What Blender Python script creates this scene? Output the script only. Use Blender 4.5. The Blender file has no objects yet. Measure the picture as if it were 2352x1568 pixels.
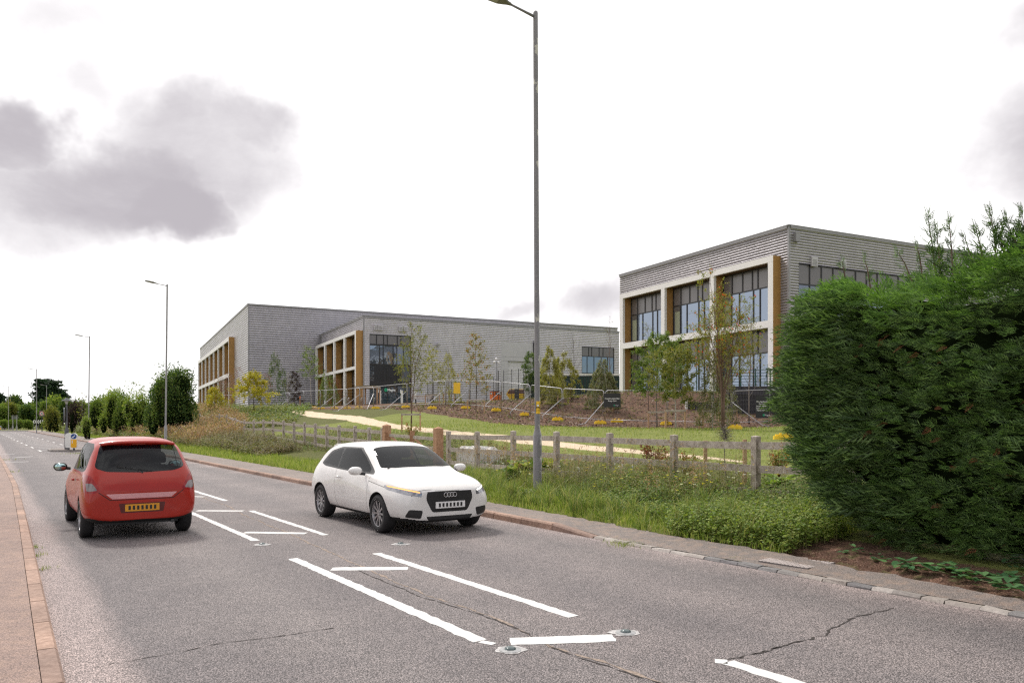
import bpy, bmesh, math, random
import numpy as np
from mathutils import Vector, Matrix
from mathutils.geometry import tessellate_polygon
R = math.radians
rng = np.random.default_rng(7)
random.seed(7)
scn = bpy.context.scene
COL = scn.collection

# ------------------------------------------------------------------ camera
H = 1.75                      # eye height above the road
F = 1800.0                    # focal length in survey units (2352 units across the frame)
U0, V0 = 1176.0, 971.0        # principal column, horizon row
cam = bpy.data.cameras.new('camera'); cam_o = bpy.data.objects.new('camera', cam); COL.objects.link(cam_o)
cam.sensor_width = 36.0; cam.lens = F / 2352 * 36
cam.shift_y = (V0 - 784) / 2352
cam.clip_start = .1; cam.clip_end = 20000
cam_o.location = (0, 0, H); cam_o.rotation_euler = (R(90), 0, 0)
scn.camera = cam_o

# ------------------------------------------------------------------ light
SUN_AZ, SUN_EL = -38.0, 50.0  # azimuth from +Y towards +X, elevation
def sun_dir():
    a, e = R(SUN_AZ), R(SUN_EL)
    return Vector((math.sin(a) * math.cos(e), math.cos(a) * math.cos(e), math.sin(e)))
world = bpy.data.worlds.new('World'); scn.world = world; world.use_nodes = True
def build_world():
    nt = world.node_tree; N = nt.nodes; L = nt.links; N.clear()
    out = N.new('ShaderNodeOutputWorld'); bg = N.new('ShaderNodeBackground'); L.new(bg.outputs[0], out.inputs[0])
    bg.inputs[1].default_value = 0.10
    sky = N.new('ShaderNodeTexSky'); sky.sky_type = 'NISHITA'; sky.sun_disc = False
    sky.sun_elevation = R(SUN_EL); sky.sun_rotation = R(SUN_AZ)
    tc = N.new('ShaderNodeTexCoord')
    def vm(op, a, b=None):
        n = N.new('ShaderNodeVectorMath'); n.operation = op
        for i, x in enumerate((a, b)):
            if x is None: continue
            if isinstance(x, tuple): n.inputs[i].default_value = x
            else: L.new(x, n.inputs[i])
        return n
    def mt(op, a, b=None, c=None, clamp=False):
        n = N.new('ShaderNodeMath'); n.operation = op; n.use_clamp = clamp
        for i, x in enumerate((a, b, c)):
            if x is None: continue
            if isinstance(x, (int, float)): n.inputs[i].default_value = x
            else: L.new(x, n.inputs[i])
        return n.outputs[0]
    def noise(scale, detail=6, rough=.55, vec=None, dist=0):
        n = N.new('ShaderNodeTexNoise'); n.inputs['Scale'].default_value = scale; n.inputs['Detail'].default_value = detail
        n.inputs['Roughness'].default_value = rough; n.inputs['Distortion'].default_value = dist
        L.new(vec or dirn, n.inputs['Vector']); return n
    dirn = vm('NORMALIZE', tc.outputs['Generated']).outputs[0]
    wn = noise(3.2, 6, .6)
    off = vm('SUBTRACT', wn.outputs['Color'], (.5, .5, .5)).outputs[0]
    sc = N.new('ShaderNodeVectorMath'); sc.operation = 'SCALE'; L.new(off, sc.inputs[0]); sc.inputs['Scale'].default_value = .22
    warped = vm('ADD', dirn, sc.outputs[0]).outputs[0]
    def blob(az, el, ru, rv, amp, soft=.55):
        a, e = R(az), R(el)
        d = Vector((math.sin(a) * math.cos(e), math.cos(a) * math.cos(e), math.sin(e)))
        right = Vector((math.cos(a), -math.sin(a), 0)); up = right.cross(d)
        dx = vm('DOT_PRODUCT', warped, tuple(right)).outputs['Value']
        dz0 = vm('DOT_PRODUCT', warped, tuple(up)).outputs['Value']
        df = vm('DOT_PRODUCT', warped, tuple(d)).outputs['Value']
        x2 = mt('MULTIPLY', dx, 1 / math.sin(R(ru))); z2 = mt('MULTIPLY', dz0, 1 / math.sin(R(rv)))
        r = mt('SQRT', mt('ADD', mt('MULTIPLY', x2, x2), mt('MULTIPLY', z2, z2)))
        m = N.new('ShaderNodeMapRange'); m.interpolation_type = 'SMOOTHSTEP'
        L.new(r, m.inputs[0]); m.inputs[1].default_value = 1.0; m.inputs[2].default_value = 1 - soft
        m.inputs[3].default_value = 0; m.inputs[4].default_value = amp
        return mt('MULTIPLY', m.outputs[0], mt('GREATER_THAN', df, 0))
    acc = None
    for b in BLOBS:
        v = blob(*b); acc = v if acc is None else mt('MAXIMUM', acc, v)
    # broken grey bases over the half of the sky behind the camera
    bk = noise(2.4, 7, .6, dist=.3).outputs['Fac']
    mr = N.new('ShaderNodeMapRange'); mr.interpolation_type = 'SMOOTHSTEP'; L.new(bk, mr.inputs[0])
    mr.inputs[1].default_value = .44; mr.inputs[2].default_value = .64; mr.inputs[4].default_value = .8
    sep = N.new('ShaderNodeSeparateXYZ'); L.new(dirn, sep.inputs[0])
    back = N.new('ShaderNodeMapRange'); back.interpolation_type = 'SMOOTHSTEP'; L.new(sep.outputs[1], back.inputs[0])
    back.inputs[1].default_value = .15; back.inputs[2].default_value = -.25
    acc = mt('MAXIMUM', acc, mt('MULTIPLY', mr.outputs[0], back.outputs[0]))
    mpz = N.new('ShaderNodeMapping'); mpz.inputs['Scale'].default_value = (1, 1, 2.1); L.new(dirn, mpz.inputs[0])
    tex = noise(4.2, 9, .62, vec=mpz.outputs[0], dist=.25).outputs['Fac']
    g0 = mt('MULTIPLY', acc, mt('ADD', mt('MULTIPLY', tex, 1.5), .2), clamp=True); inv = mt('SUBTRACT', 1.0, g0)
    grey = mt('SUBTRACT', 1.0, mt('MULTIPLY', inv, inv))
    mix = N.new('ShaderNodeMix'); mix.data_type = 'RGBA'; L.new(grey, mix.inputs[0])
    mix.inputs[6].default_value = (CLOUD_W, CLOUD_W * .985, CLOUD_W * .985, 1); mix.inputs[7].default_value = CLOUD_G
    # clear gaps, seen behind the camera only as blue
    gap = noise(1.9, 5, .55).outputs['Fac']
    gm = N.new('ShaderNodeMapRange'); gm.interpolation_type = 'SMOOTHSTEP'; L.new(gap, gm.inputs[0])
    gm.inputs[1].default_value = .52; gm.inputs[2].default_value = .62
    gf = mt('MULTIPLY', gm.outputs[0], back.outputs[0])
    mix2 = N.new('ShaderNodeMix'); mix2.data_type = 'RGBA'; L.new(gf, mix2.inputs[0])
    L.new(mix.outputs[2], mix2.inputs[6]); L.new(sky.outputs[0], mix2.inputs[7])
    L.new(mix2.outputs[2], bg.inputs[0])
def azel(u, v):
    x, z = (u - U0) / F, (V0 - v) / F
    return math.degrees(math.atan(x)), math.degrees(math.atan(z / math.hypot(1, x)))
def bl(u, v, ru, rv, amp, soft=.55):
    a, e = azel(u, v); return (a, e, math.degrees(math.atan(ru / F)), math.degrees(math.atan(rv / F)), amp, soft)
CLOUD_W = 12.6
CLOUD_G = (4.9, 4.6, 4.95, 1)
BLOBS = [bl(450, 350, 260, 180, .62, .7), bl(260, 430, 380, 160, .85, .75), bl(30, 480, 260, 120, .6, .8), bl(570, 290, 130, 90, .6, .8), bl(30, 255, 150, 110, .8, .6), bl(400, 480, 200, 100, .95, .7),
         bl(230, 150, 90, 110, .35, .9), bl(330, 240, 110, 110, .4, .9), bl(2450, 330, 240, 250, .75, .85), bl(2400, 10, 170, 110, .6, .9),
         bl(1190, 690, 150, 60, .40, .9), bl(1370, 690, 150, 90, .5, .9), bl(230, 10, 260, 70, .28, .9), bl(1960, 450, 120, 50, .12, .9)]
build_world()
sun = bpy.data.lights.new('sun', 'SUN'); sun.energy = 2.7; sun.angle = R(10); sun.color = (1, .95, .88)
sun_o = bpy.data.objects.new('sun', sun); COL.objects.link(sun_o)
sun_o.rotation_euler = (-sun_dir()).to_track_quat('-Z', 'Y').to_euler()
vs = scn.view_settings; scn.display_settings.display_device = 'sRGB'
vs.view_transform = 'Standard'; vs.look = 'None'; vs.exposure = .14; vs.gamma = 1; vs.use_curve_mapping = False
scn.cycles.use_denoising = False; scn.cycles.adaptive_threshold = .008; scn.cycles.sample_clamp_indirect = 4
scn.cycles.pixel_filter_type = 'BLACKMAN_HARRIS'; scn.cycles.filter_width = 1.3
scn.cycles.max_bounces = 6; scn.cycles.transparent_max_bounces = 8
scn.cycles.caustics_reflective = False; scn.cycles.caustics_refractive = False

# ------------------------------------------------------------------ node materials
MATS = {}
def new_mat(name):
    m = bpy.data.materials.new(name); m.use_nodes = True
    nt = m.node_tree; b = nt.nodes['Principled BSDF']; MATS[name] = m
    return m, nt, nt.nodes, nt.links, b
def ramp(N, L, fac, stops):
    r = N.new('ShaderNodeValToRGB'); L.new(fac, r.inputs[0])
    while len(r.color_ramp.elements) < len(stops): r.color_ramp.elements.new(.5)
    for e, (p, c) in zip(r.color_ramp.elements, stops):
        e.position = p; e.color = (c[0], c[1], c[2], 1)
    return r.outputs[0]
def mixc(N, L, fac, a, b, mode='MIX'):
    m = N.new('ShaderNodeMix'); m.data_type = 'RGBA'; m.blend_type = mode
    for i, x in ((0, fac), (6, a), (7, b)):
        if isinstance(x, (int, float)): m.inputs[i].default_value = x
        elif isinstance(x, tuple): m.inputs[i].default_value = (x[0], x[1], x[2], 1)
        else: L.new(x, m.inputs[i])
    return m.outputs[2]
def nz(N, L, scale, detail=4, rough=.55, coord='Object', stretch=None, dist=0):
    tc = N.new('ShaderNodeTexCoord'); n = N.new('ShaderNodeTexNoise')
    v = tc.outputs[coord] if coord != 'World' else N.new('ShaderNodeNewGeometry').outputs['Position']
    if stretch:
        mp = N.new('ShaderNodeMapping'); mp.inputs['Scale'].default_value = stretch; L.new(v, mp.inputs[0]); v = mp.outputs[0]
    L.new(v, n.inputs['Vector']); n.inputs['Scale'].default_value = scale; n.inputs['Detail'].default_value = detail
    n.inputs['Roughness'].default_value = rough; n.inputs['Distortion'].default_value = dist
    return n.outputs['Fac']
def bump(N, L, b, h, strength, dist=.01):
    bp = N.new('ShaderNodeBump'); bp.inputs['Strength'].default_value = strength; bp.inputs['Distance'].default_value = dist
    L.new(h, bp.inputs['Height']); L.new(bp.outputs[0], b.inputs['Normal'])
def sc3(c, k): return (c[0] * k, c[1] * k, c[2] * k)
def plain(name, c, rough=.6, var=.25, scale=6., metal=0, bmp=0, coord='Object', spec=.5, stretch=None):
    m, nt, N, L, b = new_mat(name)
    f = nz(N, L, scale, 5, .6, coord, stretch)
    L.new(ramp(N, L, f, [(.3, sc3(c, 1 - var)), (.7, sc3(c, 1 + var * .6))]), b.inputs['Base Color'])
    b.inputs['Roughness'].default_value = rough; b.inputs['Metallic'].default_value = metal
    b.inputs['Specular IOR Level'].default_value = spec
    if bmp: bump(N, L, b, f, bmp)
    return m
def leafmat(name, cols, rough=.55, trans=.35, spec=.3):
    m, nt, N, L, b = new_mat(name)
    g = N.new('ShaderNodeNewGeometry')
    n = len(cols)
    c = ramp(N, L, g.outputs['Random Per Island'], [((i + .5) / n, k) for i, k in enumerate(cols)])
    big = nz(N, L, .9, 3, .5, 'World')
    c = mixc(N, L, .5, c, ramp(N, L, big, [(.3, (.62, .62, .62)), (.7, (1.25, 1.25, 1.2))]), 'MULTIPLY')
    L.new(c, b.inputs['Base Color']); b.inputs['Roughness'].default_value = rough
    b.inputs['Specular IOR Level'].default_value = spec
    t = N.new('ShaderNodeBsdfTranslucent'); L.new(mixc(N, L, 1, c, (1.3, 1.35, .7), 'MULTIPLY'), t.inputs[0])
    ms = N.new('ShaderNodeMixShader'); ms.inputs[0].default_value = trans
    L.new(b.outputs[0], ms.inputs[1]); L.new(t.outputs[0], ms.inputs[2])
    L.new(ms.outputs[0], nt.nodes['Material Output'].inputs[0])
    return m

# ------------------------------------------------------------------ mesh builder
WLOC = {}
class MB:
    def __init__(s): s.v = []; s.f = []; s.mi = []; s.n = 0
    def add(s, v, f, mi=0):
        v = np.asarray(v, dtype=np.float64).reshape(-1, 3); f = np.asarray(f, dtype=np.int64)
        if f.ndim == 1: f = f.reshape(1, -1)
        s.v.append(v); s.f.append(f + s.n); s.mi.append(np.full(len(f), mi)); s.n += len(v)
        return s
    def box(s, c, sz, rz=0., mi=0, rx=0., ry=0.):
        x, y, z = sz[0] / 2, sz[1] / 2, sz[2] / 2
        v = np.array([(-x, -y, -z), (x, -y, -z), (x, y, -z), (-x, y, -z), (-x, -y, z), (x, -y, z), (x, y, z), (-x, y, z)])
        m = np.array((Matrix.Rotation(rz, 3, 'Z') @ Matrix.Rotation(ry, 3, 'Y') @ Matrix.Rotation(rx, 3, 'X')))
        return s.add(v @ m.T + np.array(c), BOXF, mi)
    def bar(s, a, b, w, h, mi=0):
        a = np.array(a, float); b = np.array(b, float); d = b - a; l = np.linalg.norm(d); d /= l
        up = np.array((0, 0, 1.)) if abs(d[2]) < .95 else np.array((1., 0, 0))
        sx = np.cross(d, up); sx /= np.linalg.norm(sx); uz = np.cross(sx, d)
        v = [p + sx * w / 2 * i + uz * h / 2 * j for p in (a, b) for i, j in ((-1, -1), (1, -1), (1, 1), (-1, 1))]
        return s.add(v, [(0, 3, 2, 1), (4, 5, 6, 7), (0, 1, 5, 4), (1, 2, 6, 5), (2, 3, 7, 6), (3, 0, 4, 7)], mi)
    def tube(s, pts, rad, n=8, mi=0, cap=True):
        pts = np.array(pts, float)
        if np.isscalar(rad): rad = [rad] * len(pts)
        k = len(pts); vs = []
        prev = None
        for i in range(k):
            d = pts[min(i + 1, k - 1)] - pts[max(i - 1, 0)]; d /= (np.linalg.norm(d) + 1e-9)
            if prev is None:
                a = np.array((0, 0, 1.)) if abs(d[2]) < .9 else np.array((1., 0, 0))
                e1 = np.cross(d, a)
            else: e1 = prev - d * np.dot(prev, d)
            e1 /= (np.linalg.norm(e1) + 1e-9); prev = e1; e2 = np.cross(d, e1)
            t = np.linspace(0, 2 * math.pi, n, endpoint=False)
            vs.append(pts[i] + rad[i] * (np.outer(np.cos(t), e1) + np.outer(np.sin(t), e2)))
        base = np.arange(n); nx = (base + 1) % n
        f = [np.stack([i * n + base, i * n + nx, (i + 1) * n + nx, (i + 1) * n + base], 1) for i in range(k - 1)]
        s.add(np.concatenate(vs), np.concatenate(f), mi)
        if cap and n > 2:
            o = s.n - k * n
            s.f.append(np.array([[o + j for j in reversed(range(n))]])); s.mi.append(np.array([mi]))
            s.f.append(np.array([[o + (k - 1) * n + j for j in range(n)]])); s.mi.append(np.array([mi]))
        return s
    def prism(s, poly, z0, z1, M=None, mi=0):
        # poly: 2D outline (ccw), extruded z0..z1, M: 4x4 placing
        n = len(poly); v = [(x, y, z0) for x, y in poly] + [(x, y, z1) for x, y in poly]
        v = np.array(v)
        if M is not None: v = v @ np.array(M.to_3x3()).T + np.array(M.translation)
        o = s.n
        s.add(v, [(i, (i + 1) % n, n + (i + 1) % n, n + i) for i in range(n)], mi)
        tris = tessellate_polygon([[Vector((x, y, 0)) for x, y in poly]])
        t = np.array([tuple(q) for q in tris]); 
        s.f.append(t[:, ::-1] + o); s.mi.append(np.full(len(t), mi)); s.f.append(t + o + n); s.mi.append(np.full(len(t), mi))
        return s
    def rev(s, prof, n=16, c=(0, 0, 0), M=None, mi=0):
        # profile (r, z) revolved round z
        t = np.linspace(0, 2 * math.pi, n, endpoint=False); vs = []
        for r, z in prof: vs.append(np.stack([r * np.cos(t), r * np.sin(t), np.full(n, z)], 1))
        v = np.concatenate(vs)
        if M is not None: v = v @ np.array(M.to_3x3()).T + np.array(M.translation)
        b = np.arange(n); nx = (b + 1) % n
        f = np.concatenate([np.stack([i * n + b, i * n + nx, (i + 1) * n + nx, (i + 1) * n + b], 1) for i in range(len(prof) - 1)])
        return s.add(v + np.array(c), f, mi)
    def build(s, name, mats, parent=None, smooth=False, w=False):
        me = bpy.data.meshes.new(name)
        V = np.concatenate(s.v)
        if w and parent is not None: V = V - np.array(WLOC[parent.name])
        me.vertices.add(len(V)); me.vertices.foreach_set('co', V.astype(np.float32).ravel())
        tot = np.concatenate([np.full(len(f), f.shape[1]) for f in s.f]); idx = np.concatenate([f.ravel() for f in s.f])
        me.loops.add(len(idx)); me.loops.foreach_set('vertex_index', idx.astype(np.int32))
        me.polygons.add(len(tot)); st = np.zeros(len(tot), np.int32); st[1:] = np.cumsum(tot)[:-1]
        me.polygons.foreach_set('loop_start', st)
        if not isinstance(mats, (list, tuple)): mats = [mats]
        for m in mats: me.materials.append(m)
        me.polygons.foreach_set('material_index', np.concatenate(s.mi).astype(np.int32))
        me.update(calc_edges=True); me.validate()
        me.polygons.foreach_set('use_smooth', np.full(len(me.polygons), bool(smooth)))
        o = bpy.data.objects.new(name, me); COL.objects.link(o)
        if parent is not None:
            o.parent = parent; WLOC[o.name] = WLOC[parent.name]
        else: WLOC[o.name] = (0, 0, 0)
        return o
BOXF = [(0, 3, 2, 1), (4, 5, 6, 7), (0, 1, 5, 4), (1, 2, 6, 5), (2, 3, 7, 6), (3, 0, 4, 7)]
def tag(o, label, cat, group=None):
    o['label'] = label; o['category'] = cat
    if group: o['group'] = group
    return o
def struct(o, kind='structure'): o['kind'] = kind; return o
def thing(name, label, cat, loc=(0, 0, 0), rz=0., group=None):
    o = bpy.data.objects.new(name, None); COL.objects.link(o); o.empty_display_size = .2
    o.location = loc; o.rotation_euler = (0, 0, rz); WLOC[o.name] = tuple(loc)
    return tag(o, label, cat, group)
def copy_tree(o, parent=None):
    c = o.copy(); COL.objects.link(c)
    if parent is not None: c.parent = parent
    for ch in [k for k in o.children]: copy_tree(ch, c)
    return c
def dup(o, loc, rz=0., label=None, sc=None):
    c = copy_tree(o); c.location = loc; c.rotation_euler = (0, 0, rz)
    if label: c['label'] = label
    if sc: c.scale = sc
    return c
_fc = {}
def text_mesh(s, mb, size, M, mi=0, depth=.004, align='CENTER', bold=0.):
    # lettering as real raised shapes: curve text turned into mesh, verts placed by M
    cu = bpy.data.curves.new('txt', 'FONT'); cu.body = s; cu.size = size; cu.align_x = align; cu.extrude = depth; cu.offset = bold
    cu.resolution_u = 3
    ob = bpy.data.objects.new('txt', cu); COL.objects.link(ob)
    dg = bpy.context.evaluated_depsgraph_get(); dg.update()
    me = bpy.data.meshes.new_from_object(ob.evaluated_get(dg))
    V = np.array([v.co[:] for v in me.vertices]) @ np.array(M.to_3x3()).T + np.array(M.translation)
    o = mb.n; mb.v.append(V); mb.n += len(V)
    for p in me.polygons:
        mb.f.append(np.array([[i + o for i in p.vertices]])); mb.mi.append(np.array([mi]))
    bpy.data.objects.remove(ob); bpy.data.curves.remove(cu); bpy.data.meshes.remove(me)

# ------------------------------------------------------------------ survey of the place
ES = np.array((-.5563, .8310)); ED = np.array((.8310, .5563))     # along the road, across it (to the right)
def sd(x, y): return x * ES[0] + y * ES[1], x * ED[0] + y * ED[1]
def xy(s, d): return s * ES[0] + d * ED[0], s * ES[1] + d * ED[1]
def ud(u, D): return ((u - U0) / F * D, D)
def road_pt(u, v, z=0.):
    D = (H - z) * F / (v - V0); return ((u - U0) / F * D, D)
CT = []
def ct(u, D, z): CT.append((*ud(u, D), z))
for u, D, z in [(1737, 14.4, .27), (1405, 18.2, .27), (1184, 22, .25), (1096, 24, .22), (1000, 27, .25), (886, 31, .3), (779, 35.8, .42),
                (701, 40.7, .58), (595, 50, .8), (497, 63.7, 1.25), (460, 71, 1.5), (2000, 12, .3), (2300, 10.5, .3),
                (1400, 27, .94), (1630, 24, .75), (1107, 34, 1.2), (997, 42, 1.42), (870, 52, 1.69), (760, 70, 2.37), (703, 78, 2.75),
                (1681, 46, 1.5), (1530, 47.5, 1.6), (1389, 49, 1.7), (1294, 51.5, 1.9), (1218, 54, 2.3), (1151, 57, 2.65), (1078, 60.5, 2.9),
                (1024, 63, 3.1), (935, 68, 3.1), (858, 74, 3.08), (797, 80, 3.14), (736, 86.5, 3.25), (666, 95, 3.3), (600, 103, 3.2),
                (1100, 72, 3.65), (1231, 66, 3.77), (1320, 63, 3.9), (1400, 60, 3.95), (1480, 59, 3.95), (1560, 57.5, 3.7),
                (1600, 51, 2.2), (1700, 51.5, 2.2), (1810, 51, 2.2), (1900, 50, 2.2), (1800, 40, 1.5), (1950, 30, 1.2), (2200, 25, 1.0),
                (1575, 53.5, 2.4), (1700, 53, 2.3), (1820, 53, 2.3), (1000, 80, 3.8), (900, 90, 4.0), (860, 97, 4.0), (800, 97, 4.0),
                (724, 110, 4.1), (650, 112, 4.1), (571, 116, 4.1), (535, 130, 4.1), (455, 180, 4.1), (500, 110, 3.4),
                (1150, 80, 4.0), (1300, 78, 4.25), (1422, 75, 4.3), (1500, 66, 4.3), (1600, 64, 4.4), (1780, 62, 4.4), (1300, 110, 4.2), (1100, 110, 4.1),
                (1422, 78, 4.3), (2100, 68, 4.4), (1800, 110, 4.3), (2300, 90, 4.4), (1200, 200, 4.2), (700, 220, 4.2), (1800, 260, 4.2), (300, 300, 4),
                (400, 62, 2.0), (340, 75, 2.2), (260, 95, 2.6), (200, 120, 2.7), (150, 140, 2.4), (115, 178, .8), (180, 160, 2.6), (300, 130, 3.2), (380, 110, 3.2),
                (250, 170, 3.2), (430, 90, 2.8)]: ct(u, D, z)
for s_ in (2, 10, 18, 28, 40, 55, 72, 95, 120, 150, 180, 215):
    x, y = xy(s_, 9.3 + s_ * .004); CT.append((x, y, .1))
    x, y = xy(s_, 11 + s_ * .008); CT.append((x, y, .2 if s_ < 60 else .35))
for s_, d_ in ((230, 40), (260, 10), (260, 80), (-30, 20), (-30, 60)): x, y = xy(s_, d_); CT.append((x, y, .3))
CT = np.array(CT)
_C = 3.0
def _phi(r2): return np.sqrt(r2 + _C * _C)
_A = _phi(((CT[:, None, :2] - CT[None, :, :2]) ** 2).sum(-1)) + np.eye(len(CT)) * -.4
_Wt = np.linalg.solve(_A, CT[:, 2] - 2.0)
def sstep(x, a, b): t = np.clip((x - a) / (b - a), 0, 1); return t * t * (3 - 2 * t)
def edge_d(s): return np.interp(s, [-20, 3.4, 5.5, 6.8, 8.3, 13.4, 37.4, 80, 200], [8.0, 8.03, 8.25, 8.4, 8.34, 8.6, 9.1, 9.5, 9.8])
def gz(x, y):
    x = np.asarray(x, float); y = np.asarray(y, float); sh = x.shape; x = x.ravel(); y = y.ravel()
    z = np.empty(len(x))
    for i in range(0, len(x), 20000):
        a = slice(i, i + 20000)
        z[a] = _phi((x[a, None] - CT[None, :, 0]) ** 2 + (y[a, None] - CT[None, :, 1]) ** 2) @ _Wt + 2.0
    z = np.clip(z, .02, 4.6)
    s, d = sd(x, y)
    e_ = edge_d(s); k_ = sstep(s, 44, 58) * (1 - sstep(d, e_ + 1.2, e_ + 8)); z = z * (1 - k_) + k_ * np.clip(.10 + (d - e_) * .10, .08, 1.5)
    far = sstep(np.maximum(np.abs(s) - 330, 0) + np.maximum(d - 330, 0), 0, 60); z = z * (1 - far) + 3.0 * far * sstep(d, 20, 60)
    z = z * sstep(-s, -232, -205) + .06 * sstep(s, 205, 232)
    e = edge_d(s)
    w = sstep(d, e - .3, e + .5)
    z = z * w + (-.08) * (1 - w)
    z = np.where(d < -1.6, -.08 + .2 * sstep(-d, 1.6, 2.6), z)
    return z.reshape(sh)
def gpt(x, y): return float(gz(np.array([x]), np.array([y]))[0])
_TB = np.concatenate([np.arange(8, 60, .25), np.arange(60, 260, 1.)])
def pix(u, v):
    """point of the ground seen at survey column u, row v"""
    X = (u - U0) / F * _TB; Z = H - (v - V0) / F * _TB
    g = gz(X, _TB); k = np.argmax(Z < g)
    if Z[k] >= g[k]: k = len(_TB) - 1
    if k == 0: return X[0], _TB[0], g[0]
    a = (Z[k - 1] - g[k - 1]); b = (g[k] - Z[k]); t = a / (a + b + 1e-9); D = _TB[k - 1] + t * (_TB[k] - _TB[k - 1])
    x = (u - U0) / F * D; return x, D, gpt(x, D)
# ------------------------------------------------------------------ ground
def poly_mask(x, y, poly):
    ins = np.zeros(x.shape, bool); n = len(poly)
    for i in range(n):
        x1, y1 = poly[i]; x2, y2 = poly[(i + 1) % n]
        c = ((y1 > y) != (y2 > y)) & (x < (x2 - x1) * (y - y1) / (y2 - y1 + 1e-12) + x1); ins ^= c
    return ins
PATH = [(680, 84, 1.6), (703, 78, 2.2), (760, 69, 2.0), (815, 60, 1.7), (870, 52, 1.5), (940, 46, 1.4), (997, 41, 1.3), (1107, 34.5, 1.2), (1250, 30, 1.0), (1400, 26.5, .95), (1530, 24.5, .8), (1680, 22.5, .5), (1760, 22, .1)]
PP = np.array([(*ud(u, D), w) for u, D, w in PATH])
def path_dist(x, y):
    best = np.full(x.shape, 1e9)
    for i in range(len(PP) - 1):
        a = PP[i, :2]; b = PP[i + 1, :2]; ab = b - a; t = np.clip(((x - a[0]) * ab[0] + (y - a[1]) * ab[1]) / (ab @ ab), 0, 1)
        w = (PP[i, 2] * (1 - t) + PP[i + 1, 2] * t) / 2
        best = np.minimum(best, np.hypot(x - a[0] - t * ab[0], y - a[1] - t * ab[1]) - w)
    return best
def W(lst): return [ud(u, D) for u, D in lst]
MULCH = W([(905, 66), (985, 58), (1100, 51), (1230, 45.5), (1340, 42.5), (1480, 43), (1600, 43), (1700, 43), (1950, 44), (1950, 56), (1560, 62), (1400, 66), (1231, 76), (1000, 90), (700, 100), (480, 112), (480, 98), (640, 92), (736, 84.5), (797, 79), (858, 73.5), (900, 71)])
def ground():
    def ax(bp):
        out = []
        for a, b, st in bp: out.append(np.arange(a, b, st))
        return np.concatenate(out + [[bp[-1][1]]])
    S = ax([(-3000, -100, 300), (-100, 0, 10), (0, 60, .5), (60, 130, 1.0), (130, 260, 3), (260, 600, 20), (600, 5000, 400)])
    D = ax([(-3000, -100, 300), (-100, -5, 8), (-5, 8, .8), (8, 30, .35), (30, 110, .7), (110, 200, 3), (200, 600, 25), (600, 5000, 400)])
    s, d = np.meshgrid(S, D, indexing='ij'); x, y = xy(s, d); z = gz(x, y)
    n1 = np.sin(x * 1.7 + y * .6) * np.cos(y * 1.3 - x * .4) * .02 + rng.normal(0, .008, x.shape)
    z = z + n1 * sstep(d, 9.2, 11)
    a, b = s.shape; i, j = np.meshgrid(np.arange(a - 1), np.arange(b - 1), indexing='ij'); k = (i * b + j).ravel()
    m = MB(); m.add(np.stack([x.ravel(), y.ravel(), z.ravel()], 1), np.stack([k, k + b, k + b + 1, k + 1], 1))
    g = struct(m.build('ground', MATS['ground'], smooth=True))
    X, Y = x.ravel(), y.ravel()
    pd = path_dist(X, Y); mul = poly_mask(X, Y, MULCH); ss, dd = sd(X, Y)
    mul |= (dd > edge_d(ss) - .2) & (dd < edge_d(ss) + 1.2) & (ss < 6.6) & (ss > -14)
    rough = ((dd > edge_d(ss) + 1.6) & (dd < 16) & (pd > 1.0)) | ((ss > 55) & (dd < 40) & (dd > 11))
    c = np.stack([sstep(-pd, -.15, .25), mul.astype(float), rough.astype(float), np.ones(len(X))], 1)
    at = g.data.color_attributes.new('zone', 'FLOAT_COLOR', 'POINT'); at.data.foreach_set('color', c.astype(np.float32).ravel())
    return g
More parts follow.
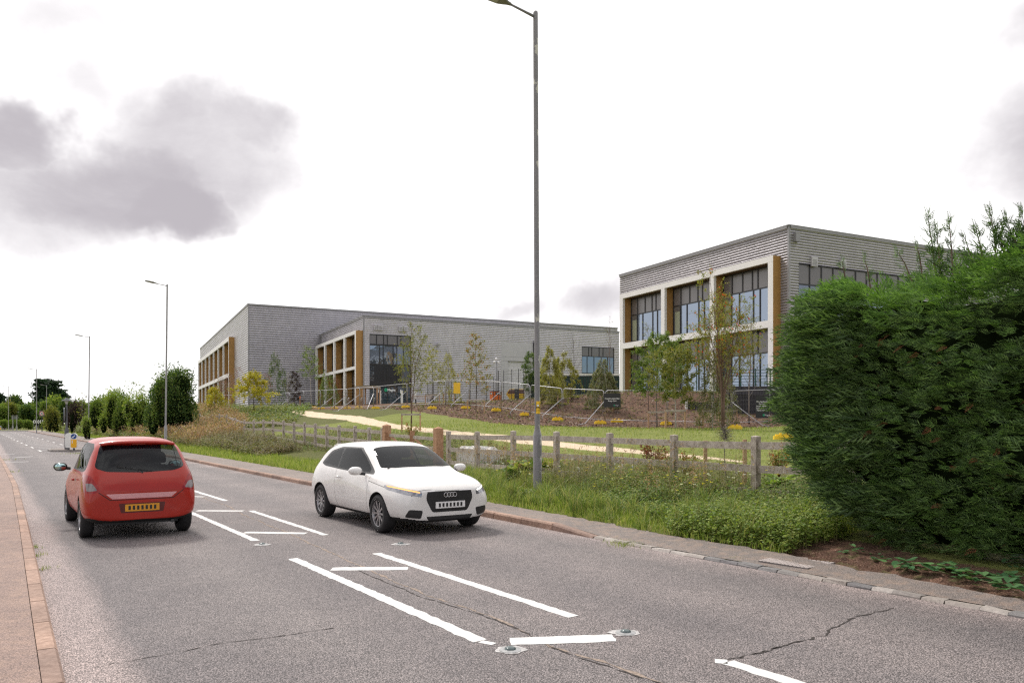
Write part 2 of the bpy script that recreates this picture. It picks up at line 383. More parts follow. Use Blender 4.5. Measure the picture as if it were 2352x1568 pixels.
def m_ground():
    m, nt, N, L, b = new_mat('ground')
    at = N.new('ShaderNodeAttribute'); at.attribute_name = 'zone'; sp = N.new('ShaderNodeSeparateColor'); L.new(at.outputs['Color'], sp.inputs[0])
    n1 = nz(N, L, 1.3, 5, .6, 'World'); n2 = nz(N, L, 14, 6, .7, 'World'); n3 = nz(N, L, 55, 3, .6, 'World'); n4 = nz(N, L, .25, 3, .5, 'World')
    grass = ramp(N, L, n2, [(.25, (.085, .10, .022)), (.5, (.18, .21, .055)), (.72, (.29, .30, .11))])
    grass = mixc(N, L, ramp(N, L, n1, [(.42, (0, 0, 0)), (.7, (.6, .6, .6))]), grass, (.28, .29, .11))
    grass = mixc(N, L, .6, grass, ramp(N, L, n3, [(.3, (.5, .5, .45)), (.7, (1.4, 1.4, 1.3))]), 'MULTIPLY')
    n5 = nz(N, L, 5.5, 5, .7, 'World')
    mul = ramp(N, L, n3, [(.25, (.04, .022, .016)), (.45, (.11, .062, .045)), (.6, (.19, .115, .085)), (.75, (.42, .33, .27))])
    vz = N.new('ShaderNodeTexVoronoi'); vz.inputs['Scale'].default_value = 9; gp = N.new('ShaderNodeNewGeometry'); L.new(gp.outputs['Position'], vz.inputs['Vector'])
    vc = N.new('ShaderNodeSeparateColor'); L.new(vz.outputs['Color'], vc.inputs[0])
    mul = mixc(N, L, .5, mul, ramp(N, L, vc.outputs[0], [(.0, (.45, .42, .4)), (.55, (1.0, .95, .9)), (.85, (1.5, 1.45, 1.35)), (1, (2.4, 2.3, 2.2))]), 'MULTIPLY')
    mul = mixc(N, L, ramp(N, L, n5, [(.52, (0, 0, 0)), (.68, (.75, .75, .75))]), mul, (.13, .145, .055))
    path = ramp(N, L, n3, [(.3, (.52, .40, .27)), (.5, (.68, .55, .40)), (.7, (.82, .70, .54))])
    path = mixc(N, L, .4, path, ramp(N, L, n1, [(.3, (.78, .75, .72)), (.7, (1.15, 1.13, 1.1))]), 'MULTIPLY')
    rgh = ramp(N, L, n2, [(.3, (.05, .06, .02)), (.5, (.11, .12, .04)), (.7, (.22, .19, .09))])
    def edge(ch, k):
        a = N.new('ShaderNodeMath'); a.operation = 'MULTIPLY_ADD'; L.new(n2, a.inputs[0]); a.inputs[1].default_value = k; a.inputs[2].default_value = -k / 2
        q = N.new('ShaderNodeMath'); q.operation = 'ADD'; L.new(ch, q.inputs[0]); L.new(a.outputs[0], q.inputs[1])
        mr = N.new('ShaderNodeMapRange'); L.new(q.outputs[0], mr.inputs[0]); mr.inputs[1].default_value = .4; mr.inputs[2].default_value = .6; return mr.outputs[0]
    c = mixc(N, L, edge(sp.outputs[2], 1.0), grass, rgh)
    c = mixc(N, L, edge(sp.outputs[1], 1.4), c, mul)
    c = mixc(N, L, edge(sp.outputs[0], .7), c, path)
    L.new(c, b.inputs['Base Color']); b.inputs['Roughness'].default_value = .95; b.inputs['Specular IOR Level'].default_value = .1
    bump(N, L, b, n2, 1.0, .06)
m_ground()
def m_asphalt(name, base, speck=1.0, brown=0., tracks=False, worn=None):
    m, nt, N, L, b = new_mat(name)
    g = N.new('ShaderNodeNewGeometry')
    v = N.new('ShaderNodeTexVoronoi'); v.inputs['Scale'].default_value = 88; L.new(g.outputs['Position'], v.inputs['Vector'])
    n1 = nz(N, L, 130, 3, .7, 'World'); n2 = nz(N, L, .55, 5, .6, 'World'); n3 = nz(N, L, 7, 5, .65, 'World')
    dk, lt = sc3(base, 1 - .66 * speck), sc3(base, 1 + .55 * speck)
    c = ramp(N, L, v.outputs['Distance'], [(.12, lt), (.42, base), (.62, dk)])
    rc = N.new('ShaderNodeSeparateColor'); L.new(v.outputs['Color'], rc.inputs[0])
    c = mixc(N, L, .8 * speck, c, ramp(N, L, rc.outputs[0], [(.0, (.62, .62, .62)), (.6, (1, 1, 1)), (1, (1.45, 1.4, 1.37))]), 'MULTIPLY')
    c = mixc(N, L, .55, c, ramp(N, L, n1, [(.3, (.6, .6, .62)), (.7, (1.4, 1.38, 1.36))]), 'MULTIPLY')
    c = mixc(N, L, .8, c, ramp(N, L, n2, [(.3, (.82, .81, .82)), (.7, (1.2, 1.17, 1.14))]), 'MULTIPLY')
    c = mixc(N, L, .5, c, ramp(N, L, n3, [(.3, (.8, .8, .8)), (.7, (1.2, 1.19, 1.17))]), 'MULTIPLY')
    if tracks:
        # polished wheel tracks and dusty edges run along the carriageway
        sx = N.new('ShaderNodeVectorMath'); sx.operation = 'DOT_PRODUCT'; L.new(g.outputs['Position'], sx.inputs[0]); sx.inputs[1].default_value = (ED[0], ED[1], 0)
        wob = N.new('ShaderNodeMath'); wob.operation = 'MULTIPLY_ADD'; L.new(n2, wob.inputs[0]); wob.inputs[1].default_value = .5; wob.inputs[2].default_value = -.25
        ad = N.new('ShaderNodeMath'); ad.operation = 'ADD'; L.new(sx.outputs['Value'], ad.inputs[0]); L.new(wob.outputs[0], ad.inputs[1])
        mr = N.new('ShaderNodeMapRange'); L.new(ad.outputs[0], mr.inputs[0]); mr.inputs[1].default_value = .4; mr.inputs[2].default_value = 7.6
        st = [(0, (1.75, 1.6, 1.55)), (.055, (1.5, 1.4, 1.36)), (.085, (.78, .78, .8)), (.18, (.84, .84, .85)), (.27, (1.05, 1.05, 1.04)), (.36, (.86, .86, .87)), (.44, (.95, .95, .95)),
              (.55, (1.08, 1.06, 1.05)), (.66, (.9, .9, .91)), (.78, (1.12, 1.1, 1.09)), (.9, (.9, .9, .9)), (.97, (1.15, 1.1, 1.08)), (1, (1.55, 1.45, 1.4))]
        c = mixc(N, L, 1, c, ramp(N, L, mr.outputs[0], st), 'MULTIPLY')
    if brown: c = mixc(N, L, ramp(N, L, n3, [(.45, (0, 0, 0)), (.75, (brown, brown, brown))]), c, (.36, .24, .17))
    L.new(c, b.inputs['Base Color']); b.inputs['Roughness'].default_value = .78; b.inputs['Specular IOR Level'].default_value = .35
    bump(N, L, b, v.outputs['Distance'], .8, -.006)
m_asphalt('asphalt', (.245, .222, .222), 1.0, tracks=True)
m_asphalt('pavement', (.23, .20, .185), .55, .5)
m_asphalt('pavement_pink', (.30, .215, .185), .6, .4)
m_asphalt('asphalt_red', (.25, .14, .12), .5, .2)
g_obj = ground()

# ------------------------------------------------------------------ road
RK = [(-15, 7.75), (0, 7.75), (8, 7.6), (14, 7.72), (22, 7.45), (40, 7.7), (65, 7.5), (100, 7.35), (150, 7.2), (196, 7.1)]
LK = [(-15, .3), (3, .38), (8, .45), (15, .56), (25, .68), (40, .62), (60, .4), (100, -.1), (150, -.6), (196, -1.2)]
rk = lambda s: np.interp(s, [a for a, b in RK], [b for a, b in RK])
lk = lambda s: np.interp(s, [a for a, b in LK], [b for a, b in LK])
def strip(S, da, db, z, mat, name, nd=1, parent=None, uneven=0.):
    m = MB(); V = []
    for s in S:
        a, b = da(s), db(s)
        for k in range(nd + 1):
            t = k / nd; x, y = xy(s, a * (1 - t) + b * t + (rng.normal(0, uneven) if uneven and k == nd else 0)); V.append((x, y, z(s, t) if callable(z) else z))
    n = nd + 1; f = [(i * n + k, i * n + k + 1, (i + 1) * n + k + 1, (i + 1) * n + k) for i in range(len(S) - 1) for k in range(nd)]
    m.add(V, f); return m.build(name, mat, parent, smooth=True)
SS = np.concatenate([np.arange(-15, 60, .5), np.arange(60, 197, 2)])
road = struct(strip(SS, lk, rk, lambda s, t: .004 + .0 * t, MATS['asphalt'], 'road', 6))
# the junction with the roundabout at the far end
jm = MB(); 
V = []
for dd in np.arange(-90, 60, 3.): 
    V += [(*xy(193 + .0006 * dd * dd, dd), .0), (*xy(211 + .0006 * dd * dd, dd), .0)]
jm.add(V, [(2 * i, 2 * i + 1, 2 * i + 3, 2 * i + 2) for i in range(len(V) // 2 - 1)])
V = np.array(V)
m2 = MB(); V[:, 2] = .085; m2.add(V, [(2 * i, 2 * i + 1, 2 * i + 3, 2 * i + 2) for i in range(len(V) // 2 - 1)])
struct(m2.build('roundabout_road', MATS['asphalt']))
def m_kerb():
    m, nt, N, L, b = new_mat('kerb_stone'); g = N.new('ShaderNodeNewGeometry')
    f = nz(N, L, 18, 6, .7, 'World'); f2 = nz(N, L, 1.1, 4, .6, 'World')
    c = ramp(N, L, f, [(.3, (.22, .135, .10)), (.7, (.42, .29, .23))]); c = mixc(N, L, .8, c, ramp(N, L, g.outputs['Random Per Island'], [(0, (.72, .72, .74)), (1, (1.22, 1.18, 1.12))]), 'MULTIPLY')
    c = mixc(N, L, .7, c, ramp(N, L, f2, [(.35, (.65, .65, .66)), (.6, (1.1, 1.1, 1.1))]), 'MULTIPLY')
    L.new(c, b.inputs['Base Color']); b.inputs['Roughness'].default_value = .85; bump(N, L, b, f, .6)
m_kerb()
plain('kerb_grey', (.30, .27, .25), .85, .35, 9, bmp=.5)
def m_sett():
    m, nt, N, L, b = new_mat('sett_stone')
    g = N.new('ShaderNodeNewGeometry')
    c = ramp(N, L, g.outputs['Random Per Island'], [(0, (.15, .14, .145)), (.3, (.21, .20, .195)), (.55, (.31, .27, .24)), (1, (.42, .38, .35))])
    f = nz(N, L, 25, 5, .7)
    c = mixc(N, L, .7, c, ramp(N, L, f, [(.3, (.6, .6, .6)), (.7, (1.3, 1.3, 1.3))]), 'MULTIPLY')
    L.new(c, b.inputs['Base Color']); b.inputs['Roughness'].default_value = .8; bump(N, L, b, f, .6)
m_sett()
def kerb_block(m, s0, s1, d0, d1, z0, z1, hf=1., mi=0, rough=0):
    # block between stations, top edge on the road side bevelled
    (a0, a1), (b0, b1) = (d0(s0), d0(s1)), (d1(s0), d1(s1))
    t0, t1 = (z1 if not isinstance(z1, tuple) else z1[0]), (z1 if not isinstance(z1, tuple) else z1[1])
    V = []
    for s, a, b, t in ((s0, a0, b0, t0), (s1, a1, b1, t1)):
        bv = .02 * (1 if b > a else -1)
        for d, z in ((a, z0), (a, t - .025), (a + bv, t), (b, t), (b, z0)):
            x, y = xy(s, d); V.append((x + rng.normal(0, rough), y + rng.normal(0, rough), z + (rng.normal(0, rough) if z > 0 else 0)))
    q = [(0, 1, 6, 5), (1, 2, 7, 6), (2, 3, 8, 7), (3, 4, 9, 8)]
    m.add(V, q, mi); o = m.n - 10
    m.f.append(np.array([[o + 4, o + 3, o + 2, o + 1, o]])); m.mi.append(np.array([mi])); m.f.append(np.array([[o + 5, o + 6, o + 7, o + 8, o + 9]])); m.mi.append(np.array([mi]))
gap = .009
kr = MB(); s = 10.25
while s < 196:
    L_ = .915 if s < 80 else 3.66
    kerb_block(kr, s + gap, s + L_ - gap, rk, lambda q: rk(q) + .13, -.1, .115); s += L_
kerb_block(kr, 9.2, 10.25 - gap, rk, lambda q: rk(q) + .13, -.1, (.03, .115))
struct(kr.build('kerb', MATS['kerb_stone']))
ks = MB(); s = 9.17
while s > -6:
    L_ = rng.uniform(.22, .34); kerb_block(ks, s - L_ + .008, s - .004, rk, lambda q: rk(q) + .12, -.1, .035 + rng.uniform(-.006, .006), rough=.004); s -= L_
struct(ks.build('sett_kerb', MATS['sett_stone']))
kl = MB(); s = -8.
while s < 196:
    L_ = .915 if s < 80 else 3.66
    kerb_block(kl, s + gap, s + L_ - gap, lk, lambda q: lk(q) - .13, -.1, .105); s += L_
struct(kl.build('kerb', MATS['kerb_stone']))
def pvz(s, t): return .112 if s > 10.25 else np.interp(s, [9.2, 10.25], [.034, .112]) + t * np.interp(s, [9.2, 10.25], [.06, 0])
struct(strip(np.concatenate([np.arange(-15, 60, .12), np.arange(60, 197, 2)]), lambda q: rk(q) + .135, lambda q: edge_d(q) + .03, pvz, MATS['pavement'], 'pavement', 4, uneven=.035))
struct(strip(SS, lambda q: lk(q) - .135, lambda q: lk(q) - 2.2, .10, MATS['pavement_pink'], 'pavement', 2))

# ------------------------------------------------------------------ painted markings, cracks, studs
def m_paint():
    m, nt, N, L, b = new_mat('road_paint')
    n = nz(N, L, 28, 6, .75, 'World'); n0 = nz(N, L, 2.2, 3, .6, 'World')
    a = N.new('ShaderNodeMath'); a.operation = 'ADD'; L.new(n, a.inputs[0]); 
    k = N.new('ShaderNodeMath'); k.operation = 'MULTIPLY'; L.new(n0, k.inputs[0]); k.inputs[1].default_value = .5; L.new(k.outputs[0], a.inputs[1])
    c = ramp(N, L, a.outputs[0], [(.44, (.24, .22, .22)), (.53, (.5, .485, .47)), (.6, (.62, .61, .59)), (.9, (.68, .67, .65))])
    L.new(c, b.inputs['Base Color']); b.inputs['Roughness'].default_value = .7; bump(N, L, b, n, .5, .004)
m_paint()
plain('crack_dark', (.045, .036, .032), .95, .6, 30, coord='World')
plain('joint_sand', (.30, .235, .19), .95, .5, 30, coord='World')
def mark_quad(pts, z=.008, name='painted_marking', mat='road_paint', sub=None, jit=.006):
    # polygon given by survey pixels on the carriageway; edges roughened
    P = [np.array(road_pt(u, v)) for u, v in pts]; out = []
    for i in range(len(P)):
        a, b = P[i], P[(i + 1) % len(P)]; l = np.linalg.norm(b - a); n = max(1, int(l / .07)) if a[1] < 22 else 1
        for k in range(n):
            q = a + (b - a) * k / n; out.append(q + (rng.normal(0, jit, 2) if n > 1 else 0))
    m = MB(); m.prism([(q[0], q[1]) for q in out], z - .003, z)
    return m.build(name, MATS[mat], road, w=True)
WLOC[road.name] = (0, 0, 0)
def dash(u0, v0, u1, v1, wid, **k):
    a = np.array(road_pt(u0, v0)); b = np.array(road_pt(u1, v1)); d = (b - a) / np.linalg.norm(b - a); n = np.array((-d[1], d[0])) * wid / 2
    P = [a - n, b - n, b + n, a + n]
    inv = [(U0 + q[0] / q[1] * F, V0 + H * F / q[1]) for q in P]
    return mark_quad(inv, **k)
for q in [((672, 1283), (1104, 1473), .13), ((865, 1271), (1318, 1417), .125), ((438, 1177), (588, 1242), .11), ((576, 1173), (748, 1229), .11),
          ((425, 1121), (519, 1150), .11), ((1172, 1474), (1412, 1466), .21), ((762, 1307), (936, 1306), .20), ((562, 1223), (704, 1225), .18), ((452, 1173), (559, 1173.5), .18), ((1672, 1521), (1870, 1584), .13)]:
    dash(*q[0], *q[1], q[2])
dash(1642, 1519, 1671, 1521, .10)
dash(1104, 1474, 1135, 1480, .07, jit=.02)
for a, b, c, d in [(432, 1140, 468, 1141), (260, 1067.5, 292, 1076), (283, 1067, 312, 1067.5), (8, 1062, 65, 1060), (28, 1051, 75, 1048), (0, 1044, 34, 1042.5), (5, 1028, 10, 1028)]:
    dash(a, b, c, d, .14)
# hatched strip beyond the refuge
A0 = np.array(road_pt(120, 1043)); 
def cd(s): return np.interp(s, [10, 45, 55, 100, 170, 190], [3.95, 3.9, 3.9, 3.6, 2.6, 2.2])
for k in range(30):
    s0 = 56 + k * 4.0
    hw = np.interp(s0, [56, 100, 175], [1.15, 1.3, .9])
    for sg in (-1, 1):
        a = xy(s0, cd(s0) + sg * hw); b = xy(s0 + 2.6, cd(s0 + 2.6) + sg * hw)
        if k % 2 == 0: dash(U0 + a[0] / a[1] * F, V0 + H * F / a[1], U0 + b[0] / b[1] * F, V0 + H * F / b[1], .12)
    if k < 26:
        a = xy(s0 - .9, cd(s0) - hw * .8); b = xy(s0 + .6, cd(s0) + hw * .8)
        dash(U0 + a[0] / a[1] * F, V0 + H * F / a[1], U0 + b[0] / b[1] * F, V0 + H * F / b[1], .16)
def ribbon(pts, wid, name, mat, wob=.03, z=.0065):
    P = [np.array(road_pt(u, v)) for u, v in pts]; Q = []
    for a, b in zip(P[:-1], P[1:]):
        n = max(2, int(np.linalg.norm(b - a) / .05))
        for k in range(n): Q.append(a + (b - a) * k / n)
    Q = np.array(Q); nn = len(Q)
    w_ = np.cumsum(rng.normal(0, wob, (nn, 2)), 0); w_ -= np.linspace(0, 1, nn)[:, None] * w_[-1]; Q = Q + w_ * .25
    T = np.gradient(Q, axis=0); T /= np.linalg.norm(T, axis=1)[:, None] + 1e-9; Nn = np.stack([-T[:, 1], T[:, 0]], 1)
    hw = (wid / 2) * np.clip(np.abs(rng.normal(.7, .55, nn)), .05, 2)[:, None]
    V = np.concatenate([np.c_[Q - Nn * hw, np.full(nn, z)], np.c_[Q + Nn * hw, np.full(nn, z)]])
    i = np.arange(nn - 1); m = MB(); m.add(V, np.stack([i, i + 1, i + 1 + nn, i + nn], 1)); return m.build(name, MATS[mat], road)
JL = [(430, 1128), (520, 1165), (600, 1207), (800, 1300), (960, 1372), (1070, 1410), (1180, 1450), (1260, 1490), (1400, 1532), (1600, 1600)]
ribbon(JL, .034, 'joint_seam', 'joint_sand'); ribbon(JL[3:], .017, 'road_crack', 'crack_dark', z=.0075)
ribbon([(1640, 1524), (1700, 1506), (1800, 1476), (1870, 1455), (1890, 1440), (1960, 1420), (2060, 1395)], .016, 'road_crack', 'crack_dark', .05, z=.0075)
ribbon([(1700, 1512), (1800, 1482), (1850, 1470)], .008, 'road_crack', 'crack_dark', .05, z=.0075)
ribbon([(250, 1525), (380, 1505), (520, 1478), (640, 1462), (780, 1440)], .012, 'road_crack', 'crack_dark', .04, z=.0075)
plain('stud_housing', (.34, .34, .34), .5, .3, 20, metal=.3)
plain('stud_glass', (.10, .13, .13), .15, .2, 20)
plain('stud_patch', (.50, .48, .47), .9, .5, 20)
def stud(u, v, lab):
    x, y = road_pt(u, v); t = thing('cats_eye', lab, 'road stud', (x, y, .004), 0, 'reflective studs set in the carriageway')
    a = MB(); n = 14; a.add([(.125 * math.cos(i * 2 * math.pi / n) * (1 + .15 * rng.normal()), .11 * math.sin(i * 2 * math.pi / n) * (1 + .12 * rng.normal()), .004) for i in range(n)], [tuple(range(n))]); a.build('bedding', MATS['stud_patch'], t)
    MB().rev([(.085, .0), (.085, .007), (.06, .012), (.0, .013)], 14).build('housing', MATS['stud_housing'], t)
    MB().rev([(.045, .012), (.042, .022), (.025, .03), (0, .032)], 12).build('lens', MATS['stud_glass'], t, smooth=True)
stud(1172, 1494, 'round road stud just left of the nearest crosswise white dash'); stud(1437, 1454, 'round road stud just right of the nearest crosswise white dash')
stud(602, 1251, 'small road stud behind the end of the long white line near the red car')
stud(920, 1250, 'small road stud in front of the white car')

# drainage grating of raised dots in the far pavement
plain('concrete_stud', (.46, .40, .375), .8, .2, 12); plain('cover_iron', (.17, .15, .145), .7, .4, 12, metal=.0)
def cover():
    P = [np.array(road_pt(u, v, .055)) for u, v in ((1742, 1288), (1855, 1306), (1920, 1293), (1789, 1278))]
    c = sum(P) / 4; t = thing('access_cover', 'square access cover with raised round studs in the pavement by the hedge', 'manhole cover', (c[0], c[1], .060))
    m = MB(); m.prism([(p[0] - c[0], p[1] - c[1]) for p in P], -.02, .004); m.build('plate', MATS['cover_iron'], t)
    d = MB()
    for i in range(13):
        for j in range(9):
            a, b = (i + .5) / 13, (j + .5) / 9
            p = (P[0] * (1 - a) + P[1] * a) * (1 - b) + (P[3] * (1 - a) + P[2] * a) * b - c
            d.rev([(.027, 0), (.022, .005), (0, .006)], 7, (p[0], p[1], .004))
    d.build('raised_studs', MATS['concrete_stud'], t)
cover()
# ------------------------------------------------------------------ buildings
AX = np.array((-.4472, .8944)); BX = np.array((.8944, .4472))
def m_clad(name, c):
    m, nt, N, L, b = new_mat(name)
    f = nz(N, L, 2.5, 5, .6, 'World', (1, 1, .3)); f2 = nz(N, L, .35, 3, .5, 'World')
    col = ramp(N, L, f, [(.3, sc3(c, .9)), (.7, sc3(c, 1.07))])
    col = mixc(N, L, .5, col, ramp(N, L, f2, [(.3, (.86, .86, .88)), (.7, (1.1, 1.1, 1.1))]), 'MULTIPLY')
    L.new(col, b.inputs['Base Color']); b.inputs['Roughness'].default_value = .42; b.inputs['Metallic'].default_value = .35
m_clad('cladding', (.45, .43, .465)); m_clad('cladding_light', (.56, .535, .575)); m_clad('cladding_office', (.40, .38, .405))
plain('trim_grey', (.30, .29, .30), .5, .1, 3, metal=.3)
plain('panel_grey', (.50, .485, .51), .6, .06, 1.5)
plain('shutter_grey', (.62, .60, .63), .55, .05, 2)
plain('frame_white', (.86, .83, .82), .55, .05, 1.2)
plain('gold_panel', (.46, .25, .08), .42, .12, 1.4, metal=.25, coord='World')
plain('soffit_brown', (.12, .07, .035), .7, .15, 2)
plain('frame_dark', (.022, .02, .022), .4, .2, 8)
plain('core_dark', (.03, .03, .032), .95, .2, 2)
plain('spandrel', (.16, .145, .15), .25, .08, .6, coord='World', spec=.8)
plain('black_gloss', (.012, .012, .016), .25, .2, 2, spec=.6)
plain('roof_grey', (.3, .3, .3), .9, .2, 1)
plain('lime_wall', (.36, .38, .27), .8, .05, 2)
plain('white_blind', (.75, .75, .74), .7, .05, 2)
def m_glass(name, base, met, rough=.02, wave=0.):
    m, nt, N, L, b = new_mat(name)
    b.inputs['Base Color'].default_value = (*base, 1); b.inputs['Metallic'].default_value = met; b.inputs['Roughness'].default_value = rough
    b.inputs['Specular IOR Level'].default_value = .9
    f = nz(N, L, .9, 3, .5, 'World'); bump(N, L, b, f, .25 + wave, .04)
    return m
m_glass('window_glass', (.24, .29, .37), .75); m_glass('window_glass_dark', (.10, .12, .15), .6, wave=.2)
class Bld:
    def __init__(s, C, zb): s.C = np.array(C, float); s.zb = zb
    def P(s, ta, tb, z): q = s.C + ta * AX + tb * BX; return (q[0], q[1], z)
    def tu(s, u, face='L', off=0.):
        r = (u - U0) / F; o = s.C + (off * -BX if face == 'L' else off * -AX); d = AX if face == 'L' else BX
        return (r * o[1] - o[0]) / (d[0] - r * d[1])
    def zv(s, t, v, face='L', off=0.):
        o = s.C + (off * -BX if face == 'L' else off * -AX) + t * (AX if face == 'L' else BX)
        return H + (V0 - v) / F * o[1]
    def fp(s, face, t, o, z):           # along the face, outward, height
        q = s.C + (t * AX - o * BX if face == 'L' else t * BX - o * AX); return (q[0], q[1], z)
    def box(s, m, face, t0, t1, o0, o1, z0, z1, mi=0):
        v = [s.fp(face, t, o, z) for z in (z0, z1) for t, o in ((t0, o0), (t1, o0), (t1, o1), (t0, o1))]
        return m.add(v, BOXF, mi)
    def clad(s, m, face, t0, t1, z0, z1, pitch, amp, mi=0):
        n = 6; zs = [z0]; k = math.floor(z0 / pitch * n) + 1
        while k * pitch / n < z1 - 1e-4: zs.append(k * pitch / n); k += 1
        zs.append(z1); V = []
        for z in zs:
            ph = (z / pitch) % 1; o = amp * (abs(math.sin(math.pi * ph)) ** .8) + .002
            V += [s.fp(face, t0, o, z), s.fp(face, t1, o, z)]
        i = np.arange(len(zs) - 1) * 2
        m.add(V, np.stack([i, i + 1, i + 3, i + 2], 1), mi)
    def holes(s, m, face, t0, t1, z0, z1, hs, pitch, amp, mi=0):
        # wall rectangle minus rectangular holes sorted along t
        t = t0
        for a, b, c, d in sorted(hs):
            if a > t: s.clad(m, face, t, a, z0, z1, pitch, amp, mi)
            if c > z0: s.clad(m, face, a, b, z0, c, pitch, amp, mi)
            if d < z1: s.clad(m, face, a, b, d, z1, pitch, amp, mi)
            t = b
        if t < t1: s.clad(m, face, t, t1, z0, z1, pitch, amp, mi)
    def window(s, root, face, t0, t1, z0, z1, o, cols_top, cols_low, ztr, dark=False, lime=False, spand=True, name='window'):
        # glazing set back at outward offset o; mullion fractions for the upper and lower lights
        fr = MB(); g = MB(); sp = MB(); w = .09
        for a, b, zz0, zz1 in ((t0, t1, z0, z0 + w), (t0, t1, z1 - w, z1), (t0, t1, ztr - w / 2, ztr + w / 2)): s.box(fr, face, a, b, o - .03, o + .05, zz0, zz1)
        for cols, zz0, zz1 in ((cols_top, ztr + w / 2, z1 - w), (cols_low, z0 + w, ztr - w / 2)):
            for c in [0] + list(cols) + [1]:
                x = t0 + (t1 - t0) * c; x0, x1 = max(t0, x - w / 2), min(t1, x + w / 2)
                if c == 0: x1 = t0 + w
                if c == 1: x0 = t1 - w
                s.box(fr, face, x0, x1, o - .028, o + .052, zz0, zz1)
        W_ = fr.build(name, MATS['frame_dark'], root, w=True)
        tgt = sp if spand else g
        s.box(tgt, face, t0 + .01, t1 - .01, o - .02, o, ztr, z1 - .01)
        s.box(g, face, t0 + .01, t1 - .01, o - .02, o, z0 + .01, ztr - .002)
        if spand: sp.build('spandrel_panel', MATS['spandrel'], W_, w=True)
        g.build('glass_pane', MATS['window_glass_dark' if dark else 'window_glass'], W_, w=True)
        if lime:
            q = MB(); s.box(q, face, t1 - (t1 - t0) * .17, t1 - (t1 - t0) * .04, o + .0005, o + .004, z0 + .25, ztr - .5); q.build('green_column', MATS['lime_wall'], W_, w=True)  # green column inside, laid flat on the pane
        return W_
    def office_frame(s, root, t0, t1, nb, depth, ztop, zin, zb1, zb0, pw, ztr_f=.62, rec=.15, cols=((.17, .36, .56, .78), (.24, .46, .68, .86)), low_dark=False, pitch=.2):
        fw = MB(); gd = MB(); so = MB()
        zg = s.zb - .3
        # white grid
        s.box(fw, 'L', t0, t1, depth - .25, depth, zin, ztop)
        s.box(fw, 'L', t0, t1, depth - .25, depth, zb0, zb1)
        bays = []
        span = (t1 - t0 - pw) / nb
        for i in range(nb + 1):
            a = t0 + i * span
            s.box(fw, 'L', a, a + pw, depth - .25, depth - .003, zg, zb0); s.box(fw, 'L', a, a + pw, depth - .25, depth - .003, zb1, zin)
            if i < nb: bays.append((a + pw, a + span))
        fw.build('white_frame', MATS['frame_white'], root, w=True)
        # gold reveals: cheeks between the white front and the glazing
        for i in range(nb + 1):
            a = t0 + i * span
            for z0, z1 in ((zg, zb0), (zb1, zin)):
                gd = MB(); s.box(gd, 'L', a + .004, a + pw - .004, -rec, depth - .252, z0, z1); gd.build('gold_reveal', MATS['gold_panel'], root, w=True)
        for a, b in ((t0 - .03, t0 + .002), (t1 - .002, t1 + .03)):
            gd = MB(); s.box(gd, 'L', a, b, .0, depth - .02, zg, ztop - .03); gd.build('gold_side_panel', MATS['gold_panel'], root, w=True)
        for z0, z1 in ((zin + .004, ztop - .004), (zb0 + .004, zb1 - .004)): s.box(so, 'L', t0 + .01, t1 - .01, -rec, depth - .252, z0, z1)
        so.build('soffit', MATS['soffit_brown'], root, w=True)
        for i, (a, b) in enumerate(bays):
            s.window(root, 'L', a, b, zb1, zin, -rec + .02, cols[0], cols[1], zb1 + (zin - zb1) * ztr_f, lime=(nb == 3))
            s.window(root, 'L', a, b, zg, zb0, -rec + .02, cols[0], cols[1], zg + (zb0 - zg) * ztr_f, dark=low_dark)
    def core(s, root, la, lb, zt, ins=.6, name='blocking_core'):
        m = MB(); v = [s.P(a, b, z) for z in (s.zb - 1, zt - .35) for a, b in ((ins, ins), (ins, lb - .05), (la - .05, lb - .05), (la - .05, ins))]
        m.add(v, [(0, 1, 2, 3), (7, 6, 5, 4), (0, 4, 5, 1), (1, 5, 6, 2), (2, 6, 7, 3), (3, 7, 4, 0)])
        m.build(name, MATS['core_dark'], root, w=True)  # dark box added inside to block light and views through
        m = MB(); v = [s.P(a, b, z) for z in (zt - .35, zt - .3) for a, b in ((.01, .01), (.01, lb - .01), (la - .01, lb - .01), (la - .01, .01))]
        m.add(v, [(0, 1, 2, 3), (7, 6, 5, 4), (0, 4, 5, 1), (1, 5, 6, 2), (2, 6, 7, 3), (3, 7, 4, 0)]); m.build('roof', MATS['roof_grey'], root, w=True)
        m = MB()
        s.box(m, 'L', la, la + .05, -lb, 0, s.zb - 1, zt); 
        v = [s.P(a, b, z) for z in (s.zb - 1, zt) for a, b in ((0, lb), (la, lb), (la, lb + .05), (0, lb + .05))]; m.add(v, BOXF)
        m.build('rear_wall', MATS['cladding'], root, w=True)
    def cap(s, root, la, lb, zt, amp, hh=.2):
        m = MB()
        s.box(m, 'L', -.06 - amp, la + .05, -.3, .08 + amp, zt - .02, zt + .05); s.box(m, 'R', .31, lb + .05, -.3, .08 + amp, zt - .02, zt + .05)
        s.box(m, 'L', .07, la, .03, .06 + amp, zt - hh, zt - .02); s.box(m, 'R', .07, lb, .03, .06 + amp, zt - hh, zt - .02)
        m.box(s.P(-.0, -.0, (s.zb - .5 + zt) / 2), (.16, .16, zt - s.zb + .45), R(26.57))
        m.build('roof_trim', MATS['trim_grey'], root, w=True)

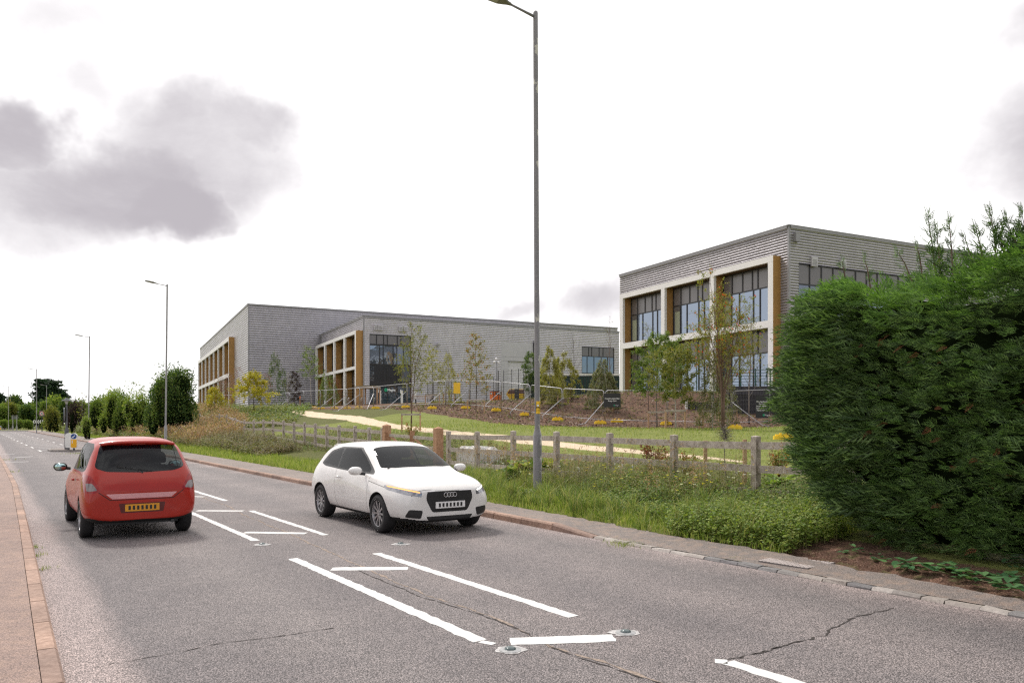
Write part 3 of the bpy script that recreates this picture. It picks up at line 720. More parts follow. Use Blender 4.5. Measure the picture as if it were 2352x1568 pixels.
# -- big warehouse on the left
WB = Bld((-39.0, 116.0), 4.1)
root = thing('warehouse', 'long grey ribbed warehouse at the rear left with seven tall gold window bays', 'building', (-39, 116, 4.1))
LA, LB = WB.tu(460, 'L'), WB.tu(1418, 'R'); ZT = 19.35
t0 = WB.tu(533, 'L'); t1 = WB.tu(455.5, 'L', .9) ; dW = .95
t0w = WB.tu(525.2, 'L', dW)
m = MB(); WB.clad(m, 'L', 0, t0w, 3.2, ZT - .2, .34, .075); WB.clad(m, 'L', t0w, min(t1, LA), 15.95, ZT - .2, .34, .075)
if t1 < LA: WB.clad(m, 'L', t1, LA, 3.2, ZT - .2, .34, .075)
m.build('cladding', MATS['cladding_light'], root, w=True)  # lit side painted in: paler cladding copy than the other face
m = MB(); WB.clad(m, 'R', 0, LB, 3.2, ZT - .2, .34, .075); m.build('cladding', MATS['cladding'], root, w=True)
WB.office_frame(root, t0w, t1, 7, dW, 16.0, 15.35, 10.0, 9.35, .42)
WB.core(root, LA, LB, ZT); WB.cap(root, LA, LB, ZT, .075)

# -- front unit with the entrance
FB = Bld((-18.75, 99.06), 4.1)
root = thing('entrance_building', 'grey ribbed unit in front of the warehouse with glazed entrance and four gold bays', 'building', (-18.75, 99.06, 4.1))
LA, LB = 24.1, FB.tu(1421.5, 'R'); ZT = 15.28; dF = .95
t0w = FB.tu(817.2, 'L', dF); t1w = FB.tu(724.5, 'L', dF)
m = MB(); FB.clad(m, 'L', 0, t0w, 3.2, ZT - .2, .24, .055); FB.clad(m, 'L', t0w, min(t1w, LA), 13.4, ZT - .2, .24, .055)
m.build('cladding', MATS['cladding'], root, w=True)
FB.office_frame(root, t0w, t1w, 4, dF, 13.45, 13.0, 8.95, 8.55, .55, cols=((.3, .62), (.3, .62)), low_dark=True)
wt0, wt1 = FB.tu(848.6, 'R'), FB.tu(943.5, 'R'); wz1 = 13.05
st0, st1 = FB.tu(1151, 'R'), FB.tu(1243, 'R'); sz1 = FB.zv(FB.tu(1150, 'R'), 784.5, 'R')
rt0, rt1 = FB.tu(1336, 'R'), FB.tu(1410.5, 'R'); rz1, rz0 = FB.zv(rt0, 795, 'R'), FB.zv(rt0, 857, 'R')
m = MB(); FB.holes(m, 'R', 0, LB, 3.2, ZT - .2, [(wt0, wt1, 3.3, wz1), (st0, st1, 3.3, sz1), (rt0, rt1, rz0, rz1)], .24, .055); m.build('cladding', MATS['cladding_light'], root, w=True)
FB.core(root, LA, LB, ZT); FB.cap(root, LA, LB, ZT, .055)
# entrance glazing in bands
zb = [4.05, 6.97, 9.2, 11.7, 13.05]
def glaz(root, face, B, t0, t1, z0, z1, cols, mat, nm, o=-.06):
    fr = MB(); w = .1
    B.box(fr, face, t0, t1, o - .03, o + .06, z0, z0 + w); B.box(fr, face, t0, t1, o - .03, o + .06, z1 - w, z1)
    for c in [0] + list(cols) + [1]:
        x = t0 + (t1 - t0) * c; B.box(fr, face, max(t0, x - w / 2), min(t1, x + w / 2), o - .028, o + .058, z0 + w, z1 - w)
    f = fr.build('window_frame', MATS['frame_dark'], root, w=True)
    g = MB(); B.box(g, face, t0 + .01, t1 - .01, o - .025, o, z0 + .01, z1 - .01); g.build(nm, MATS[mat], f, w=True); return f
glaz(root, 'R', FB, wt0, wt1, zb[3], zb[4], (.17, .34, .43, .67, .76), 'spandrel', 'spandrel_panel')
glaz(root, 'R', FB, wt0, wt1, zb[2], zb[3], (.24, .33, .57, .66, .82), 'window_glass', 'glass_pane')
f = glaz(root, 'R', FB, wt0, wt1, zb[1], zb[2], (.34, .43, .67), 'window_glass_dark', 'glass_pane')
q = MB(); FB.box(q, 'R', wt0 + (wt1 - wt0) * .11, wt0 + (wt1 - wt0) * .78, -.058, -.05, zb[1] + .12, zb[2] - .1); q.build('dark_band', MATS['black_gloss'], f, w=True)  # black panel over the middle band of the glazing
f = glaz(root, 'R', FB, wt0, wt1, zb[0], zb[1], (.22, .43, .67, .86), 'window_glass_dark', 'door_glass')
q = MB(); FB.box(q, 'R', wt0 + .1, wt1 - .1, -.05, .05, zb[1] - .45, zb[1] - .06); q.build('door_head', MATS['frame_dark'], f, w=True)
plain('logo_green', (.01, .33, .16), .5, .1, 5); plain('lettering_white', (.85, .85, .84), .5, .03, 5); plain('sign_black', (.018, .018, .02), .45, .2, 6)
def faceM(B, face, t, o, z):
    # matrix whose local x runs to the viewer's right along the face, local y up, local z outward
    rt = BX if face == 'R' else -AX; nrm = -AX if face == 'R' else -BX
    p = B.fp(face, t, o, z); 
    return Matrix(((rt[0], 0, nrm[0], p[0]), (rt[1], 0, nrm[1], p[1]), (0, 1, 0, p[2]), (0, 0, 0, 1)))
def hexlogo(mb, M, r, mi=0): mb.prism([(r * math.cos(R(30 + 60 * i)), r * math.sin(R(30 + 60 * i))) for i in range(6)], 0, .006, M, mi)
lg = MB(); tx = (wt0 + wt1) / 2 - .2
hexlogo(lg, faceM(FB, 'R', FB.tu(886, 'R'), .06, 5.98), .26); text_mesh('Magna', lg, .42, faceM(FB, 'R', FB.tu(889.5, 'R'), .06, 5.85), 1, align='LEFT', bold=.012)
lg.build('lettering', [MATS['logo_green'], MATS['lettering_white']], f, w=True)
for ua, ub in ((919, 921.5), (869, 871.5)): lg = MB(); FB.box(lg, 'R', FB.tu(ua, 'R'), FB.tu(ub, 'R'), .0, .01, 5.6, 6.05); lg.build('door_notice', MATS['lettering_white'], f, w=True)
# small plant-room vents over the glazing
plain('vent_metal', (.52, .50, .53), .5, .08, 4)
for u in (862, 873, 920, 931):
    t = FB.tu(u, 'R'); v = MB(); w_ = .62 if u in (873, 920) else .42
    FB.box(v, 'R', t - w_ / 2, t + w_ / 2, .05, .22, 13.55, 14.2); vo = v.build('wall_vent', MATS['vent_metal'], root, w=True)
    v = MB(); [FB.box(v, 'R', t - w_ / 2 + .1, t + w_ / 2 - .1, .221, .23, 13.65 + k * .09, 13.69 + k * .09) for k in range(5)]; v.build('louvre', MATS['trim_grey'], vo, w=True)
# loading door: flat panels with a recessed shutter
m = MB(); su0 = FB.tu(1166, 'R'); sz = FB.zv(su0, 829, 'R')
for z0, z1 in ((sz + .02, sz1 - 2.05), (sz1 - 2.03, sz1)): FB.box(m, 'R', st0, st1, -.1, .05, z0, z1)
FB.box(m, 'R', st0, su0, -.1, .05, 3.3, sz); FB.box(m, 'R', st1 - .8, st1, -.1, .05, 3.3, sz)
m.build('flat_panel', MATS['panel_grey'], root, w=True)
m = MB(); z = 3.3
while z < sz: FB.box(m, 'R', su0 + .01, st1 - .81, -.4, -.22 - (.02 if int(z / .3) % 2 else 0), z, min(z + .285, sz)); z += .29
m.build('roller_shutter', MATS['shutter_grey'], root, w=True)
m = MB(); m.tube([FB.fp('R', FB.tu(1225, 'R'), .14, z) for z in (3.6, 12.9)], .09, 8); m.tube([FB.fp('R', FB.tu(1225, 'R'), .14, 12.9), FB.fp('R', FB.tu(1227.5, 'R'), .3, 13.35)], .1, 8)
m.build('drainpipe', MATS['frame_dark'], root, smooth=True, w=True)
for u, v in ((1215, 812), (1005, 792)):
    t = FB.tu(u, 'R'); z = FB.zv(t, v, 'R'); m = MB(); FB.box(m, 'R', t - .1, t + .1, .05, .2, z - .25, z); FB.box(m, 'R', t - .22, t + .22, .1, .55, z, z + .12); m.build('wall_light', MATS['vent_metal'], root, w=True)
FB.window(root, 'R', rt0, rt1, rz0, rz1, -.06, (.22, .31, .54, .66), (.17, .38, .60, .8), rz0 + (rz1 - rz0) * .64)

# -- three-bay office on the right
OB = Bld((19.86, 56.2), 4.4)
root = thing('office_building', 'near grey ribbed office on the right with three big white framed gold bays', 'building', (19.86, 56.2, 4.4))
LA = OB.tu(1425, 'L'); LB = 34; ZT = 15.9; dO = .78
t0w = OB.tu(1775.3, 'L', dO); t1w = OB.tu(1423.3, 'L', dO)
m = MB(); OB.clad(m, 'L', 0, t0w, 3.3, ZT - .2, .20, .085); OB.clad(m, 'L', t0w, LA, 13.8, ZT - .2, .20, .085); m.build('cladding', MATS['cladding_office'], root, w=True)
r0 = OB.tu(1833, 'R'); m = MB()
OB.holes(m, 'R', 0, LB, 3.3, 9.0, [(r0, r0 + 12, 4.4, 8.6)], .20, .085); OB.holes(m, 'R', 0, LB, 9.0, ZT - .2, [(r0, r0 + 12, 9.2, 13.3)], .20, .085); m.build('cladding', MATS['cladding'], root, w=True)
OB.office_frame(root, t0w, t1w, 3, dO, 13.85, 13.4, 9.2, 8.68, .5, ztr_f=.63, rec=.2, cols=((.16, .34, .44, .62, .82), (.11, .3, .42, .68, .83)))
OB.window(root, 'R', r0, r0 + 12, 9.2, 13.3, -.06, (.1, .2, .3, .4, .5, .6, .7, .8, .9), (.1, .2, .3, .4, .5, .6, .7, .8, .9), 11.8)
OB.window(root, 'R', r0, r0 + 12, 4.4, 8.6, -.06, (.1, .2, .3, .4, .5, .6, .7, .8, .9), (.1, .2, .3, .4, .5, .6, .7, .8, .9), 7.1, dark=True)
OB.core(root, LA, LB, ZT); OB.cap(root, LA, LB, ZT, .085)
for u, v in ((1867, 602), (1933, 607)):
    t = OB.tu(u, 'R'); z = OB.zv(t, v, 'R'); m = MB(); OB.box(m, 'R', t - .28, t + .28, .05, .2, z - .35, z + .35); vo = m.build('wall_vent', MATS['vent_metal'], root, w=True)
    m = MB(); [OB.box(m, 'R', t - .2, t + .2, .201, .215, z - .3 + k * .1, z - .25 + k * .1) for k in range(5)]; m.build('louvre', MATS['trim_grey'], vo, w=True)
m = MB(); t = .55; OB.box(m, 'R', t - .2, t + .2, .05, .35, 14.75, 15.35); m.build('wall_light', MATS['trim_grey'], root, w=True)
# ------------------------------------------------------------------ street lamps
def m_lampgrey():
    m, nt, N, L, b = new_mat('lamp_column')
    g = nz(N, L, 9, 4, .6, 'Object', (1, 1, .45), .2); base = nz(N, L, 60, 4, .6)
    tc = N.new('ShaderNodeTexCoord'); sp = N.new('ShaderNodeSeparateXYZ'); L.new(tc.outputs['Object'], sp.inputs[0])
    # flaked old paint, mostly on one side of the column
    sx = N.new('ShaderNodeMath'); sx.operation = 'MULTIPLY_ADD'; L.new(sp.outputs[0], sx.inputs[0]); sx.inputs[1].default_value = 1.6; L.new(g, sx.inputs[2])
    sh = ramp(N, L, sx.outputs[0], [(.60, (0, 0, 0)), (.615, (1, 1, 1))])
    c = ramp(N, L, base, [(.3, (.17, .16, .17)), (.7, (.27, .26, .27))])
    c = mixc(N, L, sh, c, (.50, .48, .42)); L.new(c, b.inputs['Base Color'])
    b.inputs['Roughness'].default_value = .55; b.inputs['Metallic'].default_value = .15; bump(N, L, b, sx.outputs[0], .15)
m_lampgrey()
plain('lamp_column_far', (.33, .32, .33), .6, .3, 14, stretch=(1, 1, .3))
plain('lamp_head', (.22, .215, .19), .6, .15, 8)
def m_lens():
    m, nt, N, L, b = new_mat('lamp_lens'); b.inputs['Base Color'].default_value = (.45, .45, .42, 1); b.inputs['Roughness'].default_value = .2
m_lens()
def lamp(x, y, zb, h, rot, lab, near=False, arm=1.0, rise=.18, lean=0.):
    t = thing('street_lamp', lab, 'street lamp', (x, y, zb), rot, 'tall grey street lamps along the road')
    if lean: t.rotation_euler = (0, R(lean), rot)
    mat = MATS['lamp_column'] if near else MATS['lamp_column_far']; n = 20 if near else 8
    bh = 1.35
    MB().rev([(.094, -.3), (.094, bh), (.088, bh + .02), (.062, bh + .13), (.060, bh + .17)], n).build('base_section', mat, t, smooth=True)
    MB().rev([(.0585, bh + .1), (.057, h * .5), (.052, h * .86), (.052, h * .862), (.054, h * .864), (.053, h - .04), (.047, h), (0, h + .01)], n).build('pole', mat, t, smooth=True)
    if near:
        d = MB(); d.prism([(-.04, -.17)] + [(.045 * math.sin(R(a)) , .13 + .06 * math.cos(R(a))) for a in range(90, -91, -20)][::1][:0] + [(.04, -.17), (.04, .16), (.02, .2), (-.02, .2), (-.04, .16)], .0, .004, Matrix.Translation((0, -.0945, 1.05)) @ Matrix.Rotation(R(90), 4, 'X'))
        d.build('access_door', mat, t)
        b_ = MB(); b_.rev([(.0605, bh + .165), (.064, bh + .17), (.064, bh + .18), (.0605, bh + .185)], n); b_.build('collar', mat, t)
    a = MB(); a.tube([(0, 0, h - .12), (-arm * .5, 0, h - .12 + rise * .5), (-arm, 0, h - .12 + rise)], [.032, .026, .022], 8)
    a.build('arm', mat, t, smooth=True)
    hd = MB(); L_, W_ = .72, .17
    tilt = Matrix.Translation((-arm + .02, 0, h - .12 + rise)) @ Matrix.Rotation(R(8), 4, 'Y')
    prof = [(0, .03, .03), (-.08, .055, .04), (-.16, .10, .05), (-.28, .15, .075), (-.5, W_, .07), (-.72, .15, .045), (-.8, .09, .02)]
    V = []
    for px, hw, hh in prof:
        for k in range(12):
            an = 2 * math.pi * k / 12; V.append((px, hw * math.cos(an), max(-.03, hh * math.sin(an))))
    V = np.array(V) @ np.array(tilt.to_3x3()).T + np.array(tilt.translation)
    f = [(i * 12 + k, i * 12 + (k + 1) % 12, (i + 1) * 12 + (k + 1) % 12, (i + 1) * 12 + k) for i in range(len(prof) - 1) for k in range(12)]
    hd.add(V, f); hd.f.append(np.array([list(range(12))])); hd.mi.append(np.array([0])); hd.f.append(np.array([[72 + k for k in reversed(range(12))]])); hd.mi.append(np.array([0]))
    head = hd.build('lamp_head', MATS['lamp_head'], t, smooth=True)
    ln = MB(); ln.prism([(-.3, -.11), (-.72, -.09), (-.72, .09), (-.3, .11)][::-1], -.038, -.031, tilt); ln.build('lens', MATS['lamp_lens'], head)
    return t
ROT = math.atan2(ED[1], ED[0])        # arm reaches over the road
x, y = ud(1235, 17.0); zl = gpt(x, y)
L1 = lamp(x, y, zl, 10.65 - zl, ROT + R(-6), 'big near street lamp with peeling paint and a yellow H sign, beside the timber fence', True, .62, .13, lean=-.3)
for u, D, vt, lab in [(380, 51.6, 652, 'street lamp on the verge just behind the red car roof'), (203, 82.8, 772, 'street lamp between the round bush and the traffic island'),
                      (84, 133, 847, 'street lamp right beside the forty speed limit sign'), (19.5, 197, 887, 'street lamp at the left of the junction nearest the direction sign'),
                      (106, 189, 884, 'distant street lamp right of the forty speed limit sign')]:
    x, y = ud(u, D); z = gpt(x, y); zt = H + (V0 - vt) / F * D
    lamp(x, y, z, zt - z, ROT + R(rng.uniform(-5, 5)) + (math.pi * 0 if u > 30 else R(-10)), lab, arm=.6, rise=.07, lean=.6 if u > 100 else 0)
for u, D, vt, zb_, lab in [(24.5, 253, 906, 1, 'far street lamp standing before the trees, right of two at the left edge'), (14.5, 274, 911, 1, 'far street lamp standing before the trees, leftmost of the picture'),
                           (188.5, 214, 894, 3, 'distant street lamp rising behind the hillside scrub, taller of two'), (173.6, 265, 909, 3, 'distant street lamp rising behind the hillside scrub, shorter of two')]:
    x, y = ud(u, D); zt = H + (V0 - vt) / F * D; z = gpt(x, y); lamp(x, y, z, zt - z, ROT - R(15), lab, arm=.9, rise=.1)
# yellow hydrant plate strapped to the near lamp
plain('sign_yellow', (.85, .52, .02), .45, .05, 5); plain('sign_white', (.82, .81, .80), .5, .05, 5); plain('strap_metal', (.4, .4, .4), .4, .1, 10, metal=.6)
x, y = ud(1235, 17.0)
zc = H + (V0 - 935.5) / F * 17.0
t = thing('hydrant_sign', 'small yellow plate with a black H strapped to the near lamp column', 'sign', (x, y - .001, zc), R(-2))
m = MB(); n = 8; V = []
for zz in (-.135, .135):
    for k in range(n + 1): a = R(-150 + 120 * k / n); V.append((.066 * math.cos(a), .066 * math.sin(a), zz))
m.add(V, [(k, k + 1, n + 2 + k, n + 1 + k) for k in range(n)]); pl = m.build('plate', MATS['sign_yellow'], t, smooth=True)
def curved(a0, a1, z0, z1, mat, nm, r=.0675):
    m = MB(); V = []; n = 5
    for zz in (z0, z1):
        for k in range(n + 1): a = R(a0 + (a1 - a0) * k / n); V.append((r * math.cos(a), r * math.sin(a), zz))
    m.add(V, [(k, k + 1, n + 2 + k, n + 1 + k) for k in range(n)]); m.build(nm, MATS[mat], pl)
mm = MB()
for a0, a1, z0, z1 in ((-128, -116, -.10, .10), (-116, -50, -.012, .012), (-50, -38, -.10, .10)):
    V = []; n = 5
    for zz in (z0, z1):
        for k in range(n + 1): a = R(a0 + (a1 - a0) * k / n); V.append((.0675 * math.cos(a), .0675 * math.sin(a), zz))
    mm.add(V, [(k, k + 1, n + 2 + k, n + 1 + k) for k in range(n)])
mm.build('letter', MATS['sign_black'], pl)
curved(-104, -66, .024, .062, 'sign_white', 'sticker')
lm = MB(); text_mesh('31', lm, .036, Matrix.Translation((.015, -.0685, -.07)) @ Matrix.Rotation(R(90), 4, 'X'), depth=.001); lm.build('number', MATS['sign_black'], pl)

# ------------------------------------------------------------------ timber fence and gate
def m_wood(name, c1, c2, c3):
    m, nt, N, L, b = new_mat(name)
    g = N.new('ShaderNodeNewGeometry')
    f = nz(N, L, 6, 6, .65, 'Object', (1, 1, 1), 1.2); f2 = nz(N, L, 60, 4, .7)
    c = ramp(N, L, f, [(.28, c1), (.5, c2), (.72, c3)])
    c = mixc(N, L, .5, c, ramp(N, L, f2, [(.3, (.65, .62, .6)), (.7, (1.25, 1.25, 1.22))]), 'MULTIPLY')
    c = mixc(N, L, .5, c, ramp(N, L, g.outputs['Random Per Island'], [(0, (.75, .75, .78)), (1, (1.25, 1.2, 1.15))]), 'MULTIPLY')
    L.new(c, b.inputs['Base Color']); b.inputs['Roughness'].default_value = .85; b.inputs['Specular IOR Level'].default_value = .2; bump(N, L, b, f2, .5)
m_wood('wood_grey', (.22, .185, .16), (.40, .35, .31), (.56, .51, .46))
m_wood('wood_brown', (.26, .14, .08), (.42, .24, .15), (.52, .33, .22))
m_wood('stake_wood', (.30, .19, .11), (.48, .31, .19), (.58, .41, .27))
def fence_pt(D): return (-1.07 - .579 * (D - 24), D)
def beveled_post(m, x, y, z0, z1, w, rz, peak=.012, mi=0):
    c, s_ = math.cos(rz), math.sin(rz); V = []
    for hw, z in ((w / 2, z0), (w / 2, z1 - .01), (w / 2 - .01, z1), ):
        for a, b in ((-1, -1), (1, -1), (1, 1), (-1, 1)): V.append((x + (a * c - b * s_) * hw, y + (a * s_ + b * c) * hw, z))
    V.append((x, y, z1 + peak)); f = [(4 * k + i, 4 * k + (i + 1) % 4, 4 * k + 4 + (i + 1) % 4, 4 * k + 4 + i) for k in range(2) for i in range(4)]
    m.add(V, f, mi); o = m.n - 13; m.f.append(np.array([(o + 8 + i, o + 8 + (i + 1) % 4, o + 12) for i in range(4)])); m.mi.append(np.full(4, mi))
FR = math.atan2(1, -.579)
def timber_fence(Ds, lab, zoff, rails=3, start=None, tops=None):
    x0, y0 = fence_pt(Ds[0]); t = thing('timber_fence', lab, 'fence', (x0, y0, gpt(x0, y0)))
    P = []
    for i, D in enumerate(Ds):
        x, y = fence_pt(D); z = gpt(x, y); P.append((x, y, z))
        m = MB(); beveled_post(m, x + rng.normal(0, .008), y, z - .3, z + zoff + rng.normal(0, .012), .125, FR + rng.normal(0, .03)); m.build('post', MATS['wood_grey'], t, w=True)
    nx, ny = -math.sin(FR), math.cos(FR)
    if nx * ED[0] + ny * ED[1] < 0: nx, ny = -nx, -ny
    for i in range(len(P) - 1):
        for k in range(rails):
            h = zoff - .17 - k * .43
            a, b = P[i], P[i + 1]; o = .085 + (.004 if i % 2 else 0)
            m = MB(); m.bar((a[0] + nx * o * 0, a[1] + ny * o * 0, a[2] + h + rng.normal(0, .008)), (b[0] + nx * o * 0, b[1] + ny * o * 0, b[2] + h + rng.normal(0, .008)), .042, .135 + rng.normal(0, .004)); m.build('rail', MATS['wood_grey'], t, w=True)
    return t
timber_fence([10.9, 12.6, 14.4, 16.32, 18.24, 20.16, 22.1, 24.0, 25.75], 'weathered grey post and rail fence running beside the near lamp into the hedge', 1.24)
timber_fence([31.0, 32.3, 33.9, 35.8, 37.4, 39.1, 40.8, 42.6, 44.6, 46.8, 49, 51.4, 54, 56.8, 59.6, 62.4, 65.2, 68, 71], 'weathered grey post and rail fence climbing left from the gate through the scrub', 1.2)
# broad gate between two brown posts
xa, ya = fence_pt(26.45); xb, yb = fence_pt(30.6); za, zb_ = gpt(xa, ya), gpt(xb, yb)
t = thing('timber_gate', 'low timber double gate between two thick brown gate posts', 'gate', (xa, ya, za))
for (x, y, z), h in (((xa, ya, za), 1.32), ((xb, yb, zb_), 1.32)):
    m = MB(); beveled_post(m, x, y, z - .2, z + h, .26, FR, .06); m.build('gate_post', MATS['wood_brown'], t, w=True)
def gl(f, z): return (xa + (xb - xa) * f, ya + (yb - ya) * f, za + (zb_ - za) * f + z)
for f0, f1 in ((.07, .44), (.5, .93)):
    for h in (.95, .62, .3): m = MB(); m.bar(gl(f0, h), gl(f1, h), .05, .11); m.build('gate_rail', MATS['wood_grey'], t, w=True)
    for f in (f0 - .012, f1 + .012): m = MB(); m.bar(gl(f, .05), gl(f, 1.12 + (.06 if f < .1 or f > .4 and f < .6 else 0)), .1, .1); m.build('gate_stile', MATS['wood_brown'], t, w=True)
    m = MB(); m.bar(gl(f0 + .02, .3), gl(f1 - .02, .92), .04, .09); m.build('gate_brace', MATS['wood_brown'], t, w=True)
# concrete block with stubby studs behind the fence
plain('concrete_pale', (.60, .58, .55), .9, .15, 6, bmp=.3)
t = thing('concrete_block', 'pale interlocking concrete block with pyramid studs behind the fence by the gate', 'concrete block', (*fence_pt(25.2), .2), FR)
t.location = (fence_pt(25.4)[0] + .75, fence_pt(25.4)[1] + .55, gpt(*fence_pt(25.4)) - .02); WLOC[t.name] = tuple(t.location)
m = MB(); m.box((0, 0, .33), (1.6, .8, .66)); b_ = m.build('block', MATS['concrete_pale'], t)
for i in range(4):
    for j in range(2):
        m = MB(); cx, cy = -.6 + i * .4, -.2 + j * .4
        V = [(cx + a * .15, cy + b * .15, .66) for a, b in ((-1, -1), (1, -1), (1, 1), (-1, 1))] + [(cx + a * .07, cy + b * .07, .76) for a, b in ((-1, -1), (1, -1), (1, 1), (-1, 1))]
        m.add(V, BOXF); m.build('stud', MATS['concrete_pale'], t)

# ------------------------------------------------------------------ temporary site fence
plain('galvanised', (.42, .42, .44), .4, .15, 20, metal=.6); plain('wire_grey', (.22, .21, .21), .5, .2, 20, metal=.3)
plain('block_yellow', (.86, .58, .03), .55, .08, 5)
SF = [(1770, 45.5), (1681, 46), (1532, 47.5), (1389, 49), (1292, 51.5), (1218, 54), (1151, 57), (1078, 60.5), (1024, 63), (935, 68), (858, 74), (826.5, 77), (797, 80), (768, 83), (736, 86.5), (698, 91), (666, 95), (636, 99), (603, 102.5), (572, 106), (540, 110), (505, 114), (470, 118)]
def wire_mesh(m, a, b, n, h0, h1, k, th, hz=True):
    for i in range(1, n): p = a + (b - a) * i / n; m.bar((p[0], p[1], p[2] + h0), (p[0], p[1], p[2] + h1), th, th)
    for j in range(1, k): h = h0 + (h1 - h0) * j / k; m.bar(a + (0, 0, h), b + (0, 0, h), th * 1.3, th * 1.3)
SFN = {1770: 'rightmost fence panel, half hidden by the green hedge, in front of the black wall', 1681: 'fence panel left of the yellow foot nearest the hedge, behind the rowan tree', 1532: 'fence panel carrying the black Construction Site Keep Out sign',
       1389: 'fence panel to the left of the Construction Site Keep Out sign', 1292: 'fence panel just right of the near lamp column', 1218: 'fence panel passing behind the near lamp column', 1151: 'fence panel in front of the yellow skip',
       1078: 'fence panel in front of the orange mast trailer', 1024: 'fence panel carrying the yellow notice sheet', 935: 'fence panel behind the bench and the staked tree', 858: 'long fence panel in front of the glazed entrance'}
for i in range(len(SF) - 1):
    (u0, D0), (u1, D1) = SF[i], SF[i + 1]
    a = np.array([*ud(u0, D0), 0]); b = np.array([*ud(u1, D1), 0]); a[2] = gpt(a[0], a[1]) + .08; b[2] = gpt(b[0], b[1]) + .08
    d = (b - a) / np.linalg.norm(b - a); a = a + d * .05; b = b - d * .05
    lab = SFN.get(u0) or 'fence panel in the run left of the entrance, number %s counting leftward from the shelter' % ['zero', 'one', 'two', 'three', 'four', 'five', 'six', 'seven', 'eight', 'nine', 'ten', 'eleven', 'twelve'][i - 10]
    t = thing('mesh_barrier', lab, 'site barrier', tuple(a), 0, 'temporary mesh fence panels around the building site')
    m = MB(); r = .09; z1 = 2.0; L_ = np.linalg.norm(b - a); e = min(.18, L_ * .1)
    pts = [a, a + (0, 0, z1 - r * 2), a + (0, 0, z1 - r * .6) + d * r * .5, a + (0, 0, z1) + d * e, b + (0, 0, z1) - d * e, b + (0, 0, z1 - r * .6) - d * r * .5, b + (0, 0, z1 - r * 2), b]
    m.tube(pts, .024, 6); m.tube([a + (0, 0, .16), b + (0, 0, .16)], .021, 5); m.build('tube_frame', MATS['galvanised'], t, smooth=True, w=True)
    far = D0 > 60
    m = MB(); wire_mesh(m, a, b, 0 if far else 24, .18, 1.95, 6 if far else 7, .006 if far else .0045); m.build('wire_mesh', MATS['wire_grey'], t, w=True)
    m = MB(); m.box(tuple(b + (0, 0, 1.35)), (.14, .07, .05), math.atan2(d[1], d[0])); m.build('clamp', MATS['galvanised'], t, w=True)
# braces
def brace(u, D, side, fwd, lab):
    x, y = ud(u, D); z = gpt(x, y); t = thing('barrier_stabiliser', lab, 'stabiliser', (x, y, z), 0, 'slanting braces holding up the site fence')
    dx, dy = side; L_ = 1.35
    px, py = x + dx * L_, y + dy * L_ - fwd; pz = gpt(px, py)
    m = MB(); m.tube([(x, y - .05, z + 1.42), (px - dx * .08, py + .05, pz + .42), (px, py, pz + .32), (px, py, pz)] if fwd < .9 else [(x, y - .05, z + 1.42), (px, py, pz + .1), (px + dx * .4, py - .1, pz + .03)], .024, 6); m.build('brace_tube', MATS['galvanised'], t, smooth=True, w=True)
for u, D, sx, fw, w_ in [(1151, 57, -1, .6, 'in front of the orange mast trailer'), (1218, 54, -1, .6, 'left of the near lamp column'), (1292, 51.5, -1, .6, 'just right of the near lamp column'), (1389, 49, -1, 1.2, 'beside the Construction Site Keep Out sign'),
                       (1681, 46, 1, 1.3, 'by the hedge, leaning to the right'), (1024, 63, -1, .6, 'right of the bench'), (1078, 60.5, -1, .6, 'beside the yellow notice sheet'), (935, 68, -1.2, 1.6, 'in front of the glazed entrance doors'), (858, 74, -.3, .9, 'in front of the timber shelter'),
                       (826, 77, -1.3, 1.6, 'left of the timber shelter, the longest there'), (797, 80, -1, .6, 'before the fourth gold bay'), (768, 83, -1, .6, 'before the second gold bay'), (666, 95, -1, .6, 'in front of the thin birch on the left'), (572, 106, -1, .6, 'behind the bright yellow tree'), (530, 111, -1.4, .6, 'right of the small yellow tree')]:
    brace(u, D, (sx, 0.), fw, 'grey tubular fence brace ' + w_)
# yellow feet: lobed plastic blocks lying under the panels
def foot(u, v, rot, lab):
    x, y, z = pix(u, v); t = thing('ballast_block', lab, 'ballast block', (x, y, z + .02), rot, 'yellow plastic feet of the site fence')
    m = MB(); out = [(-.38, -.06), (-.3, -.13), (-.12, -.12), (-.06, -.08), (.06, -.08), (.12, -.12), (.3, -.13), (.38, -.06), (.38, .06), (.3, .13), (.12, .12), (.06, .08), (-.06, .08), (-.12, .12), (-.3, .13), (-.38, .06)]
    m.prism(out, 0, .13); m.prism([(p[0] * .82, p[1] * .75) for p in out], .13, .19); m.build('block', MATS['block_yellow'], t)
    m = MB(); m.rev([(.05, .19), (.05, .235), (.03, .235), (.03, .19)], 8, (-.12, 0, 0)); m.build('socket', MATS['block_yellow'], t); m = MB(); m.rev([(.05, .19), (.05, .235), (.03, .235), (.03, .19)], 8, (.12, 0, 0)); m.build('socket', MATS['block_yellow'], t)
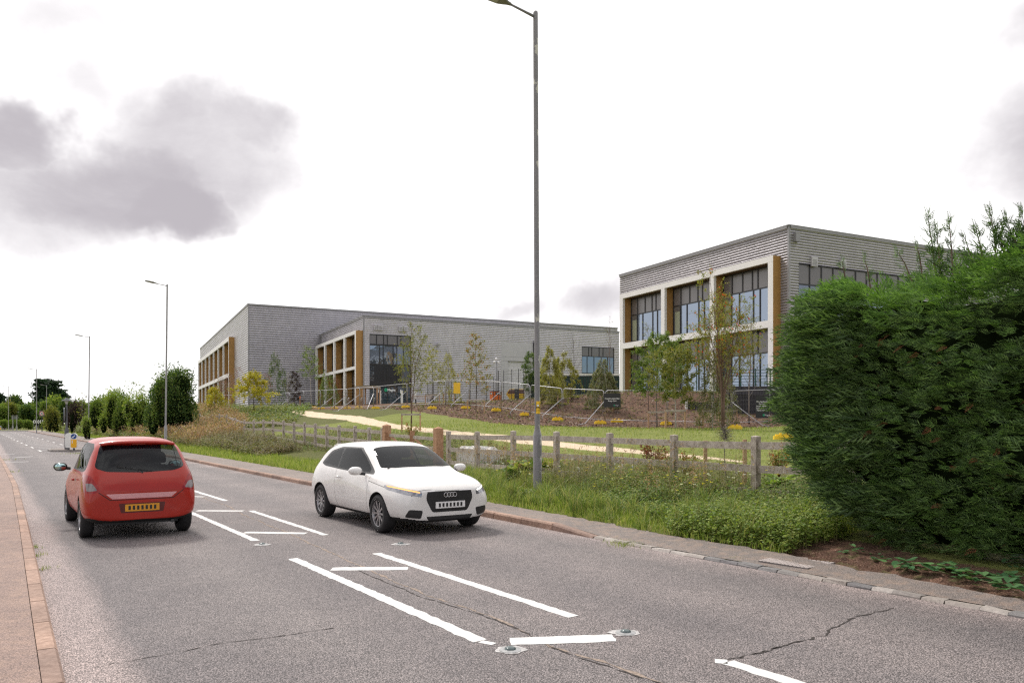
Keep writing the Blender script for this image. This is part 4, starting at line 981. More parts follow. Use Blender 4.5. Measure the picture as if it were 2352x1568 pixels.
for u, v, r, w_ in [(993, 939.5, .1, 'right of the bench legs'), (1070, 939, .3, 'below the yellow notice sheet'), (1140, 944.5, .5, 'below the orange mast trailer'), (1205, 955, .6, 'just left of the near lamp column'), (1281, 966, .3, 'just right of the near lamp column'),
                    (1379, 974, .2, 'left of the two under the Keep Out sign'), (1417, 970, 0, 'right of the two under the Keep Out sign'), (1530, 976, .4, 'behind the staked trees before the office'), (1688, 986, .3, 'under the leaning brace by the hedge'),
                    (1800, 1010, .1, 'lying loose in the grass by the hedge'), (932, 937, .2, 'in front of the right entrance door'), (863, 939, .3, 'before the timber shelter, larger pair'), (824, 937, 0, 'first left of the timber shelter'), (798, 938, 0, 'second left of the timber shelter'),
                    (768, 938, .1, 'third left of the timber shelter'), (738, 939, 0, 'fourth left of the timber shelter'), (721, 937, 0, 'fifth left of the timber shelter'), (689, 939.5, 0, 'by the small orange topped stake'), (663, 942, 0, 'left of the orange topped stake'), (646, 943, 0, 'right of the yellow tree, nearer one'), (628, 944, 0, 'right of the yellow tree, touching its crown'),
                    (583, 947, 0, 'under the bright yellow tree'), (508, 946, 0, 'under the small yellow tree')]:
    foot(u, v, r, 'yellow fence foot ' + w_)
# signs on the fence
def board(name, lab, u, v, D, w, h, lines, size, mat='sign_black', tm='lettering_white', logo=True, stem=False, rz=0.):
    x, y = ud(u, D); z = H + (V0 - v) / F * D; t = thing(name, lab, 'sign', (x, y, z), rz)
    m = MB(); m.box((0, 0, 0), (w, .012, h)); m.build('board', MATS[mat], t)
    lm = MB(); n = len(lines)
    for i, s in enumerate(lines):
        text_mesh(s, lm, size, Matrix.Translation((0, -.008, (n / 2 - i - .8) * size * 1.12 + h * .05)) @ Matrix.Rotation(R(90), 4, 'X'), depth=.001, bold=size * .02)
    if lm.n: lm.build('lettering', MATS[tm], t)
    if logo:
        g = MB(); hexlogo(g, Matrix.Translation((w * .12, -.008, -h * .36)) @ Matrix.Rotation(R(90), 4, 'X'), h * .055); text_mesh('Magna', g, h * .09, Matrix.Translation((w * .20, -.008, -h * .39)) @ Matrix.Rotation(R(90), 4, 'X'), 1, .001, 'LEFT'); g.build('logo', [MATS['logo_green'], MATS['lettering_white']], t)
    return t
board('site_sign', 'black landscape sign reading Construction Site Keep Out on the fence', 1406, 919, 48.3, 1.03, .86, ['Construction Site', 'Keep Out'], .125, rz=R(-10))
board('site_sign', 'black upright sign of apology for the works near the hedge', 1750.5, 934.5, 45.2, .72, 1.28, ['We Apologise', 'For Any', 'Inconvenience', 'Caused During', 'These Works'], .112, rz=R(-4))
board('notice_sheet', 'yellow notice sheet hung on the site fence', 1049.5, 891, 61.4, .6, .84, [], .1, 'sign_yellow', logo=False, rz=R(-25))
board('info_board', 'black upright board with white lines of text standing before the yellow skip', 1187, 907.5, 72, .42, 1.15, ['VISITOR', 'PARKING', 'SITE', 'OFFICE'][:0], .1, logo=False)
for k, (z_, w_) in enumerate(((.28, .3), (.18, .24), (.06, .34), (-.04, .3), (-.14, .3), (-.42, .12))):
    pass

# ------------------------------------------------------------------ around the entrance
def mesh_fence(pts, lab, zt, col='frame_dark', wires=12, name='mesh_fence', pw=.06):
    a0 = np.array([*ud(*pts[0][:2]), 0]); a0[2] = gpt(a0[0], a0[1]); t = thing(name, lab, 'fence', tuple(a0)); P = []
    for u, D in pts:
        p = np.array([*ud(u, D), 0]); p[2] = gpt(p[0], p[1]); P.append(p); m = MB(); m.box((p[0], p[1], p[2] + zt / 2), (pw, pw, zt + .1)); m.build('post', MATS[col], t, w=True)
    for a, b in zip(P[:-1], P[1:]):
        m = MB()
        for k in range(wires): h = zt * (k + .5) / wires; m.bar(a + (0, 0, h), b + (0, 0, h), .012, .012)
        n = int(np.linalg.norm(b - a) / .2)
        for k in range(1, n): p = a + (b - a) * k / n; m.bar(p, p + (0, 0, zt - .03), .006, .006)
        m.build('mesh_infill', MATS[col], t, w=True)
    return t
mesh_fence([(982.5, 88), (996, 86.5), (1006, 86), (1037, 84), (1046, 83.5), (1080, 81), (1094, 80), (1117, 78.5), (1134, 77.5)], 'black mesh security fence behind the benches', 2.35)
mesh_fence([(1145, 76.5), (1157, 76), (1175.5, 75), (1191, 74.5), (1203, 74)], 'black mesh security fence in front of the yellow skip', 2.9)
plain('screen_green', (.012, .06, .055), .6, .3, 20); 
def screen():
    D = 79; zb0 = 4.1; x0, _ = ud(1203.5, D); x1, _ = ud(1424, D); zt = H + (V0 - 861.5) / F * D
    t = thing('green_screen', 'dark green mesh screen enclosure behind the weeping trees', 'screen', (x0, D, zb0)); w = x1 - x0
    m = MB(); m.box((.25, 0, (zt - zb0) / 2 - .2), (.42, .3, zt - zb0 + .4)); m.build('end_post', MATS['vent_metal'], t)
    m = MB(); m.box((w / 2, -.0, zt - zb0 + .06), (w, .5, .12)); m.build('coping', MATS['frame_white'], t)
    m = MB(); m.box((w / 2 + .2, .05, (zt - zb0) / 2 - .2), (w - .5, .05, zt - zb0 + .3)); m.build('backing_cloth', MATS['screen_green'], t)
    m = MB(); x = .6
    while x < w: m.box((x, -.02, (zt - zb0) / 2 - .1), (.05, .03, zt - zb0)); x += .3
    z = .1
    while z < zt - zb0: m.box((w / 2 + .2, -.04, z), (w - .5, .02, .04)); z += .22
    m.build('lattice', MATS['frame_dark'], t)
screen()
# orange mast trailer with cameras
plain('orange_paint', (.75, .17, .02), .5, .1, 4); plain('brown_rust', (.16, .08, .065), .8, .3, 6)
x, y, z = *ud(1139, 78.5), 3.9; t = thing('camera_tower', 'orange mobile camera tower box with a telescopic mast', 'camera tower', (x, y, z - .05), R(24))
m = MB(); m.box((0, 0, .52), (1.0, .8, 1.04)); m.build('cabinet', MATS['orange_paint'], t)
for (cx, cy, rz_, s) in ((.12, -.402, 0, .26), (-.503, 0, -90, .2)):
    lm = MB(); mt_ = Matrix.Translation((cx, cy, .82)) @ Matrix.Rotation(R(rz_), 4, 'Z') @ Matrix.Rotation(R(90), 4, 'X')
    lm.prism([(-s * 1.3, -s * .5), (s * 1.3, -s * .5), (s * 1.3, s * .6), (-s * 1.3, s * .6)], 0, .006, mt_, 0); text_mesh('VPS', lm, s, mt_ @ Matrix.Translation((0, -s * .3, .008)), 1, .002, bold=.01); lm.build('lettering', [MATS['sign_black'], MATS['lettering_white']], t)
m = MB(); m.box((0, 0, 1.07), (1.06, .86, .05)); m.build('lid', MATS['sign_black'], t)
zt = (H + (V0 - 830) / F * 78.5) - z
for r0_, z0_, z1_ in ((.16, 1.05, 2.3), (.10, 2.3, 3.2), (.06, 3.2, zt)): m = MB(); m.box((.05, 0, (z0_ + z1_) / 2), (r0_ * 2, r0_ * 2, z1_ - z0_)); m.build('mast_section', MATS['galvanised'], t)
for dx, dz in ((-.2, 0), (.22, -.05), (0, .3)): m = MB(); m.rev([(0, -.13), (.1, -.1), (.12, 0), (.08, .12), (0, .14)], 10, (.05 + dx, 0, zt + dz)); m.build('camera_dome', MATS['sign_white'], t, smooth=True)
m = MB(); m.box((.05, 0, zt - .02), (.5, .06, .05)); m.build('cross_arm', MATS['galvanised'], t)
# skip
x, y = ud(1187, 80); t = thing('waste_skip', 'yellow waste skip with sloping ends and rusty inside', 'skip', (x, y, 4.0), 0)
m = MB(); B_ = [(-.7, -.7, .15), (.7, -.7, .15), (.7, .7, .15), (-.7, .7, .15)]; T_ = [(-1.05, -.8, .65), (1.05, -.8, .65), (1.05, .8, .65), (-1.05, .8, .65)]; T2 = [(-.75, -.82, 1.15), (.75, -.82, 1.15), (.75, .82, 1.15), (-.75, .82, 1.15)]
m.add(B_ + T_, [(0, 3, 2, 1), (0, 1, 5, 4), (1, 2, 6, 5), (2, 3, 7, 6), (3, 0, 4, 7)]); m.build('hull', MATS['block_yellow'], t)
m = MB(); m.add([(-1.05, -.8, .65), (1.05, -.8, .65), (.75, -.82, 1.15), (-.75, -.82, 1.15), (-1.05, .8, .65), (1.05, .8, .65), (.75, .82, 1.15), (-.75, .82, 1.15)], [(4, 5, 6, 7), (0, 4, 7, 3), (1, 2, 6, 5)]); m.add([(-.75, -.805, .66), (.75, -.805, .66), (.62, -.82, 1.1), (-.62, -.82, 1.1)], [(0, 1, 2, 3)]); m.build('inner_side', MATS['brown_rust'], t)
m = MB(); m.tube([(-1.05, -.8, .65), (1.05, -.8, .65)], .05, 6); m.tube([(-1.05, -.8, .65), (-.75, -.82, 1.15), (.75, -.82, 1.15), (1.05, -.8, .65)], .035, 6); m.build('rim', MATS['block_yellow'], t)
# benches
def bench(u, D, w, lab, back=True):
    x, y = ud(u, D); z = gpt(x, y); t = thing('bench', lab, 'bench', (x, y, z), R(22))
    for k in range(3): m = MB(); m.box((0, -.15 + k * .15, .45), (w, .12, .05)); m.build('seat_slat', MATS['wood_grey'], t)
    if back:
        for k in range(2): m = MB(); m.box((0, .25, .62 + k * .15), (w, .04, .11)); m.build('back_slat', MATS['wood_grey'], t)
    for sx in (-1, 1):
        m = MB(); m.box((sx * (w / 2 - .3), 0, .2), (.08, .4, .44)); m.build('leg', MATS['frame_dark'], t)
        if back: m = MB(); m.box((sx * (w / 2 - .15), .28, .6), (.06, .05, .5)); m.build('back_support', MATS['frame_dark'], t)
bench(972, 80, 2.2, 'dark bench with slatted back beyond the site fence'); bench(1020, 79, 3.0, 'long low backless bench right of the slatted bench', False)
# three white bollards by the door
for u, w_ in ((873, 'left'), (923, 'middle'), (954, 'right')):
    x, y = ud(u, 97); t = thing('bollard', 'slim white bollard at the entrance doors, %s of three' % w_, 'bollard', (x, y, 4.0), 0, 'white bollards at the entrance'); m = MB(); m.box((0, 0, .85), (.24, .2, 1.75)); m.build('shaft', MATS['frame_white'], t); m = MB(); m.box((0, 0, 1.75), (.27, .23, .06)); m.build('cap', MATS['sign_white'], t)
m = MB(); m.add([(*FB.P(-.5, a, 0)[:2], z) for z in (3.9, 4.12) for a in (3, 14)] + [(*FB.P(-3.2, a, 0)[:2], z) for z in (3.9, 4.12) for a in (3, 14)], [(0, 1, 3, 2), (4, 6, 7, 5), (2, 3, 7, 6), (0, 2, 6, 4), (1, 5, 7, 3)]); struct(m.build('entrance_path', MATS['concrete_pale']))
# timber shelter with planted roof and cycle racks
x0, _ = ud(817, 92); x1, _ = ud(869, 92); t = thing('timber_shelter', 'small timber shelter with a flat planted roof by the entrance', 'shelter', ((x0 + x1) / 2, 92, 3.85)); w = x1 - x0
zt = H + (V0 - 887) / F * 92 - 3.85
m = MB(); m.box((0, .6, zt - .12), (w, 2.2, .22)); m.build('roof', MATS['wood_grey'], t)
for sx in (-.9, -.35, .93):
    for sy in (-.3, 1.5): m = MB(); m.box((sx * w / 2, sy, (zt - .23) / 2), (.13, .13, zt - .23)); m.build('post', MATS['stake_wood'], t)
plain('sedum', (.20, .16, .05), .9, .5, 8); m = MB(); m.box((0, .6, zt + .02), (w - .15, 2.05, .06)); m.build('planted_roof', MATS['sedum'], t)
for k in range(5):
    x = x0 - .6 + k * .75; tt = thing('cycle_rack', 'bent tube cycle rack under the shelter, place %s from the left' % ['one', 'two', 'three', 'four', 'five'][k], 'cycle rack', (x, 90.6, 3.8), 0, 'cycle racks at the shelter'); m = MB(); m.tube([(0, 0, 0), (0, 0, .75), (.06, .2, .88), (.06, .6, .88), (0, .8, .75), (0, .8, 0)], .03, 6); m.build('hoop', MATS['galvanised'], tt, smooth=True)
# black walls before the office
plain('wall_black', (.028, .026, .032), .7, .15, 3); plain('wall_black_smooth', (.035, .032, .038), .6, .1, 1.5)
def ribbed(u0, D0, u1, D1, v0, v1, lab, base=-.4, name='retaining_wall', tops=None):
    a = np.array([*ud(u0, D0), 0]); b = np.array([*ud(u1, D1), 0]); za = H + (V0 - v0) / F * D0; zb2 = H + (V0 - v1) / F * D1
    t = thing(name, lab, 'wall', (a[0], a[1], 2)); L_ = np.linalg.norm(b - a); d = (b - a) / L_; n = int(L_ / .13); nn = np.array((d[1], -d[0], 0)) * (1 if d[1] * 0 - d[0] < 0 else -1)
    if nn[1] > 0: nn = -nn
    V = []
    for i in range(n * 4 + 1):
        f = i / (n * 4); p = a + (b - a) * f; o = (0, .035, .035, 0)[i % 4]
        q = p + nn * o; z1 = za + (zb2 - za) * f; V += [(q[0], q[1], 1.6), (q[0], q[1], z1)]
    i = np.arange(n * 4) * 2; m = MB(); m.add(V, np.stack([i, i + 2, i + 3, i + 1], 1)); m.build('ribbed_face', MATS['wall_black'], t, w=True)
    m = MB(); m.bar((a[0], a[1], za + .02), (b[0], b[1], zb2 + .02), .14, .05); m.build('coping', MATS['wall_black_smooth'], t, w=True)
    return t, a, b
t, a, b = ribbed(1576, 54.5, 1672, 53.5, 924, 926, 'low black ribbed wall left of the rowan tree')
m = MB(); m.box((a[0], a[1] - .06, 2.6), (.16, .16, 1.6)); m.build('end_post', MATS['concrete_pale'], t, w=True)
ribbed(1655, 53.2, 1900, 52.5, 905.5, 909, 'tall black ribbed wall behind the apology sign')
x0, y0 = ud(1658, 56.5); x1, y1 = ud(1930, 55.5); t = thing('parapet_wall', 'smooth black panel wall on top of the ribbed walls beside the hedge', 'wall', (x0, y0, 2.2)); zt = 4.38
for k in range(6):
    f0, f1 = k / 6 + .001, (k + 1) / 6 - .001; m = MB(); m.bar((x0 + (x1 - x0) * f0, y0 + (y1 - y0) * f0, 3.0), (x0 + (x1 - x0) * f1, y0 + (y1 - y0) * f1, 3.0), .15, (zt - 3.0) * 2); m.build('wall_panel', MATS['wall_black_smooth'], t, w=True)
plain('rail_green', (.012, .075, .06), .5, .2, 8)
t = thing('guard_rail', 'dark green mesh guard rail above the black panel wall', 'railing', (x0, y0, zt))
for k in range(8):
    f = (k + .3) / 8; m = MB(); m.box((x0 + (x1 - x0) * f, y0 + (y1 - y0) * f, zt + .62), (.07, .07, 1.3)); m.build('post', MATS['rail_green'], t, w=True)
for k in range(6): h = zt + .12 + k * .21; m = MB(); m.bar((x0, y0, h), (x1, y1, h), .03, .035); m.build('rail', MATS['rail_green'], t, w=True)
mesh_fence([(1600, 60), (1639, 57), (1658, 56.5)], 'green mesh fence post run behind the rowan tree', 1.9, 'rail_green', 6)
# ------------------------------------------------------------------ traffic island, signs
plain('bollard_yellow', (.88, .45, .01), .4, .05, 5); plain('sign_blue', (.01, .06, .26), .4, .05, 5); plain('post_grey', (.10, .10, .11), .55, .25, 10)
plain('bollard_white', (.78, .77, .74), .5, .05, 5); plain('sign_back', (.16, .165, .17), .6, .15, 5); plain('sign_red', (.55, .02, .02), .45, .05, 5)
def island(s0, s1, d0, d1):
    pts = []; r = (d1 - d0) / 2; dc = (d0 + d1) / 2
    for a in np.linspace(-90, 90, 9): pts.append((s1 - r + r * math.cos(R(a)), dc + r * math.sin(R(a))))
    for a in np.linspace(90, 270, 9): pts.append((s0 + r + r * math.cos(R(a)), dc + r * math.sin(R(a))))
    P = [xy(s, d) for s, d in pts]; m = MB(); m.prism(P[::-1] if False else P, .0, .12); k = struct(m.build('island_kerb', MATS['kerb_grey']))
    m = MB(); c = np.mean(P, 0); Q = [tuple(c + (np.array(p) - c) * .86) for p in P]; m.prism(Q, .12, .126); m.build('island_top', MATS['pavement'], k)
sp, dp = sd(*ud(153, 48.5)); si, di = sd(*ud(120, 47.2))
island(sp - 1.3, sp + 2.4, dp - .95, dp + 1.1)
def arrow(mb, M, r, mi=0):
    # down-left arrow
    A = [(-.62, -.62), (.02, -.55), (-.17, -.36), (.55, .36), (.36, .55), (-.36, -.17), (-.55, .02)]
    mb.prism([(x * r * .95 + .0, y * r * .95) for x, y in A], 0, .003, M, mi)
def keepleft(x, y, z, rz, lab, facing=True):
    t = thing('keep_left_bollard', lab, 'traffic bollard', (x, y, z), rz, 'lit keep left bollards on the refuges')
    M_ = Matrix.Rotation(R(90), 4, 'X')
    out = [(-.13, .12), (.13, .12), (.17, .22), (.18, .62)] + [(.195 * math.cos(R(a)), .82 + .195 * math.sin(R(a))) for a in range(-30, 211, 20)] + [(-.18, .62), (-.17, .22)]
    m = MB(); m.prism(out, -.11, .11, M_); m.build('shell', MATS['bollard_white'], t)
    m = MB(); m.rev([(.06, -.02), (.06, .12), (.09, .12), (.09, .14)], 10); m.build('foot', MATS['post_grey'], t)
    if facing:
        m = MB(); m.prism([(-.12, .15), (.12, .15), (.155, .24), (.155, .64), (-.155, .64), (-.155, .24)], .111, .118, M_); m.build('front_panel', MATS['bollard_yellow'], t)
        m = MB(); m.prism([(.15 * math.cos(R(a)), .82 + .15 * math.sin(R(a))) for a in range(0, 360, 15)], .111, .118, M_); d = m.build('blue_disc', MATS['sign_blue'], t)
        m = MB(); arrow(m, Matrix.Translation((0, -.12, .82)) @ M_, .15); m.build('white_arrow', MATS['sign_white'], d)
        m = MB(); m.box((-.08, -.121, .5), (.04, .004, .18)); m.build('reflector', MATS['sign_white'], t)
x, y = ud(170, 46.9); keepleft(x, y, .13, R(22), 'yellow keep left bollard facing the camera on the near traffic island')
x, y = ud(157.5, 47.6); keepleft(x, y, .13, R(200), 'white back of a keep left bollard behind the island post', False)
x, y = ud(0.5, 178); keepleft(x, y, .1, R(22), 'small far keep left bollard at the left edge of the picture')
# island post with blue sign seen almost edge-on and a capped lamp
x, y = ud(153, 48.5); t = thing('beacon_post', 'dark post with capped lamp and edge on blue arrow sign on the island', 'sign post', (x, y, .12))
zt = H + (V0 - 916) / F * 48.5 - .12
MB().rev([(.12, 0), (.12, 1.15), (.065, 1.35), (.055, 1.4), (.05, zt - .3)], 12).build('post', MATS['post_grey'], t, smooth=True)
m = MB(); m.rev([(.28, zt - .12), (.27, zt - .09), (.1, zt), (.09, zt + .05), (0, zt + .07)], 14); m.build('lamp_hood', MATS['sign_back'], t, smooth=True)
m = MB(); m.rev([(.05, zt - .32), (.12, zt - .13), (.12, zt - .12), (0, zt - .12)], 12); m.build('lamp_glass', MATS['lamp_lens'], t)
dsk = Matrix.Translation((-.12, -.1, zt - .95)) @ Matrix.Rotation(R(-62), 4, 'Z') @ Matrix.Rotation(R(90), 4, 'X')
m = MB(); m.prism([(.33 * math.cos(R(a)), .42 * math.sin(R(a))) for a in range(0, 360, 15)], -.06, .0, dsk); m.build('sign_box', MATS['sign_back'], t)
m = MB(); m.prism([(.3 * math.cos(R(a)), .39 * math.sin(R(a))) for a in range(0, 360, 15)], .0, .006, dsk); d = m.build('blue_disc', MATS['sign_blue'], t)
m = MB(); arrow(m, dsk @ Matrix.Translation((0, 0, .007)), .3); m.build('white_arrow', MATS['sign_white'], d)
# forty sign
D = 150; x, y = ud(96.5, D); z = gpt(x, y); t = thing('speed_sign', 'round red ringed forty speed limit sign on a grey backing board', 'road sign', (x, y, z), 0)
zc = H + (V0 - 949.3) / F * D - z
MB().rev([(.09, -.2), (.09, 1.0), (.05, 1.1), (.05, zc + .5)], 8).build('post', MATS['post_grey'], t)
m = MB(); m.box((0, -.05, zc), (1.0, .05, .95)); m.build('backing_board', MATS['sign_back'], t)
Mz = Matrix.Translation((0, -.08, zc)) @ Matrix.Rotation(R(90), 4, 'X'); cir = lambda r: [(r * math.cos(R(a)), r * math.sin(R(a))) for a in range(0, 360, 15)]
m = MB(); m.prism(cir(.41), 0, .006, Mz); r_ = m.build('red_ring', MATS['sign_red'], t); m = MB(); m.prism(cir(.31), .006, .012, Mz); m.build('white_disc', MATS['sign_white'], r_)
m = MB(); text_mesh('40', m, .46, Mz @ Matrix.Translation((0, -.16, .016)), 0, .003, bold=.012); m.build('number', MATS['sign_black'], r_)
m = MB(); m.box((0, -.15, zc + .53), (.5, .25, .1)); m.build('sign_light', MATS['sign_back'], t)
# chevrons
D = 186; x, y = ud(88.5, D); z = gpt(x, y); t = thing('chevron_sign', 'long black and white chevron board at the bend', 'road sign', (x, y, z)); zc = H + (V0 - 968.2) / F * D - z; w = 25 / F * D; h = 8 / F * D
m = MB(); m.box((0, 0, zc), (w, .04, h)); m.build('board', MATS['sign_black'], t)
m = MB()
for k in range(5): xx = -w / 2 + (k + .35) * w / 5; q = w / 11; m.prism([(xx, h / 2), (xx + q, h / 2), (xx + q * .1, 0), (xx + q, -h / 2), (xx, -h / 2), (xx - q * .9, 0)][::-1], 0, .01, Matrix.Translation((0, -.03, zc)) @ Matrix.Rotation(R(90), 4, 'X'))
m.build('white_chevrons', MATS['sign_white'], t)
for sx in (-.45, 0, .45): m = MB(); m.box((sx * w, .05, zc / 2 - .3), (.1, .06, zc + .5)); m.build('post', MATS['post_grey'], t)
# direction sign seen from behind
D = 200; x, y = ud(34.5, D); z = gpt(x, y); t = thing('direction_sign', 'grey arrow ended direction sign on two posts, seen from the back', 'road sign', (x, y, z)); zc = H + (V0 - 958.5) / F * D - z; w = 16 / F * D
m = MB(); m.prism([(-w / 2, -.42), (w / 2 - .25, -.42), (w / 2, 0), (w / 2 - .25, .42), (-w / 2, .42)], -.03, .03, Matrix.Translation((0, 0, zc)) @ Matrix.Rotation(R(90), 4, 'X')); m.build('panel', MATS['sign_back'], t)
for sx in (-.28, .28):
    m = MB(); m.rev([(.2, -.2), (.2, .9), (.1, 1.0), (.1, zc + .5)], 8, (sx * w * 1.0, -.1, 0)); m.build('post', MATS['lamp_column_far'], t); m = MB(); m.box((sx * w + .15, -.3, zc + .55), (.5, .2, .1)); m.build('sign_light', MATS['sign_back'], t)
D = 210; x, y = ud(16, D); t = thing('roadside_wall', 'low grey wall behind the far lamps at the left edge', 'wall', (x, y, gpt(x, y))); m = MB(); m.box((0, 0, 1.0), (3.4, .3, 2.6)); m.build('wall_face', MATS['kerb_grey'], t); m = MB(); m.box((0, 0, 2.35), (3.6, .4, .12)); m.build('coping', MATS['concrete_pale'], t)
# ------------------------------------------------------------------ vegetation helpers
def runit(n): v = rng.normal(0, 1, (n, 3)); return v / (np.linalg.norm(v, axis=1)[:, None] + 1e-9)
def nrm(v): return v / (np.linalg.norm(v, axis=-1, keepdims=True) + 1e-9)
def leaves(m, P, Dr, size, wid=.45, fold=.12, mi=0, side=None):
    P = np.asarray(P, float); n = len(P)
    if n == 0: return
    Dr = nrm(np.asarray(Dr, float)); size = np.broadcast_to(np.asarray(size, float), (n,))[:, None]
    sd_ = nrm(np.cross(Dr, runit(n))) if side is None else nrm(np.cross(Dr, side)); up = np.cross(Dr, sd_)
    mid = P + Dr * size * .45
    V = np.stack([P, mid + sd_ * size * wid / 2 + up * size * fold, P + Dr * size, mid - sd_ * size * wid / 2 + up * size * fold], 1).reshape(-1, 3)
    i = np.arange(n)[:, None] * 4 + np.arange(4)[None]; m.add(V, i, mi)
def blades(m, P, h, lean=.35, wid=.012, seg=2, mi=0, dirv=None):
    P = np.asarray(P, float); n = len(P); h = np.broadcast_to(h, (n,)).copy(); a = rng.uniform(0, 2 * math.pi, n)
    ln = np.abs(rng.normal(0, lean, n)) * h; dx = np.stack([np.cos(a), np.sin(a), np.zeros(n)], 1) * ln[:, None]
    if dirv is not None: dx = dx + np.array(dirv) * h[:, None]
    b = rng.uniform(0, 2 * math.pi, n); w = np.stack([np.cos(b), np.sin(b), np.zeros(n)], 1) * np.broadcast_to(wid, (n,))[:, None] / 2
    z = np.zeros((n, 3)); z[:, 2] = 1
    if seg == 1:
        V = np.stack([P - w, P + w, P + dx + z * h[:, None]], 1).reshape(-1, 3); i = np.arange(n)[:, None] * 3 + np.arange(3)[None]; m.add(V, i, mi)
    else:
        M1 = P + dx * .3 + z * h[:, None] * .6
        V = np.stack([P - w, P + w, M1 + w * .8, M1 - w * .8, P + dx + z * (h * .95)[:, None]], 1).reshape(-1, 3)
        k = np.arange(n)[:, None] * 5; m.add(V, k + np.array([[0, 1, 2, 3]]), mi); o = m.n - 5 * n; m.f.append(k + np.array([[3, 2, 4]]) + o); m.mi.append(np.full(n, mi))
def scatter(n, s0, s1, d0, d1, dfun=None):
    s = rng.uniform(s0, s1, n); d = rng.uniform(d0, d1, n)
    if dfun is not None: d = dfun(s) + (d - d0)
    x, y = xy(s, d); return x, y, s, d
def onground(x, y, dz=0.): return np.stack([x, y, gz(x, y) + dz], 1)
plain('bark_grey', (.20, .17, .15), .9, .4, 14); plain('bark_brown', (.16, .10, .075), .9, .35, 14); plain('bark_dark', (.07, .05, .04), .9, .35, 10)
def m_birch():
    m, nt, N, L, b = new_mat('bark_birch'); f = nz(N, L, 7, 5, .7, 'Object', (1, 1, 3.5))
    L.new(ramp(N, L, f, [(.38, (.07, .06, .055)), (.46, (.42, .37, .34)), (.7, (.62, .57, .54))]), b.inputs['Base Color']); b.inputs['Roughness'].default_value = .8
m_birch()
leafmat('leaf_green', [(0.078, 0.145, 0.026), (0.125, 0.203, 0.036), (0.188, 0.261, 0.058), (0.251, 0.304, 0.072)])
leafmat('leaf_dark', [(0.026, 0.061, 0.019), (0.047, 0.101, 0.027), (0.080, 0.149, 0.038), (0.131, 0.203, 0.047), (0.190, 0.243, 0.061)], trans=.3)
leafmat('leaf_olive', [(0.098, 0.126, 0.028), (0.154, 0.182, 0.042), (0.238, 0.252, 0.056), (0.308, 0.280, 0.070)])
leafmat('leaf_light', [(0.120, 0.192, 0.036), (0.192, 0.288, 0.048), (0.264, 0.348, 0.072), (0.336, 0.384, 0.096)])
leafmat('leaf_yellow', [(.35, .34, .03), (.48, .42, .04), (.55, .38, .04), (.30, .36, .04), (.60, .50, .06)])
leafmat('leaf_weep', [(.20, .22, .05), (.30, .30, .07), (.38, .37, .09), (.24, .20, .06), (.44, .42, .13)], trans=.45)
leafmat('leaf_grey', [(0.131, 0.160, 0.065), (0.203, 0.232, 0.102), (0.275, 0.290, 0.145), (0.145, 0.102, 0.043)])
leafmat('leaf_autumn', [(.20, .22, .06), (.25, .27, .07), (.48, .13, .05), (.20, .22, .06), (.42, .27, .08), (.18, .21, .05), (.22, .24, .06)])
leafmat('leaf_rowan', [(.15, .19, .04), (.24, .27, .05), (.34, .33, .06), (.19, .22, .045), (.28, .29, .06), (.36, .20, .05), (.20, .24, .05)])
leafmat('leaf_red', [(.16, .03, .025), (.25, .05, .03), (.12, .05, .03), (.14, .14, .04), (.35, .10, .05)])
leafmat('leaf_purple', [(.05, .03, .03), (.08, .04, .04), (.06, .05, .035)], trans=.15)
leafmat('scrub', [(0.105, 0.098, 0.038), (0.180, 0.150, 0.060), (0.255, 0.180, 0.098), (0.150, 0.165, 0.045), (0.300, 0.195, 0.128), (0.195, 0.210, 0.060)], trans=.25)
leafmat('dry_grass', [(.30, .17, .11), (.42, .26, .17), (.50, .34, .23), (.24, .15, .09), (.56, .42, .28), (.20, .19, .07)], trans=.3)
leafmat('grass_blade', [(.13, .19, .03), (.18, .26, .045), (.25, .33, .06), (.33, .38, .10), (.42, .40, .17)], trans=.35)
leafmat('nettle', [(0.080, 0.145, 0.036), (0.128, 0.217, 0.043), (0.191, 0.290, 0.058), (0.271, 0.362, 0.087), (0.351, 0.377, 0.116)], trans=.3)
leafmat('weed_stem', [(.16, .14, .06), (.24, .20, .09), (.13, .15, .05)], trans=.1)
leafmat('needle', [(.012, .030, .016), (.018, .045, .018), (.028, .065, .022), (.04, .085, .028)], trans=.1)
leafmat('leylandii', [(.035, .070, .020), (.055, .110, .030), (.085, .155, .042), (.125, .215, .06), (.19, .30, .09)], trans=.25, rough=.45, spec=.4)
leafmat('leylandii_tip', [(.10, .20, .04), (.15, .28, .06), (.20, .34, .08), (.07, .15, .035)], trans=.3, rough=.45)
leafmat('leylandii_dead', [(.20, .07, .03), (.14, .06, .035), (.26, .11, .05)], trans=.1)
leafmat('flower_yellow', [(.7, .6, .05), (.6, .55, .1)]); leafmat('flower_white', [(.8, .8, .76), (.7, .7, .66)]); leafmat('berry', [(.6, .05, .02), (.7, .12, .03)])
leafmat('bindweed', [(.06, .15, .06), (.09, .20, .08), (.13, .26, .09)], trans=.25)
